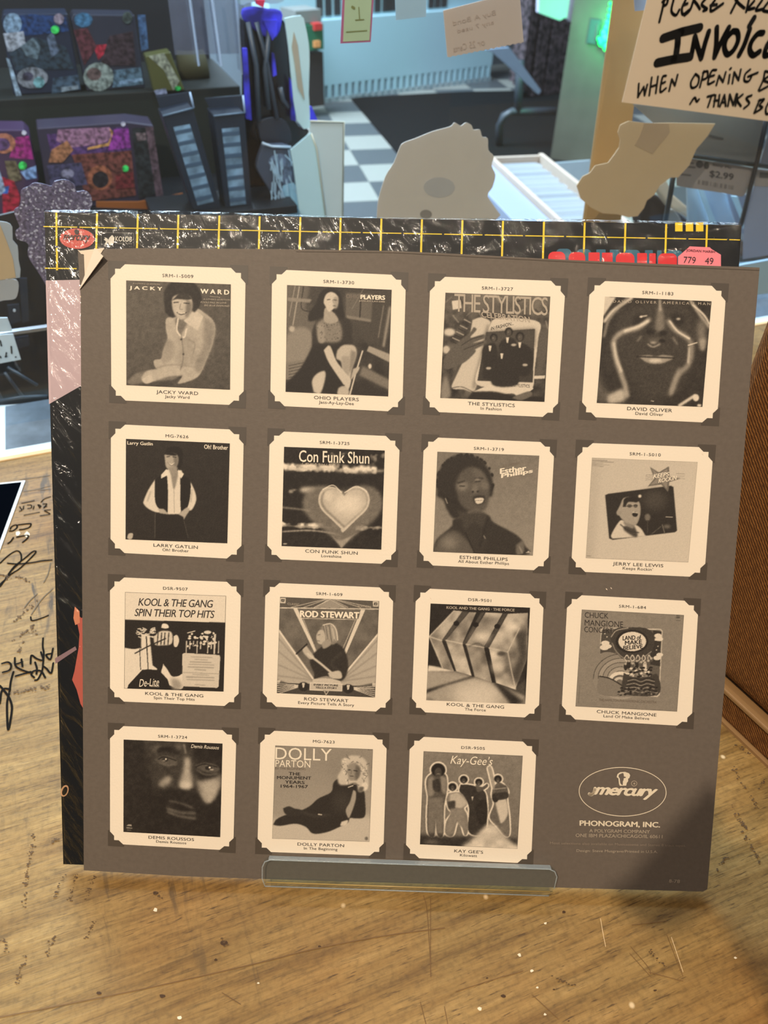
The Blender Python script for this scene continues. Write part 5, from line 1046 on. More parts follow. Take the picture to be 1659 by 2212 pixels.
def a12():
    a = Art(CA, [(1040, 190), (1540, 213), (1523, 722), (1033, 700)], .16).N(.10, 9)
    a.P([(1040, 190), (1150, 195), (1130, 300), (1180, 370), (1130, 520), (1060, 620), (1033, 640)], .34, 6); a.S([(1040, 430), (1100, 390), (1160, 420), (1150, 520), (1080, 600), (1035, 560)], .50, 6); a.L([(1100, 200), (1070, 380)], 6, .6, 1); a.L([(1080, 195), (1052, 340)], 3, .62, 1); a.L([(1120, 200), (1110, 300), (1160, 320)], 4, .1, 1)
    a.P([(1045, 250), (1160, 260), (1150, 275), (1045, 268)], .5, 2); a.E(1065, 400, 14, 14, .7, 3); a.P([(1040, 560), (1130, 545), (1090, 640), (1035, 640)], .44, 3); 
    for k in range(5): a.L([(1050, 575 + k * 14), (1120, 560 + k * 14)], 3, .2, 1)
    a.P([(1310, 215), (1540, 213), (1530, 420), (1430, 480), (1310, 340)], .2, 4); a.P([(1320, 230), (1450, 235), (1440, 365), (1320, 345)], .33, 3); a.P([(1390, 235), (1396, 235), (1390, 355), (1384, 355)], .1, 1); a.P([(1325, 335), (1440, 355), (1440, 368), (1325, 350)], .45, 2)
    a.L([(1530, 300), (1500, 480)], 12, .55, 4); a.L([(1500, 290), (1475, 440)], 4, .5, 2); a.P([(1430, 480), (1530, 520), (1530, 560), (1420, 505)], .6, 2); a.P([(1400, 575), (1525, 640), (1525, 690), (1385, 620)], .42, 5); a.E(1435, 577, 8, 12, .85, 2); a.P([(1340, 640), (1523, 700), (1523, 722), (1330, 712)], .12, 5)
    a.S([(1180, 280), (1200, 230), (1240, 205), (1290, 225), (1305, 290), (1315, 350), (1290, 360), (1270, 320), (1220, 340), (1150, 365), (1145, 330)], .07, 3)
    a.S([(1160, 420), (1180, 370), (1230, 345), (1290, 350), (1340, 360), (1350, 450), (1335, 520), (1180, 500)], .12, 4); a.S([(1180, 375), (1220, 350), (1290, 365), (1300, 450), (1240, 465), (1190, 445)], .46, 5); a.S([(1185, 380), (1215, 380), (1220, 460), (1190, 460)], .55, 4)
    for k in range(40): a.E(1180 + a.rs.rand() * 120, 370 + a.rs.rand() * 85, 3, 3, .28, 0, .7)
    a.S([(1170, 470), (1260, 480), (1330, 470), (1330, 600), (1310, 700), (1180, 700), (1040, 700), (1040, 660), (1110, 580)], .07, 4); a.S([(1215, 360), (1222, 300), (1260, 320), (1285, 360), (1240, 375)], .62, 2)
    a.S([(1222, 290), (1215, 270), (1228, 235), (1255, 225), (1282, 245), (1282, 285), (1262, 305), (1240, 318)], .80, 2); a.S([(1262, 250), (1284, 250), (1282, 295), (1265, 302)], .6, 4); a.L([(1232, 262), (1246, 260)], 4, .25, 1); a.L([(1262, 262), (1276, 264)], 4, .25, 1); a.L([(1262, 290), (1274, 292)], 4, .3, 1); a.L([(1258, 262), (1262, 278)], 3, .5, 1)
    a.S([(1280, 500), (1310, 476), (1360, 480), (1372, 520), (1350, 590), (1340, 640), (1310, 640), (1300, 560), (1275, 540)], .72, 3); a.S([(1345, 500), (1370, 520), (1345, 600), (1335, 590)], .5, 4); a.S([(1300, 530), (1340, 540), (1325, 660), (1305, 640)], .6, 4)
    a.S([(1215, 500), (1245, 480), (1275, 550), (1320, 610), (1345, 640), (1330, 690), (1300, 650), (1240, 560)], .78, 2); a.S([(1168, 700), (1160, 650), (1180, 615), (1220, 600), (1222, 640), (1200, 705)], .78, 3); a.S([(1285, 680), (1310, 670), (1335, 690), (1330, 716), (1282, 712)], .72, 3); a.L([(1295, 662), (1315, 668)], 3, .1)
    a.L([(1400, 505), (1370, 600), (1340, 712)], 7, .82, 1, curve=False); a.S([(1355, 590), (1385, 580), (1380, 600), (1360, 625), (1345, 640)], .7, 2); a.L([(1410, 200), (1350, 305)], 2, .5, 1); return a
def a13():
    a = Art(CB_, [(175, 218), (657, 236), (630, 720), (151, 702)], .22).N(.16, 14); a.P([(175, 218), (657, 236), (652, 330), (170, 300)], .34, 8); a.N(.12, 8)
    for k in range(26): x, y = 180 + a.rs.rand() * 470, 230 + a.rs.rand() * 130; a.L([(x, y), (x + a.rs.randn() * 26, y + a.rs.randn() * 26)], 4, a.rs.choice([.1, .6, .45]), 2)
    a.P([(205, 258), (245, 252), (250, 290), (210, 298)], .85, 1); a.E(195, 400, 26, 18, .82, 4); a.E(180, 480, 16, 18, .78, 3); a.P([(600, 380), (650, 390), (640, 520), (590, 640)], .3, 6); a.P([(580, 600), (632, 598), (630, 612), (580, 614)], .85, 1)
    for k in range(8): a.L([(200 + k * 9, 440 - k * 14), (235 + k * 8, 455 - k * 14)], 5, .62 if k % 2 else .12, 1)
    a.S([(300, 345), (340, 332), (380, 350), (378, 380), (350, 500), (320, 640), (300, 672), (260, 662), (205, 655), (225, 600), (270, 500), (290, 400)], .80, 2); a.S([(365, 365), (380, 380), (345, 520), (315, 650), (300, 640), (335, 500)], .55, 6); a.L([(205, 655), (250, 650), (300, 672)], 4, .35, 1)
    a.S([(375, 380), (400, 340), (480, 335), (604, 355), (600, 430), (585, 560), (570, 660), (480, 650), (320, 640), (340, 520)], .84, 1.5); a.P([(362, 400), (585, 385), (575, 630), (322, 622)], .17, 1); a.P([(362, 400), (585, 385), (583, 470), (350, 470)], .24, 10)
    a.S([(300, 672), (400, 640), (560, 650), (570, 665), (510, 695), (480, 680), (380, 690)], .86, 1); a.S([(300, 672), (400, 672), (490, 690), (630, 700), (630, 720), (300, 720)], .08, 3)
    for cx, cy, r in ((397, 425, 15), (466, 398, 16), (438, 465, 15), (517, 420, 17)): a.E(cx, cy, r * 1.15, r * 1.25, .05, 2); a.E(cx, cy + 4, r * .72, r, .26, 2); a.E(cx - 3, cy + 2, 3, 2, .5, 1)
    for b in ([(350, 560), (345, 480), (385, 450), (410, 470), (410, 600), (350, 610)], [(430, 440), (470, 425), (500, 450), (490, 560), (430, 520)], [(400, 540), (430, 500), (470, 500), (500, 560), (505, 640), (390, 640)], [(490, 470), (520, 450), (560, 470), (578, 520), (560, 590), (500, 590)]): a.S(b, .10, 3); 
    for x, y in ((460, 432), (434, 505), (380, 470), (516, 455)): a.P([(x - 7, y - 8), (x + 7, y - 8), (x + 2, y + 18), (x - 4, y + 16)], .88, 1)
    for x, y in ((373, 565), (540, 550), (488, 458)): a.E(x, y, 12, 6, .72, 2)
    a.S([(165, 530), (190, 490), (240, 440), (290, 400), (305, 378), (318, 390), (290, 425), (350, 410), (352, 428), (300, 450), (358, 438), (360, 452), (290, 490), (312, 480), (310, 495), (260, 540), (180, 570)], .30, 2); a.L([(250, 460), (300, 430), (345, 418)], 4, .16, 1); a.L([(260, 480), (310, 460), (350, 446)], 4, .16, 1)
    a.S([(160, 640), (180, 600), (200, 690), (155, 700)], .5, 6); a.S([(480, 700), (500, 690), (560, 670), (570, 690), (520, 712)], .36, 2); return a
def a14():
    a = Art(CB_, [(908, 236), (1398, 258), (1356, 743), (870, 725)], .14).N(.05, 12)
    a.P([(908, 236), (960, 240), (900, 330), (905, 240)], .85, 3); a.L([(1030, 245), (950, 300), (908, 350)], 14, .88, 4); a.L([(1010, 245), (930, 340), (905, 420)], 9, .6, 5); a.L([(1300, 255), (1350, 330), (1390, 380)], 12, .75, 5); a.L([(1310, 275), (1360, 320), (1385, 360)], 8, .9, 2); a.S([(880, 560), (860, 700), (960, 720), (900, 640)], .30, 12)
    a.S([(1080, 260), (1180, 250), (1300, 300), (1330, 420), (1310, 560), (1200, 700), (1080, 690), (1000, 560), (960, 420), (1000, 300)], .19, 16)
    a.S([(1150, 290), (1172, 290), (1180, 380), (1160, 400), (1140, 380)], .45, 7); a.L([(1160, 255), (1162, 300)], 10, .7, 4); a.E(1080, 350, 45, 30, .10, 8); a.E(1240, 345, 34, 26, .10, 8); a.L([(1070, 330), (1100, 325)], 6, .85, 2); a.E(1075, 330, 5, 5, .95, 2); a.E(1245, 340, 10, 5, .8, 3)
    a.L([(1110, 345), (1060, 380), (990, 400), (950, 440), (955, 500), (975, 570), (1000, 640), (1010, 690)], 22, .62, 6); a.L([(1105, 350), (1060, 375), (1000, 395)], 12, .92, 4); a.L([(950, 450), (962, 520), (985, 580)], 10, .85, 4)
    a.L([(1200, 350), (1230, 390), (1290, 430), (1305, 480), (1290, 550), (1240, 600), (1210, 680)], 22, .52, 6); a.L([(1205, 350), (1240, 395), (1295, 430)], 8, .92, 2.5); a.L([(1295, 470), (1290, 540)], 8, .85, 4); a.L([(1290, 460), (1330, 448)], 5, .9, 1); a.L([(1250, 570), (1215, 670)], 14, .6, 8)
    a.L([(1075, 420), (1058, 440)], 7, .5, 4); a.L([(1220, 425), (1240, 455)], 7, .5, 4); a.E(1115, 400, 20, 12, .08, 5); a.E(1175, 405, 20, 12, .08, 5); a.E(1140, 440, 34, 14, .30, 6); a.L([(1105, 455), (1130, 468), (1160, 455)], 5, .75, 3); a.E(1130, 448, 14, 6, .6, 3); a.E(1170, 440, 16, 8, .06, 3)
    a.S([(1060, 510), (1110, 505), (1140, 512), (1175, 505), (1225, 515), (1180, 540), (1140, 545), (1100, 538)], .60, 3); a.L([(1055, 512), (1140, 515), (1225, 518)], 6, .06, 2); a.E(1140, 530, 30, 8, .85, 4)
    a.E(1350, 400, 20, 60, .45, 12); a.S([(1340, 430), (1370, 430), (1365, 480), (1345, 480)], .6, 6); a.S([(920, 690), (990, 660), (1000, 710), (930, 725)], .75, 8); a.L([(1250, 735), (1320, 690)], 14, .85, 3); a.E(1325, 700, 14, 16, .92, 2); a.E(1340, 735, 10, 6, .9, 2); a.N(.04, 50)
    a.L([(1120, 714), (1132, 716)], 3, .8); return a
def a21():
    a = Art(CC, [(271, 128), (767, 150), (755, 627), (269, 608)], .10).N(.02, 20)
    a.S([(412, 320), (380, 370), (358, 420), (358, 440), (385, 465), (430, 480), (460, 460), (440, 440), (415, 430)], .88, 2); a.S([(572, 320), (600, 380), (605, 425), (580, 470), (545, 450), (560, 420)], .88, 2); a.L([(390, 380), (375, 425)], 5, .6, 3); a.L([(585, 370), (580, 430)], 5, .62, 3)
    a.S([(462, 290), (470, 275), (515, 280), (540, 290), (535, 400), (530, 485), (470, 485), (465, 380)], .90, 1.5); a.L([(500, 330), (502, 480)], 3, .65, 1); a.S([(483, 285), (500, 370), (520, 300), (515, 280)], .52, 3)
    a.S([(410, 325), (445, 300), (468, 310), (470, 480), (440, 470), (412, 430)], .04, 1); a.S([(530, 310), (560, 310), (580, 340), (570, 440), (535, 480)], .04, 1); a.P([(440, 300), (465, 272), (475, 300), (440, 318)], .92, 1); a.P([(520, 275), (548, 296), (535, 318), (520, 300)], .92, 1)
    a.S([(455, 205), (470, 175), (510, 165), (540, 185), (542, 230), (530, 265), (515, 270), (460, 250)], .04, 2); a.S([(455, 205), (480, 195), (515, 205), (520, 240), (505, 270), (482, 278), (462, 260)], .66, 2); a.S([(500, 210), (520, 215), (518, 250), (500, 268)], .42, 4); a.S([(455, 205), (480, 190), (515, 205), (500, 210), (470, 206)], .06, 2)
    a.L([(466, 215), (480, 213)], 4, .12, 1); a.L([(496, 215), (510, 218)], 4, .12, 1); a.L([(475, 246), (490, 252), (502, 244)], 5, .92, 1); a.L([(470, 242), (490, 257), (506, 240)], 2, .3, 1); a.S([(475, 265), (515, 262), (512, 290), (495, 305), (480, 285)], .55, 3)
    a.S([(425, 460), (455, 465), (480, 500), (478, 522), (462, 515), (440, 500)], .68, 2); a.S([(560, 455), (575, 465), (555, 500), (540, 522), (515, 520), (512, 500), (535, 475)], .68, 2); a.L([(470, 500), (475, 520)], 2, .3, .5); a.L([(525, 500), (520, 518)], 2, .3, .5)
    a.P([(412, 480), (470, 488), (520, 487), (545, 500), (568, 605), (410, 605)], .07, 2); a.L([(412, 480), (410, 600)], 3, .28, 1); a.L([(548, 520), (568, 600)], 2, .3, 1); a.S([(278, 600), (285, 580), (305, 578), (303, 600), (290, 607)], .72, 1); return a
def a22():
    a = Art(CC, [(1026, 166), (1507, 184), (1490, 657), (1014, 640)], .07)
    cl = a.cloud(9) * .5 + a.cloud(21) * .3 + a.cloud(44) * .2; band = np.exp(-((a.Y - .20) / .06) ** 2) * .9 + np.exp(-((a.Y - .78) / .05) ** 2) * .8 + np.exp(-((a.Y - .43) / .03) ** 2) * .5 + np.exp(-((a.Y - .68) / .02) ** 2) * .5 + (a.X > .45) * np.exp(-((a.Y - .06) / .08) ** 2) * .6
    a.a += .9 * np.clip((cl * band - .30) * 4.0, 0, 1); a.L([(1050, 270), (1120, 272), (1200, 268), (1300, 282)], 10, .8, 6); a.L([(1300, 280), (1400, 290), (1500, 280)], 8, .7, 6); a.P([(1014, 575), (1492, 590), (1490, 657), (1014, 640)], .10, 8); a.L([(1020, 570), (1160, 565), (1300, 585)], 5, .85, 3); a.L([(1020, 540), (1150, 548), (1500, 552)], 4, .6, 3); a.E(1060, 380, 12, 7, .6, 4); a.E(1140, 372, 40, 14, .78, 8); a.L([(1020, 455), (1110, 465), (1180, 475)], 5, .7, 4)
    def heart(cx, cy, w_, h_): return [(cx, cy + h_), (cx - w_ * .45, cy + h_ * .62), (cx - w_ * .88, cy + h_ * .25), (cx - w_, cy - h_ * .1), (cx - w_ * .85, cy - h_ * .42), (cx - w_ * .5, cy - h_ * .52), (cx - w_ * .18, cy - h_ * .42), (cx, cy - h_ * .18), (cx + w_ * .18, cy - h_ * .42), (cx + w_ * .5, cy - h_ * .52), (cx + w_ * .85, cy - h_ * .42), (cx + w_, cy - h_ * .1), (cx + w_ * .88, cy + h_ * .25), (cx + w_ * .45, cy + h_ * .62)]
    a.S(heart(1305, 450, 190, 190), .50, 8, .8); a.S(heart(1308, 445, 165, 160), .38, 8, .7); a.S([(1250, 585), (1300, 650), (1296, 655), (1355, 590), (1420, 550), (1300, 610)], .6, 3)
    a.S(heart(1312, 430, 122, 140), .82, 1.5); a.S(heart(1312, 430, 112, 124), .5, 3); a.S(heart(1316, 428, 104, 116), .74, 4); a.E(1330, 440, 70, 50, .92, 22); a.E(1240, 400, 22, 30, .85, 8); a.L([(1210, 370), (1260, 350), (1300, 385)], 4, .95, 1); a.L([(1315, 385), (1370, 355), (1420, 380)], 4, .95, 1); a.L([(1300, 560), (1306, 570), (1312, 560)], 8, .8, 2)
    a.L([(1305, 345), (1300, 300)], 4, .1, 3, .5); a.E(1032, 628, 10, 3, .7, 1); a.N(.05, 40); return a
def a23():
    a = Art(CD_, [(149, 128), (656, 148), (624, 645), (128, 626)], .45).G(.42, .54, 80); a.N(.04, 30)
    a.S([(130, 610), (150, 560), (220, 500), (240, 460), (390, 440), (430, 480), (540, 540), (580, 590), (575, 642), (128, 626)], .14, 4)
    a.S([(150, 330), (148, 260), (180, 190), (240, 148), (310, 145), (370, 175), (410, 230), (425, 290), (420, 350), (390, 360), (250, 460), (200, 420), (180, 370), (150, 350)], .12, 5)
    for k in range(60): t = a.rs.rand() * 6.3; a.E(288 + 138 * math.cos(t), 280 + 135 * math.sin(t) * (1 if math.sin(t) < 0 else .8), 7, 7, .10, 2)
    a.S([(240, 300), (260, 240), (310, 205), (370, 225), (405, 290), (408, 350), (390, 410), (345, 432), (300, 420), (260, 380)], .28, 6); a.S([(320, 210), (370, 230), (400, 290), (370, 300), (340, 270)], .34, 8); a.E(275, 300, 26, 20, .52, 12); a.E(340, 300, 20, 14, .40, 8); a.E(385, 300, 20, 18, .40, 8)
    a.L([(250, 285), (285, 275)], 6, .10, 3); a.L([(335, 262), (375, 262)], 6, .10, 3); a.E(348, 268, 14, 6, .5, 4); a.L([(262, 300), (285, 300)], 6, .14, 2); a.L([(338, 278), (362, 276)], 5, .12, 2); a.S([(318, 320), (335, 300), (352, 322), (335, 335)], .40, 4); a.E(326, 328, 6, 4, .08, 2); a.E(350, 326, 6, 4, .08, 2)
    a.S([(325, 352), (350, 345), (385, 350), (382, 380), (355, 392), (332, 380)], .16, 3); a.S([(334, 362), (352, 358), (378, 360), (374, 380), (350, 388), (338, 378)], .86, 1.5); a.L([(337, 373), (376, 370)], 2, .4, .6); a.E(345, 420, 20, 10, .35, 6); a.S([(250, 420), (300, 430), (380, 430), (390, 470), (350, 540), (290, 520)], .20, 6)
    a.S([(135, 610), (160, 560), (230, 520), (290, 560), (330, 632), (128, 626)], .30, 8); a.E(210, 580, 40, 30, .48, 18); a.S([(285, 520), (340, 480), (395, 560), (380, 620), (340, 632)], .16, 5); a.L([(290, 530), (335, 632)], 5, .08, 2); a.L([(400, 455), (360, 600)], 5, .08, 4); a.L([(380, 545), (388, 560)], 4, .6, 2)
    a.S([(540, 590), (575, 570), (580, 620), (560, 640), (540, 632)], .38, 4); a.L([(556, 600), (570, 630)], 5, .6, 2); a.L([(190, 360), (200, 385)], 4, .6, 1); a.L([(590, 628), (612, 630)], 5, .7, 1); a.E(600, 624, 6, 3, .8, 1); return a
def a24():
    a = Art(CD_, [(918, 158), (1443, 180), (1397, 678), (887, 657)], .80).G(.78, .84, 40); a.P([(918, 158), (960, 160), (930, 660), (887, 657)], .74, 14)
    for c in ([(918, 158), (1443, 180)], [(1443, 180), (1397, 678)], [(1397, 678), (887, 657)], [(887, 657), (918, 158)]): a.L(c, 3, .45)
    for k in range(5): a.L([(922, 172 + 7 * k), (975 + 30 * (k % 2) + 20 * (k < 2), 175 + 7 * k)], 2.5, .5, .8)
    a.P([(984, 345), (1000, 338), (1310, 298), (1322, 305), (1340, 520), (1330, 528), (1020, 566), (1004, 558)], .12, 1.5); a.E(1230, 370, 60, 50, .22, 18); a.E(1156, 350, 8, 8, .9, 2)
    a.S([(1020, 560), (1015, 540), (1050, 480), (1075, 470), (1150, 500), (1180, 540), (1175, 548)], .84, 2); a.S([(1075, 500), (1120, 490), (1145, 540), (1130, 552), (1080, 520)], .22, 4); a.L([(1060, 490), (1100, 520), (1150, 530)], 5, .15, 2)
    a.S([(1045, 420), (1060, 390), (1075, 360), (1110, 355), (1150, 375), (1160, 420), (1150, 470), (1130, 495), (1090, 480), (1060, 455)], .62, 2); a.S([(1072, 400), (1080, 362), (1120, 352), (1150, 368), (1140, 380), (1100, 378), (1085, 400)], .10, 2); a.E(1052, 432, 12, 14, .58, 2); a.E(1105, 398, 12, 9, .3, 1); a.E(1135, 398, 10, 9, .3, 1); a.L([(1072, 402), (1145, 395)], 2.5, .1, .5); a.E(1132, 440, 14, 12, .10, 1); a.L([(1122, 430), (1142, 432)], 4, .9, 1); a.S([(1075, 470), (1090, 480), (1125, 495), (1120, 510), (1080, 490)], .5, 3)
    a.E(1194, 454, 14, 18, .40, 3); a.L([(1194, 470), (1194, 530)], 5, .2, 1); a.L([(1284, 452), (1318, 454)], 3, .8, 1); a.L([(1266, 490), (1278, 530)], 3, .5, 1); a.L([(1210, 540), (1260, 500)], 3, .4, 2); a.E(1290, 500, 18, 10, .35, 5)
    a.P([(1205, 205), (1250, 232), (1300, 202), (1302, 252), (1360, 262), (1302, 280), (1296, 330), (1262, 292), (1195, 302), (1228, 262)], .38, 1); a.P([(1214, 215), (1250, 240), (1292, 214), (1292, 260), (1340, 266), (1294, 274), (1288, 314), (1264, 282), (1208, 294), (1238, 262)], .52, 1)
    for k in range(4): a.L([(1185, 246 + 8 * k), (1225, 243 + 8 * k)], 2, .5, .5); a.L([(1335, 238 + 8 * k), (1378, 240 + 8 * k)], 2, .6, .5)
    a.L([(895, 645), (912, 646)], 5, .55, 1); return a
def a31():
    a = Art(CE, [(267, 130), (749, 148), (737, 605), (262, 590)], .94)
    a.P([(267, 262), (745, 276), (737, 605), (262, 590)], .08, 0); a.S([(262, 395), (310, 402), (345, 400), (350, 450), (400, 480), (420, 500), (360, 500), (320, 540), (262, 590)], .93, 1)
    a.P([(345, 330), (385, 335), (400, 490), (345, 500)], .92, 2); a.P([(372, 340), (380, 500), (376, 500), (366, 340)], .1, .5); a.P([(340, 400), (344, 500), (340, 500), (336, 400)], .1, .5)
    for k in range(36): x = 320 + a.rs.rand() * 80; y = 300 + a.rs.rand() * 45; a.L([(x, y), (x + 14, y - 8 + a.rs.rand() * 16)], 4, .9, .5)
    a.S([(440, 300), (446, 282), (468, 284), (476, 300), (458, 304)], .95, 1); a.S([(405, 345), (430, 320), (460, 315), (490, 325), (490, 375), (450, 384), (410, 380)], .85, 2)
    for x in (425, 442, 458, 476): a.L([(x, 325), (x - 4, 380)], 5, .1, 1)
    a.L([(316, 422), (380, 388), (460, 352)], 6, .1, 1); a.S([(500, 340), (515, 335), (525, 360), (515, 390), (500, 385)], .9, 1)
    for k in range(60): x = 565 + a.rs.rand() * 135; y = 320 + a.rs.rand() * 70; a.E(x, y, 4 + 6 * a.rs.rand(), 5, .92 if a.rs.rand() > .4 else .05, .5)
    for k in range(10): a.L([(560 + k * 17, 365), (558 + k * 17, 420 - (k % 3) * 20)], 5, .85, 1)
    a.L([(565, 325), (600, 316)], 4, .9, .5); a.E(660, 322, 18, 8, .9, 1); a.P([(690, 330), (700, 330), (695, 425), (688, 425)], .85, 1)
    a.S([(455, 480), (470, 500), (490, 530), (520, 530), (545, 520), (545, 580), (520, 590), (460, 560), (440, 510)], .93, 1); a.S([(450, 470), (462, 500), (480, 520), (474, 560), (440, 530)], .93, 1); a.S([(485, 540), (520, 545), (540, 575), (525, 595), (495, 590)], .6, 8)
    a.P([(278, 590), (285, 570), (350, 500), (430, 502), (470, 545), (485, 592)], .06, 0); a.P([(540, 425), (550, 420), (716, 430), (720, 440), (712, 580), (704, 586), (545, 578), (540, 570)], .84, 0); a.L([(540, 512), (716, 520)], 3, .6)
    for k, (x0, x1) in enumerate(((580, 680), (600, 660), (578, 675), (572, 690), (568, 688), (600, 650), (0, 0), (590, 665), (560, 690), (562, 692), (0, 0), (600, 650))):
        if x1: a.L([(x0, 438 + k * 12), (x1, 442 + k * 12)], 4 + 2 * (k in (2, 4, 5, 8)), .62, 1.5)
    for c in ([(267, 130), (749, 148)], [(749, 148), (737, 605)], [(737, 605), (262, 590)], [(262, 590), (267, 130)]): a.L(c, 5, .05)
    return a
def a32():
    a = Art(CE, [(1007, 153), (1480, 173), (1460, 633), (991, 612)], .36).N(.10, 10)
    a.P([(1007, 153), (1480, 173), (1478, 210), (1005, 205)], .30)
    for x in (1060, 1120, 1180, 1330, 1390, 1440): a.L([(1245, 160), (x, 204)], 3, .75); 
    a.P([(1170, 204), (1246, 166), (1320, 206)], .58); a.L([(1170, 204), (1246, 166), (1320, 206)], 3, .85, curve=False); a.L([(1005, 206), (1478, 212)], 5, .85)
    for x, y in ((1022, 172), (1462, 188)): a.P([(x - 13, y - 13), (x + 13, y - 12), (x + 12, y + 12), (x - 13, y + 11)], .85); a.P([(x - 8, y - 8), (x + 8, y - 7), (x + 7, y + 7), (x - 8, y + 6)], .2); a.E(x, y, 3, 3, .8)
    a.P([(1005, 310), (1170, 540), (1140, 600), (995, 545), (995, 330)], .70, 2); a.P([(1475, 330), (1290, 550), (1310, 590), (1462, 560)], .70, 2)
    for t in (0, .3, .6, .85): a.L([(1170, 550), (1000, 350 + 210 * t)], 4, .5, 3); a.L([(1290, 556), (1470, 360 + 200 * t)], 4, .5, 3)
    a.L([(1000, 310), (1168, 548)], 8, .92); a.L([(1474, 330), (1288, 552)], 8, .92); a.P([(1070, 208), (1090, 208), (1190, 430), (1182, 440)], .90); a.P([(1392, 214), (1412, 216), (1322, 425), (1312, 415)], .90); a.L([(1112, 255), (1370, 262)], 3, .85); a.L([(1118, 258), (1180, 410)], 3, .75); a.L([(1364, 266), (1306, 400)], 3, .75)
    a.P([(1098, 222), (1388, 230), (1380, 258), (1104, 250)], .35)
    a.S([(1170, 520), (1150, 450), (1200, 395), (1260, 370), (1310, 400), (1330, 460), (1325, 520), (1290, 555), (1180, 550)], .13, 3); a.L([(1300, 420), (1250, 470), (1290, 510)], 14, .18, 5)
    a.S([(1200, 300), (1230, 280), (1270, 290), (1285, 340), (1275, 370), (1250, 380), (1215, 340)], .50, 3)
    for k in range(22): x = 1215 + a.rs.rand() * 60; a.L([(x, 285 + a.rs.rand() * 20), (x + 12, 350 + a.rs.rand() * 20)], 3, a.rs.choice([.3, .75, .6]), 1)
    a.L([(1212, 288), (1250, 282), (1274, 310), (1282, 360)], 4, .95, 1); a.S([(1182, 330), (1195, 312), (1215, 315), (1225, 350), (1215, 378), (1190, 375), (1180, 350)], .74, 2); a.L([(1188, 335), (1198, 333)], 3, .25, 1); a.L([(1184, 362), (1196, 364)], 3, .3, 1)
    a.S([(1205, 375), (1235, 355), (1250, 380), (1215, 400)], .6, 2); a.S([(1112, 395), (1130, 385), (1150, 410), (1170, 440), (1150, 450), (1120, 420)], .74, 2); a.L([(1086, 425), (1136, 378)], 8, .12, 1); a.L([(1140, 425), (1200, 470), (1265, 525)], 10, .85, 2, curve=False); a.S([(1235, 515), (1290, 505), (1300, 540), (1250, 540)], .78, 2); a.S([(1165, 545), (1230, 530), (1260, 550), (1160, 555)], .55, 2)
    a.P([(993, 560), (1462, 580), (1460, 633), (991, 612)], .22)
    for k in range(6): a.L([(1120, 575), (992, 565 + k * 10)], 3, .85); a.L([(1335, 585), (1460, 580 + k * 10)], 3, .85)
    a.S([(1165, 545), (1225, 540), (1290, 552), (1285, 570), (1170, 562)], .80, 1); a.P([(1150, 560), (1305, 566), (1303, 603), (1148, 597)], .90); a.P([(1154, 564), (1301, 570), (1299, 599), (1152, 593)], .78)
    a.E(1120, 580, 26, 22, .10, 1); a.E(1332, 590, 26, 22, .10, 1); a.P([(1112, 562), (1126, 562), (1122, 585), (1116, 585)], .85); a.P([(1324, 572), (1340, 572), (1334, 595), (1328, 595)], .85); a.P([(1215, 600), (1240, 601), (1227, 622)], .8); a.P([(1220, 602), (1235, 603), (1227, 615)], .2)
    a.P([(992, 548), (1012, 549), (1006, 562), (992, 561)], .8); a.P([(1446, 562), (1464, 563), (1462, 577), (1446, 576)], .8)
    for c in ([(1007, 153), (1480, 173)], [(1480, 173), (1460, 633)], [(1460, 633), (991, 612)], [(991, 612), (1007, 153)]): a.L(c, 4, .2)
    return a
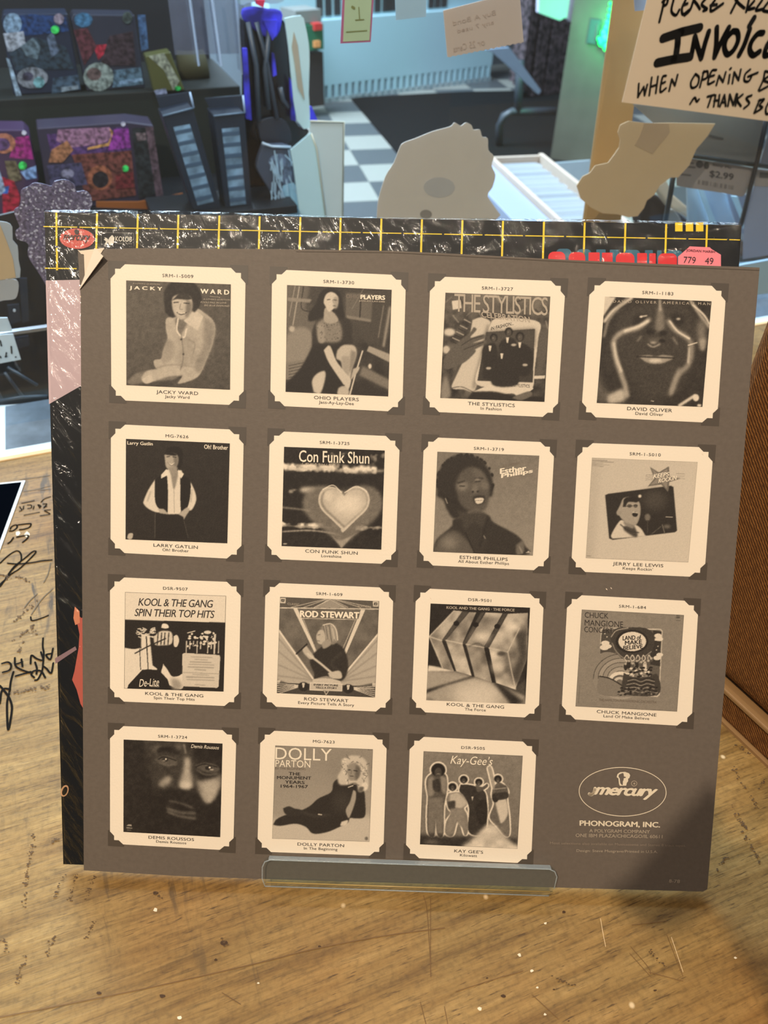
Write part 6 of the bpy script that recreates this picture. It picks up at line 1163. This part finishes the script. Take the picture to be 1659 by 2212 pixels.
def a33():
    a = Art(CF, [(177, 140), (652, 160), (629, 620), (156, 602)], .08)
    a.P([(156, 450), (300, 462), (420, 500), (629, 575), (629, 620), (156, 602)], .62, 10); a.E(400, 570, 120, 60, .85, 30); a.P([(168, 435), (200, 440), (297, 463), (165, 462)], .9, 3); a.P([(157, 568), (160, 550), (380, 484), (390, 490), (250, 530)], .08, 5); a.P([(156, 600), (170, 585), (200, 604)], .4, 6)
    a.P([(470, 510), (500, 515), (629, 615), (560, 620)], .10, 8); a.P([(480, 505), (629, 575), (629, 500), (575, 545)], .25, 6)
    slabs = [[(172, 298), (290, 175), (330, 178), (232, 318), (290, 462), (235, 448)], [(250, 316), (362, 182), (395, 184), (330, 330), (380, 486), (298, 462)], [(346, 335), (440, 184), (520, 188), (432, 348), (470, 515), (388, 488)], [(455, 352), (545, 190), (640, 186), (638, 400), (580, 550), (490, 518)]]
    for q in slabs: a.P(q, .64, 1)
    for i, q in enumerate(slabs):
        m = a.mask(q); c = a.cloud(6) * .6 + a.cloud(14) * .4; a.a += m * (c - .5) * .75
    a.P([(232, 318), (250, 316), (300, 462), (290, 463)], .10, 1); a.P([(330, 335), (346, 335), (386, 488), (374, 488)], .10, 1); a.P([(432, 350), (455, 352), (486, 518), (470, 516)], .06, 1); a.P([(232, 318), (330, 178), (360, 182), (250, 316)], .25, 2); a.P([(330, 332), (418, 183), (436, 184), (346, 335)], .25, 2); a.P([(432, 350), (524, 188), (544, 190), (455, 352)], .22, 2)
    a.P([(575, 280), (640, 260), (636, 400), (590, 540), (560, 480), (600, 390)], .22, 10); a.L([(455, 352), (545, 372), (580, 300), (600, 260)], 4, .85, 2, curve=False); a.L([(545, 372), (560, 450), (582, 550)], 4, .85, 2, curve=False)
    for c in ([(172, 298), (232, 318)], [(250, 316), (330, 332)], [(346, 335), (432, 350)], [(172, 298), (235, 448)], [(290, 175), (172, 298)]): a.L(c, 4, .88, 2)
    for x, y in ((301, 236), (393, 242), (495, 250)): a.E(x, y, 14, 12, .04, 1)
    a.E(420, 300, 40, 25, .9, 14); a.E(500, 440, 30, 30, .85, 14); a.L([(360, 345), (400, 330), (430, 345)], 5, .1, 3, .6); a.E(515, 380, 22, 12, .25, 5); a.N(.04, 40); return a
def a34():
    a = Art(CF, [(899, 169), (1387, 195), (1354, 656), (869, 631)], .50).N(.03, 30)
    a.P([(991, 265), (1000, 255), (1275, 262), (1284, 272), (1270, 575), (1260, 585), (985, 572), (975, 560)], .80); a.P([(996, 268), (1003, 261), (1272, 268), (1279, 276), (1265, 572), (1256, 580), (989, 567), (980, 558)], .34)
    a.P([(996, 268), (1040, 262), (1060, 380), (985, 380)], .25); a.P([(1240, 268), (1279, 276), (1272, 440), (1220, 430)], .16)
    for x, y, r in ((1012, 330, 20), (1008, 350, 22), (1026, 345, 16), (1262, 295, 18), (1268, 310, 18), (1258, 400, 18), (1270, 385, 16), (1252, 312, 10)): a.E(x, y, r, r * .6, .92)
    for x, y in ((1020, 300), (1262, 345), (1255, 362), (1010, 285)): a.E(x, y, 3, 3, .9)
    a.S([(985, 380), (1020, 372), (1060, 380), (1090, 410), (1100, 450), (1110, 500), (985, 490)], .50, 0)
    for k, v in enumerate((.52, .60, .55, .62, .58)): a.E(1085, 500, 130 - k * 22, 118 - k * 20, v)
    for k in range(5): a.L([(1085 + (130 - k * 22) * math.cos(t), 500 + (118 - k * 20) * math.sin(t)) for t in np.linspace(math.pi, 2 * math.pi - .7, 9)], 2.5, .15)
    a.E(1085, 508, 58, 44, .92); a.E(1082, 510, 38, 30, .35); a.E(1080, 512, 28, 22, .8); a.E(1080, 516, 16, 14, .4)
    a.S([(980, 485), (1030, 495), (1090, 530), (1130, 560), (1150, 582), (985, 572)], .46, 0); a.L([(985, 487), (1035, 498), (1090, 530), (1120, 548)], 6, .12)
    a.S([(1035, 300), (1060, 262), (1120, 255), (1200, 258), (1240, 285), (1245, 330), (1225, 380), (1170, 400), (1110, 410), (1060, 370)], .20); a.L([(1040, 300), (1065, 270), (1120, 258)], 5, .6); a.L([(1045, 330), (1065, 370), (1110, 405), (1180, 402), (1230, 370)], 5, .5); 
    a.E(1138, 322, 78, 56, .10); a.E(1140, 322, 66, 46, .92)
    for k in range(5): a.S([(1100 + k * 28, 402), (1114 + k * 26, 384), (1126 + k * 26, 402), (1114 + k * 26, 418)], .85); a.S([(1104 + k * 28, 402), (1114 + k * 26, 390), (1122 + k * 26, 402), (1114 + k * 26, 412)], .3)
    for x, y, h_ in ((1108, 440, 20), (1124, 430, 26), (1142, 440, 24), (1162, 430, 26), (1182, 435, 26), (1200, 440, 24), (1216, 425, 20), (1230, 408, 10)): a.E(x, y, 9, h_, a.rs.choice([.85, .3, .6, .12])); a.E(x, y - h_ * .6, 6, 6, .7)
    for k in range(70): x = 1120 + a.rs.rand() * 110; y = 445 + a.rs.rand() * 45; a.E(x, y, 4 + 5 * a.rs.rand(), 5, a.rs.choice([.06, .9, .4, .1]))
    a.S([(1100, 470), (1140, 490), (1210, 490), (1260, 480), (1262, 575), (1100, 572), (1090, 530)], .20)
    for k in range(8): y = 500 + k * 9; a.L([(1120 - k * 2, y), (1150, y - 6), (1180, y + 4), (1210, y - 5), (1245, y + 3)], 3, .62 if k % 2 else .08)
    for k in range(50): x = 1060 + a.rs.rand() * 200; y = 540 + a.rs.rand() * 36; a.E(x, y, 7, 4, a.rs.choice([.08, .5, .3]))
    a.L([(890, 530), (885, 615)], 3, .4, 1); a.L([(1350, 198), (1364, 199)], 3, .2); a.E(1357, 208, 9, 4, .25, 1); a.L([(1348, 222), (1368, 223)], 3, .3, .5)
    for c in ([(899, 169), (1387, 195)], [(1387, 195), (1354, 656)], [(1354, 656), (869, 631)], [(869, 631), (899, 169)]): a.L(c, 4, .2)
    return a
def a41():
    a = Art(CG, [(260, 104), (732, 123), (721, 570), (259, 545)], .08)
    a.S([(350, 110), (560, 115), (600, 200), (610, 330), (560, 350), (420, 340), (380, 220)], .17, 16); a.E(425, 150, 30, 14, .34, 12); a.E(360, 110, 60, 8, .25, 8); a.E(320, 185, 16, 14, .22, 6)
    a.S([(420, 170), (470, 165), (520, 175), (530, 150), (490, 140), (430, 145)], .05, 5); a.S([(410, 200), (450, 182), (500, 190), (515, 212), (490, 225), (430, 215)], .28, 4); a.L([(425, 200), (455, 188), (510, 205)], 5, .05, 1.5); a.E(458, 202, 15, 9, .12, 1.5); a.E(462, 198, 4, 4, .98, 1); a.E(452, 206, 8, 3, .6, 2); a.L([(430, 215), (470, 228), (510, 222)], 6, .42, 4)
    a.S([(600, 180), (650, 170), (720, 190), (728, 165), (650, 140), (600, 150)], .05, 5); a.S([(600, 230), (640, 215), (700, 225), (715, 250), (680, 265), (625, 250)], .28, 4); a.L([(605, 235), (645, 222), (705, 236)], 5, .05, 1.5); a.E(665, 240, 17, 10, .10, 1.5); a.E(670, 238, 5, 4, .98, 1); a.E(680, 248, 10, 3, .75, 2); a.L([(610, 250), (650, 272), (705, 268)], 6, .40, 4)
    a.S([(550, 190), (575, 195), (582, 260), (590, 330), (560, 345), (528, 335), (530, 290), (545, 250)], .62, 9); a.E(555, 320, 26, 18, .82, 8); a.L([(565, 200), (560, 290)], 10, .7, 7); a.E(520, 140, 14, 20, .35, 9); a.L([(548, 130), (556, 170)], 6, .6, 4); a.E(590, 345, 12, 8, .12, 4)
    a.S([(600, 270), (620, 300), (690, 290), (722, 270), (720, 340), (690, 380), (650, 410), (620, 360)], .56, 10); a.S([(630, 310), (700, 300), (700, 370), (655, 412)], .68, 9); a.S([(425, 320), (450, 290), (480, 280), (490, 300), (450, 330)], .60, 9)
    a.S([(420, 350), (500, 340), (600, 360), (650, 410), (700, 400), (721, 340), (722, 570), (400, 560), (380, 440)], .07, 8); a.L([(480, 395), (540, 410), (590, 430)], 9, .30, 5); a.L([(470, 430), (520, 450), (600, 455)], 12, .36, 6); a.L([(470, 448), (530, 470), (600, 480)], 8, .5, 6); a.L([(460, 425), (540, 438)], 4, .1, 2); a.S([(259, 104), (350, 104), (330, 300), (300, 545), (259, 545)], .09, 12); a.N(.06, 26)
    a.P([(274, 515), (284, 508), (298, 509), (300, 517)], .65, 1); a.L([(276, 524), (300, 526)], 5, .6, 1); a.L([(278, 534), (296, 536)], 3, .5, 1); return a
def a42():
    a = Art(CG, [(984, 132), (1450, 150), (1433, 592), (969, 577)], .60).G(.52, .66, 70); a.E(1330, 230, 130, 80, .52, 40); a.S([(969, 480), (1100, 490), (1433, 470), (1433, 592), (969, 577)], .78, 14)
    a.S([(975, 510), (990, 485), (1030, 465), (1100, 445), (1150, 420), (1190, 385), (1250, 355), (1262, 310), (1290, 290), (1330, 300), (1400, 340), (1412, 400), (1410, 470), (1370, 480), (1340, 478), (1330, 500), (1290, 520), (1230, 545), (1165, 552), (1130, 520), (1080, 505), (1010, 515)], .12, 2)
    a.S([(1022, 432), (1050, 422), (1075, 432), (1110, 440), (1120, 460), (1060, 470), (1030, 455)], .14, 2); a.L([(1120, 450), (1180, 470), (1240, 460)], 8, .22, 6); a.E(1300, 400, 40, 50, .18, 18); a.L([(1190, 460), (1205, 462)], 5, .85, 1)
    a.S([(1355, 345), (1340, 400), (1320, 440), (1330, 475), (1340, 470), (1365, 400), (1368, 355)], .62, 2); a.S([(1300, 495), (1330, 488), (1322, 510), (1295, 514)], .85, 2)
    a.S([(1300, 200), (1340, 182), (1390, 185), (1420, 215), (1425, 270), (1428, 320), (1400, 350), (1380, 350), (1370, 310), (1330, 320), (1290, 318), (1282, 280), (1300, 245)], .80, 4)
    for k in range(50): t = a.rs.rand() * 6.3; rr = 35 + a.rs.rand() * 35; x, y = 1360 + rr * math.cos(t), 255 + rr * 1.1 * math.sin(t); a.L([(x, y), (x + 10 * a.rs.randn(), y + 10 * a.rs.randn())], 4, a.rs.choice([.95, .6, .4]), 1)
    a.S([(1325, 250), (1335, 222), (1362, 215), (1385, 235), (1385, 275), (1362, 300), (1335, 290)], .55, 3); a.S([(1365, 225), (1388, 240), (1385, 280), (1365, 295)], .36, 4); a.L([(1330, 250), (1342, 250)], 4, .12, 1); a.L([(1358, 252), (1374, 255)], 4, .1, 1); a.L([(1340, 278), (1356, 280)], 4, .2, 1); a.L([(1348, 252), (1344, 268)], 3, .4, 1); a.E(1410, 328, 16, 20, .92, 3); a.S([(1385, 330), (1405, 330), (1400, 350), (1380, 350)], .35, 3)
    a.L([(1425, 155), (1444, 156)], 3, .4); a.E(1418, 575, 8, 9, .4, 2)
    for c in ([(984, 132), (1450, 150)], [(1450, 150), (1433, 592)], [(1433, 592), (969, 577)], [(969, 577), (984, 132)]): a.L(c, 4, .2)
    return a
def a43():
    a = Art(CH_, [(183, 134), (644, 155), (619, 588), (166, 567)], .50).G(.48, .40, 80); a.N(.03, 24)
    figs = [([(225, 235), (200, 260), (197, 300), (205, 350), (200, 420), (205, 515), (235, 525), (240, 440), (248, 520), (275, 522), (278, 400), (290, 330), (292, 270), (280, 240)], .28), ([(355, 290), (350, 320), (370, 345), (395, 400), (390, 500), (430, 525), (470, 500), (478, 420), (470, 330), (430, 300), (390, 290)], .14), ([(425, 290), (430, 320), (450, 320), (480, 300), (478, 285), (455, 300)], .3),
            ([(300, 330), (290, 360), (300, 400), (315, 420), (290, 460), (285, 515), (320, 525), (340, 460), (360, 480), (375, 525), (390, 500), (385, 430), (370, 400), (385, 380), (370, 340), (345, 325)], .45), ([(505, 300), (500, 340), (510, 380), (490, 440), (520, 480), (560, 525), (580, 520), (580, 440), (570, 360), (575, 320), (555, 290), (530, 280)], .35), ([(480, 210), (494, 206), (505, 240), (515, 300), (505, 310), (490, 250)], .62)]
    for q, v in figs: m = a.mask(wob(q, 5)); a.put(m, .96, 0, 0); b = a.blur(m.astype(float), 6 * a.n / a.W) > .12; a.put(b, .95, 1, 1)
    for x, y, r in ((252, 222, 34), (318, 300, 20), (370, 266, 19), (440, 278, 18), (528, 263, 19)): a.E(x, y, r + 6, r + 5, .95, 1)
    for q, v in figs: a.S(q, v, 1.5)
    for x, y, r in ((252, 222, 33), (318, 300, 19), (370, 266, 18), (440, 278, 17), (528, 263, 18)): a.E(x, y, r, r * .95, .05, 2); a.E(x, y + r * .35, r * .5, r * .7, .24, 2); a.E(x, y + r * .55, r * .25, 2, .5, 1)
    a.S([(205, 260), (230, 255), (235, 330), (205, 340)], .5, 5); a.S([(225, 270), (260, 265), (262, 320), (230, 315)], .16, 3); a.S([(262, 250), (290, 262), (288, 330), (270, 320)], .5, 4); a.P([(205, 350), (275, 350), (275, 515), (245, 515), (240, 430), (232, 515), (206, 510)], .42, 4); a.S([(305, 335), (345, 328), (385, 375), (350, 400), (310, 380)], .74, 4); a.S([(295, 370), (330, 365), (325, 410), (300, 400)], .2, 3); a.P([(310, 400), (370, 400), (385, 500), (350, 480), (335, 455), (310, 515), (290, 505)], .5, 4)
    a.S([(512, 300), (565, 292), (568, 330), (520, 335)], .30, 3); a.L([(515, 310), (565, 305)], 4, .6, 1); a.S([(515, 370), (560, 350), (575, 420), (545, 470), (530, 430)], .82, 3); a.E(516, 350, 16, 22, .12, 2); a.S([(510, 330), (570, 325), (575, 350), (530, 360)], .16, 2); a.S([(540, 470), (575, 460), (578, 525), (550, 520)], .4, 3)
    a.E(455, 340, 18, 20, .16, 2); a.S([(425, 380), (470, 360), (480, 430), (460, 480), (430, 440)], .10, 2); a.P([(405, 345), (415, 345), (410, 365)], .8, 1)
    a.P([(168, 520), (300, 530), (420, 530), (619, 540), (619, 588), (166, 567)], .13, 8); a.S([(370, 570), (420, 530), (450, 500), (490, 470), (530, 490), (560, 530), (600, 560), (619, 588), (380, 580)], .84, 9); a.a += .22 * a.mask([(370, 570), (450, 490), (530, 480), (619, 560), (619, 588)]) * (a.cloud(16) - .5); a.S([(180, 560), (220, 545), (260, 560)], .4, 8); a.N(.05, 40)
    for c in ([(183, 134), (644, 155)], [(644, 155), (619, 588)], [(619, 588), (166, 567)], [(166, 567), (183, 134)]): a.L(c, 3, .2)
    return a

def cquad(*p): return list(p)
CARDS = [
 ('SRM-1-5009', 'JACKY WARD', 'Jacky Ward', [(239, 570), (531, 580), (526, 876), (241, 864)], a11),
 ('SRM-1-3730', 'OHIO PLAYERS', 'Jass-Ay-Lay-Dee', [(588, 582), (877, 595), (869, 890), (584, 876)], a12),
 ('SRM-1-3727', 'THE STYLISTICS', 'In Fashion', [(930, 597), (1222, 608), (1203, 902), (918, 889)], a13),
 ('SRM-1-1183', 'DAVID OLIVER', 'David Oliver', [(1275, 606), (1569, 619), (1548, 914), (1255, 900)], a14),
 ('MG-7626', 'LARRY GATLIN', 'Oh! Brother', [(240, 916), (527, 929), (521, 1208), (239, 1193)], a21),
 ('SRM-1-3725', 'CON FUNK SHUN', 'Loveshine', [(583, 931), (864, 943), (854, 1219), (577, 1207)], a22),
 ('SRM-1-3719', 'ESTHER PHILLIPS', 'All About Esther Phillips', [(916, 944), (1198, 956), (1183, 1233), (905, 1220)], a23),
 ('SRM-1-5010', 'JERRY LEE LEWIS', "Keeps Rockin'", [(1249, 956), (1541, 967), (1521, 1247), (1233, 1234)], a24),
 ('DSR-9507', 'KOOL & THE GANG', 'Spin Their Top Hits', [(238, 1246), (521, 1258), (515, 1526), (238, 1514)], a31),
 ('SRM-1-609', 'ROD STEWART', 'Every Picture Tells A Story', [(574, 1258), (850, 1270), (842, 1538), (567, 1525)], a32),
 ('DSR-9501', 'KOOL & THE GANG', 'The Force', [(899, 1270), (1175, 1284), (1163, 1551), (889, 1537)], a33),
 ('SRM-1-684', 'CHUCK MANGIONE', 'Land Of Make Believe', [(1226, 1284), (1509, 1299), (1493, 1569), (1212, 1552)], a34),
 ('SRM-1-3724', 'DEMIS ROUSSOS', 'Demis Roussos', [(238, 1567), (511, 1578), (504, 1837), (238, 1822)], a41),
 ('MG-7623', 'DOLLY PARTON', 'In The Beginning', [(563, 1577), (836, 1589), (828, 1849), (556, 1839)], a42),
 ('DSR-9505', "KAY GEE'S", 'Kilowatt', [(886, 1590), (1159, 1603), (1147, 1865), (876, 1852)], a43)]
LOOK = ['seated man in a pale jacket', 'seated woman in a dark dress', 'hands holding an open magazine', 'dark face framed by hands', 'standing man in a vest', 'heart over clouds', 'smiling woman with short dark hair', 'tilted photo under a star',
        'stage scene under two lines of black lettering', 'singer inside rays', 'row of cloudy slabs', 'drawn landscape in a plain border', 'shadowed bearded face', 'reclining woman with pale curls', 'group of standing figures above smoke']
def edge4(c, s_):  # the notched outline of one corner, unit coordinates
    return c
NOTCH = [(.108, 0), (.072, .034), (.034, .034), (.034, .070), (0, .106)]
outline = [(u, v) for u, v in NOTCH[::-1]] + [(1 - u, v) for u, v in NOTCH] + [(1 - u, 1 - v) for u, v in NOTCH[::-1]] + [(u, 1 - v) for u, v in NOTCH]
for (num, art_, ttl, q, fn), look in zip(CARDS, LOOK):
    H = homog([(0, 0), (1, 0), (1, 1), (0, 1)], q)
    def cm(uv, z, H=H): return np.c_[sp(apply(H, uv)), np.full(len(np.atleast_2d(uv)), z)]
    pts = cm(outline, 0)[:, :2]
    card = flat('picture_card', pts, 0.00022, CREAM, front); card['label'] = 'cream notched frame with a %s' % look
    for sx_, sy_ in ((0, 0), (1, 0), (1, 1), (0, 1)):
        o_ = [(-.018, -.022), (.115, -.022), (.115, .115), (-.018, .115)]
        flat('corner_mount', cm([(u if not sx_ else 1 - u, v if not sy_ else 1 - v) for u, v in o_], 0)[:, :2], 0.0001, MOUNT, card)
    a = fn(); tone = a.done(); qa = zc(a.crop, a.quad)
    Ha = homog([(0, 0), (1, 0), (1, 1), (0, 1)], qa); g = np.linspace(0, 1, NA); UX, UY = np.meshgrid(g, g)
    xy = sp(apply(Ha, np.c_[UX.ravel(), UY.ravel()])); n = NA
    idx = np.arange(n * n).reshape(n, n); fc = np.stack([idx[1:, :-1], idx[1:, 1:], idx[:-1, 1:], idx[:-1, :-1]], -1).reshape(-1, 4)
    me = bpy.data.meshes.new('cover_picture'); me.vertices.add(n * n); me.vertices.foreach_set('co', np.c_[xy, np.full(n * n, 0.00034)].ravel())
    me.loops.add(fc.size); me.loops.foreach_set('vertex_index', fc.ravel()); me.polygons.add(len(fc)); me.polygons.foreach_set('loop_start', np.arange(0, fc.size, 4)); me.polygons.foreach_set('loop_total', np.full(len(fc), 4)); me.update()
    col = DARK + (PAP - DARK) * (tone.ravel()[:, None] ** 1.85); ca_ = me.color_attributes.new('ink', 'FLOAT_COLOR', 'POINT'); ca_.data.foreach_set('color', np.c_[col, np.ones(n * n)].ravel().astype(np.float32))
    me.materials.append(PRINT); po = link(bpy.data.objects.new('cover_picture', me)); po.parent = card
    asp = 1.0
    T = lambda s_, st_, m_=CINK, **k: text('lettering', s_, lambda uv, cm=cm: cm(uv, 0.00034), m_, card, None, st_, **k)
    T(num, (.5, .082, .023, 1.28, 1), bold=0.004, spacing=1.12); T(art_, (.5, .936, .025, 1.38, 1), bold=0.004, spacing=1.04); T(ttl, (.5, .967, .022, 1.22, 1), bold=0.004, spacing=1.04)
    card['z'] = 0.0
CW = mat('cover_white', (236, 220, 196), 0.55); CB2 = mat('cover_black', (46, 38, 33), 0.55); CG_ = mat('cover_grey', (176, 160, 140), 0.55); CG2 = mat('cover_dim', (112, 98, 84), 0.55)
cards = [o for o in sc.objects if o.name.startswith('picture_card')]
def fit(ci, crop, s_, x0, y0, x1, y1, h, m=CW, **k):
    """lettering whose top edge runs (x0,y0)-(x1,y1) and is h tall, zoom-view points"""
    q = zc(crop, [(x0, y0), (x1, y1), (x1 - h * .02, y1 + h), (x0 - h * .02, y0 + h)]); H = homog([(0, 0), (1, 0), (1, 1), (0, 1)], q)
    text('lettering', s_, lambda uv, H=H: np.c_[sp(apply(H, uv)), np.full(len(uv), 0.00046)], m, cards[ci], 1, **k)
fit(0, CA, "A LOVER'S QUESTION", 303, 179, 434, 184, 8, CG_, shear=.2, bold=.01); fit(0, CA, 'J A C K Y', 288, 194, 446, 200, 22, CW, bold=.035); fit(0, CA, 'W A R D', 627, 208, 765, 214, 23, CW, bold=.035)
for t_, x0, x1, y in (('Featuring', 672, 722, 241), ("A LOVER'S QUESTION", 640, 770, 254), ('FOOLS FALL IN LOVE', 628, 752, 268), ('BIG BLUE DIAMOND', 645, 765, 283)): fit(0, CA, t_, x0, y, x1, y + 4, 8, CG_, shear=.2, bold=.01)
fit(1, CA, 'OHIO', 1322, 233, 1391, 236, 21, CG2, bold=.02); fit(1, CA, 'PLAYERS', 1391, 236, 1509, 240, 22, CW, bold=.05); fit(1, CA, 'JASS-AY-LAY-DEE', 1384, 262, 1508, 267, 9, CG_, bold=.03)
fit(2, CB_, 'THE STYLISTICS', 216, 222, 646, 240, 84, CG_, bold=-0.005, spacing=.8); fit(2, CB_, 'CELEBRATION', 340, 305, 565, 330, 26, CG_, bold=.02, shear=-.2); fit(2, CB_, 'IN FASHION...', 384, 376, 488, 350, 16, CB2, bold=.005); fit(2, CB_, 'THE STYLISTICS', 456, 635, 562, 641, 14, CB2)
fit(3, CB_, 'DAVID OLIVER  AMERICAN MAN', 945, 252, 1392, 264, 12, CG_, bold=.01, spacing=1.5)
fit(4, CC, 'Larry Gatlin', 278, 139, 400, 144, 21, CW, bold=.015); fit(4, CC, 'Oh! Brother', 645, 155, 759, 160, 21, CW, bold=.015)
fit(5, CC, 'Con Funk Shun', 1098, 182, 1434, 192, 56, CW, bold=.01, spacing=1.0); fit(5, CC, 'LOVESHINE', 1114, 241, 1272, 249, 10, CG_, spacing=1.6)
fit(6, CD_, 'Esther', 460, 212, 592, 194, 28, CW, bold=.04); fit(6, CD_, 'Phillips', 466, 240, 624, 212, 26, CW, bold=.04); fit(6, CD_, 'All About', 470, 195, 560, 172, 16, CG2)
fit(7, CD_, 'KEEPS', 1222, 240, 1302, 228, 22, CW, bold=.02, shear=.2); fit(7, CD_, 'ROCKIN', 1248, 262, 1340, 246, 22, CW, bold=.02, shear=.2)
fit(8, CE, 'KOOL & THE GANG', 331, 158, 688, 168, 36, CB2, bold=.006, shear=.2, spacing=.92); fit(8, CE, 'SPIN THEIR TOP HITS', 313, 208, 695, 218, 36, CB2, bold=.006, shear=.2, spacing=.92); fit(8, CE, 'De-Lite', 335, 546, 430, 540, 36, CW, shear=.2); fit(8, CE, 'RECORDS', 388, 574, 430, 576, 7, CW)
fit(9, CE, 'ROD STEWART', 1102, 217, 1386, 225, 32, CW, bold=.05); fit(9, CE, 'CLASSIC', 1043, 180, 1100, 184, 10, CG_); fit(9, CE, 'EDITION', 1378, 190, 1440, 194, 12, CG_); fit(9, CE, 'EVERY PICTURE', 1168, 567, 1284, 571, 9, CB2, bold=.03); fit(9, CE, 'TELLS A STORY', 1176, 580, 1278, 584, 9, CB2, bold=.03)
fit(10, CF, 'KOOL AND THE GANG \u00b7 THE FORCE', 253, 152, 578, 165, 13, CG_, bold=.03)
fit(11, CF, 'CHUCK', 913, 181, 1026, 186, 26, CB2, bold=.0); fit(11, CF, 'MANGIONE', 913, 217, 1096, 226, 28, CB2, bold=.0); fit(11, CF, 'CONCERT', 911, 250, 1048, 256, 26, CB2, bold=.0)
fit(11, CF, 'LAND of', 1094, 294, 1182, 290, 22, CB2, bold=.03); fit(11, CF, 'MAKE', 1104, 318, 1186, 312, 20, CB2, bold=.03); fit(11, CF, 'BELIEVE', 1096, 342, 1190, 334, 20, CB2, bold=.03); fit(11, CF, 'THE HAMILTON PHILHARMONIC ORCHESTRA', 980, 593, 1256, 605, 12, CG2, bold=.01)
fit(12, CG, 'Demis Roussos', 582, 126, 716, 134, 17, CW, shear=.3)
fit(13, CG, 'DOLLY', 985, 140, 1254, 148, 58, CW, bold=-0.0); fit(13, CG, 'PARTON', 985, 200, 1152, 204, 34, CW); fit(13, CG, 'IN THE BEGINNING', 984, 234, 1130, 238, 12, CG2)
for t_, x0, x1, y in (('THE', 1048, 1104, 258), ('MONUMENT', 992, 1156, 277), ('YEARS', 1030, 1124, 298), ('1964-1967', 1010, 1140, 318)): fit(13, CG, t_, x0, y, x1, y + 3, 15, CB2, bold=.02)
fit(14, CH_, "Kay-Gee's", 308, 152, 505, 160, 52, CW, shear=.3, bold=.0)

# label mark and address, lower right of the sleeve
LW = mat('white_ink', (226, 210, 184), 0.55); LD = mat('grey_ink', (168, 152, 132), 0.55)
ZM = (1180, 1600, 5.184)
def on_f(quad, z=0.0003):
    H = homog([(0, 0), (1, 0), (1, 1), (0, 1)], quad); return lambda uv: np.c_[sp(apply(H, uv)), np.full(len(uv), z)]
def ring_vf(outer, inner):
    n = len(outer); v = list(outer) + list(inner); return v, [(i, (i + 1) % n, n + (i + 1) % n, n + i) for i in range(n)]
v, f = ring_vf([tuple(p) for p in sp(zc(ZM, ell_px(853, 569, 491, 276, .022, 72)))], [tuple(p) for p in sp(zc(ZM, ell_px(853, 569, 483, 268, .022, 72)))])
mesh('logo_oval', [(x, y, .0003) for x, y in v], [t[::-1] for t in f], LW, front)
text('lettering', 'mercury', on_f(zc(ZM, [(540, 512), (1252, 537), (1232, 664), (520, 640)])), LW, front, 1, bold=.045, shear=.32, spacing=.9)
v, f = ribbon_vf([tuple(p) for p in sp(zc(ZM, smooth_line([(545, 530), (530, 580), (500, 603), (480, 592)], 4)))], 0.0016, 4); mesh('logo_tail', [(x, y, .00032) for x, y in v], f, LW, front)
v, f = ring_vf([tuple(p) for p in sp(zc(ZM, ell_px(982, 476, 34, 32, 0, 24)))], [tuple(p) for p in sp(zc(ZM, ell_px(982, 476, 27, 25, 0, 24)))]); mesh('registered_ring', [(x, y, .0003) for x, y in v], [t[::-1] for t in f], LD, front)
flat('registered_dot', sp(zc(ZM, ell_px(984, 477, 11, 11, 0, 12))), .0003, LD, front)
flat('head_mark', sp(zc(ZM, [(788, 398), (795, 372), (825, 350), (880, 346), (925, 362), (938, 385), (930, 412), (915, 425), (915, 450), (900, 470), (893, 500), (822, 502), (812, 480), (806, 420), (786, 405)])), .0003, LW, front)
flat('head_mark', sp(zc(ZM, [(812, 375), (850, 358), (862, 362), (868, 398), (888, 402), (888, 412), (865, 416), (862, 440), (856, 448), (854, 490), (845, 494), (826, 470), (820, 420), (806, 398)])), .0004, SLV, front)
for t_, q_, m_, b_ in (('PHONOGRAM, INC.', [(371, 888), (1276, 908), (1272, 978), (371, 958)], LW, .035), ('A POLYGRAM COMPANY', [(480, 985), (1160, 997), (1158, 1035), (480, 1022)], LD, .01), ('ONE IBM PLAZA/CHICAGO/IL 60611', [(328, 1036), (1300, 1052), (1298, 1090), (326, 1074)], LD, .01),
        ('Most selections also available on Musicassette and Stereo 8 track tapes.', [(40, 1128), (1560, 1158), (1558, 1192), (40, 1164)], mat('dim_ink', (140, 124, 108), 0.55), .0), ('Design: Steve Musgrave/Printed in U.S.A.', [(338, 1212), (1246, 1226), (1244, 1264), (336, 1250)], LD, .0), ('8-78', [(1374, 1548), (1495, 1552), (1492, 1590), (1370, 1585)], LD, .01)):
    text('lettering', t_, on_f(zc(ZM, q_)), m_, front, 1, bold=b_)
finish_text()
for o in sc.objects:
    for k_ in ('z', 'o'):
        if k_ in o: del o[k_]
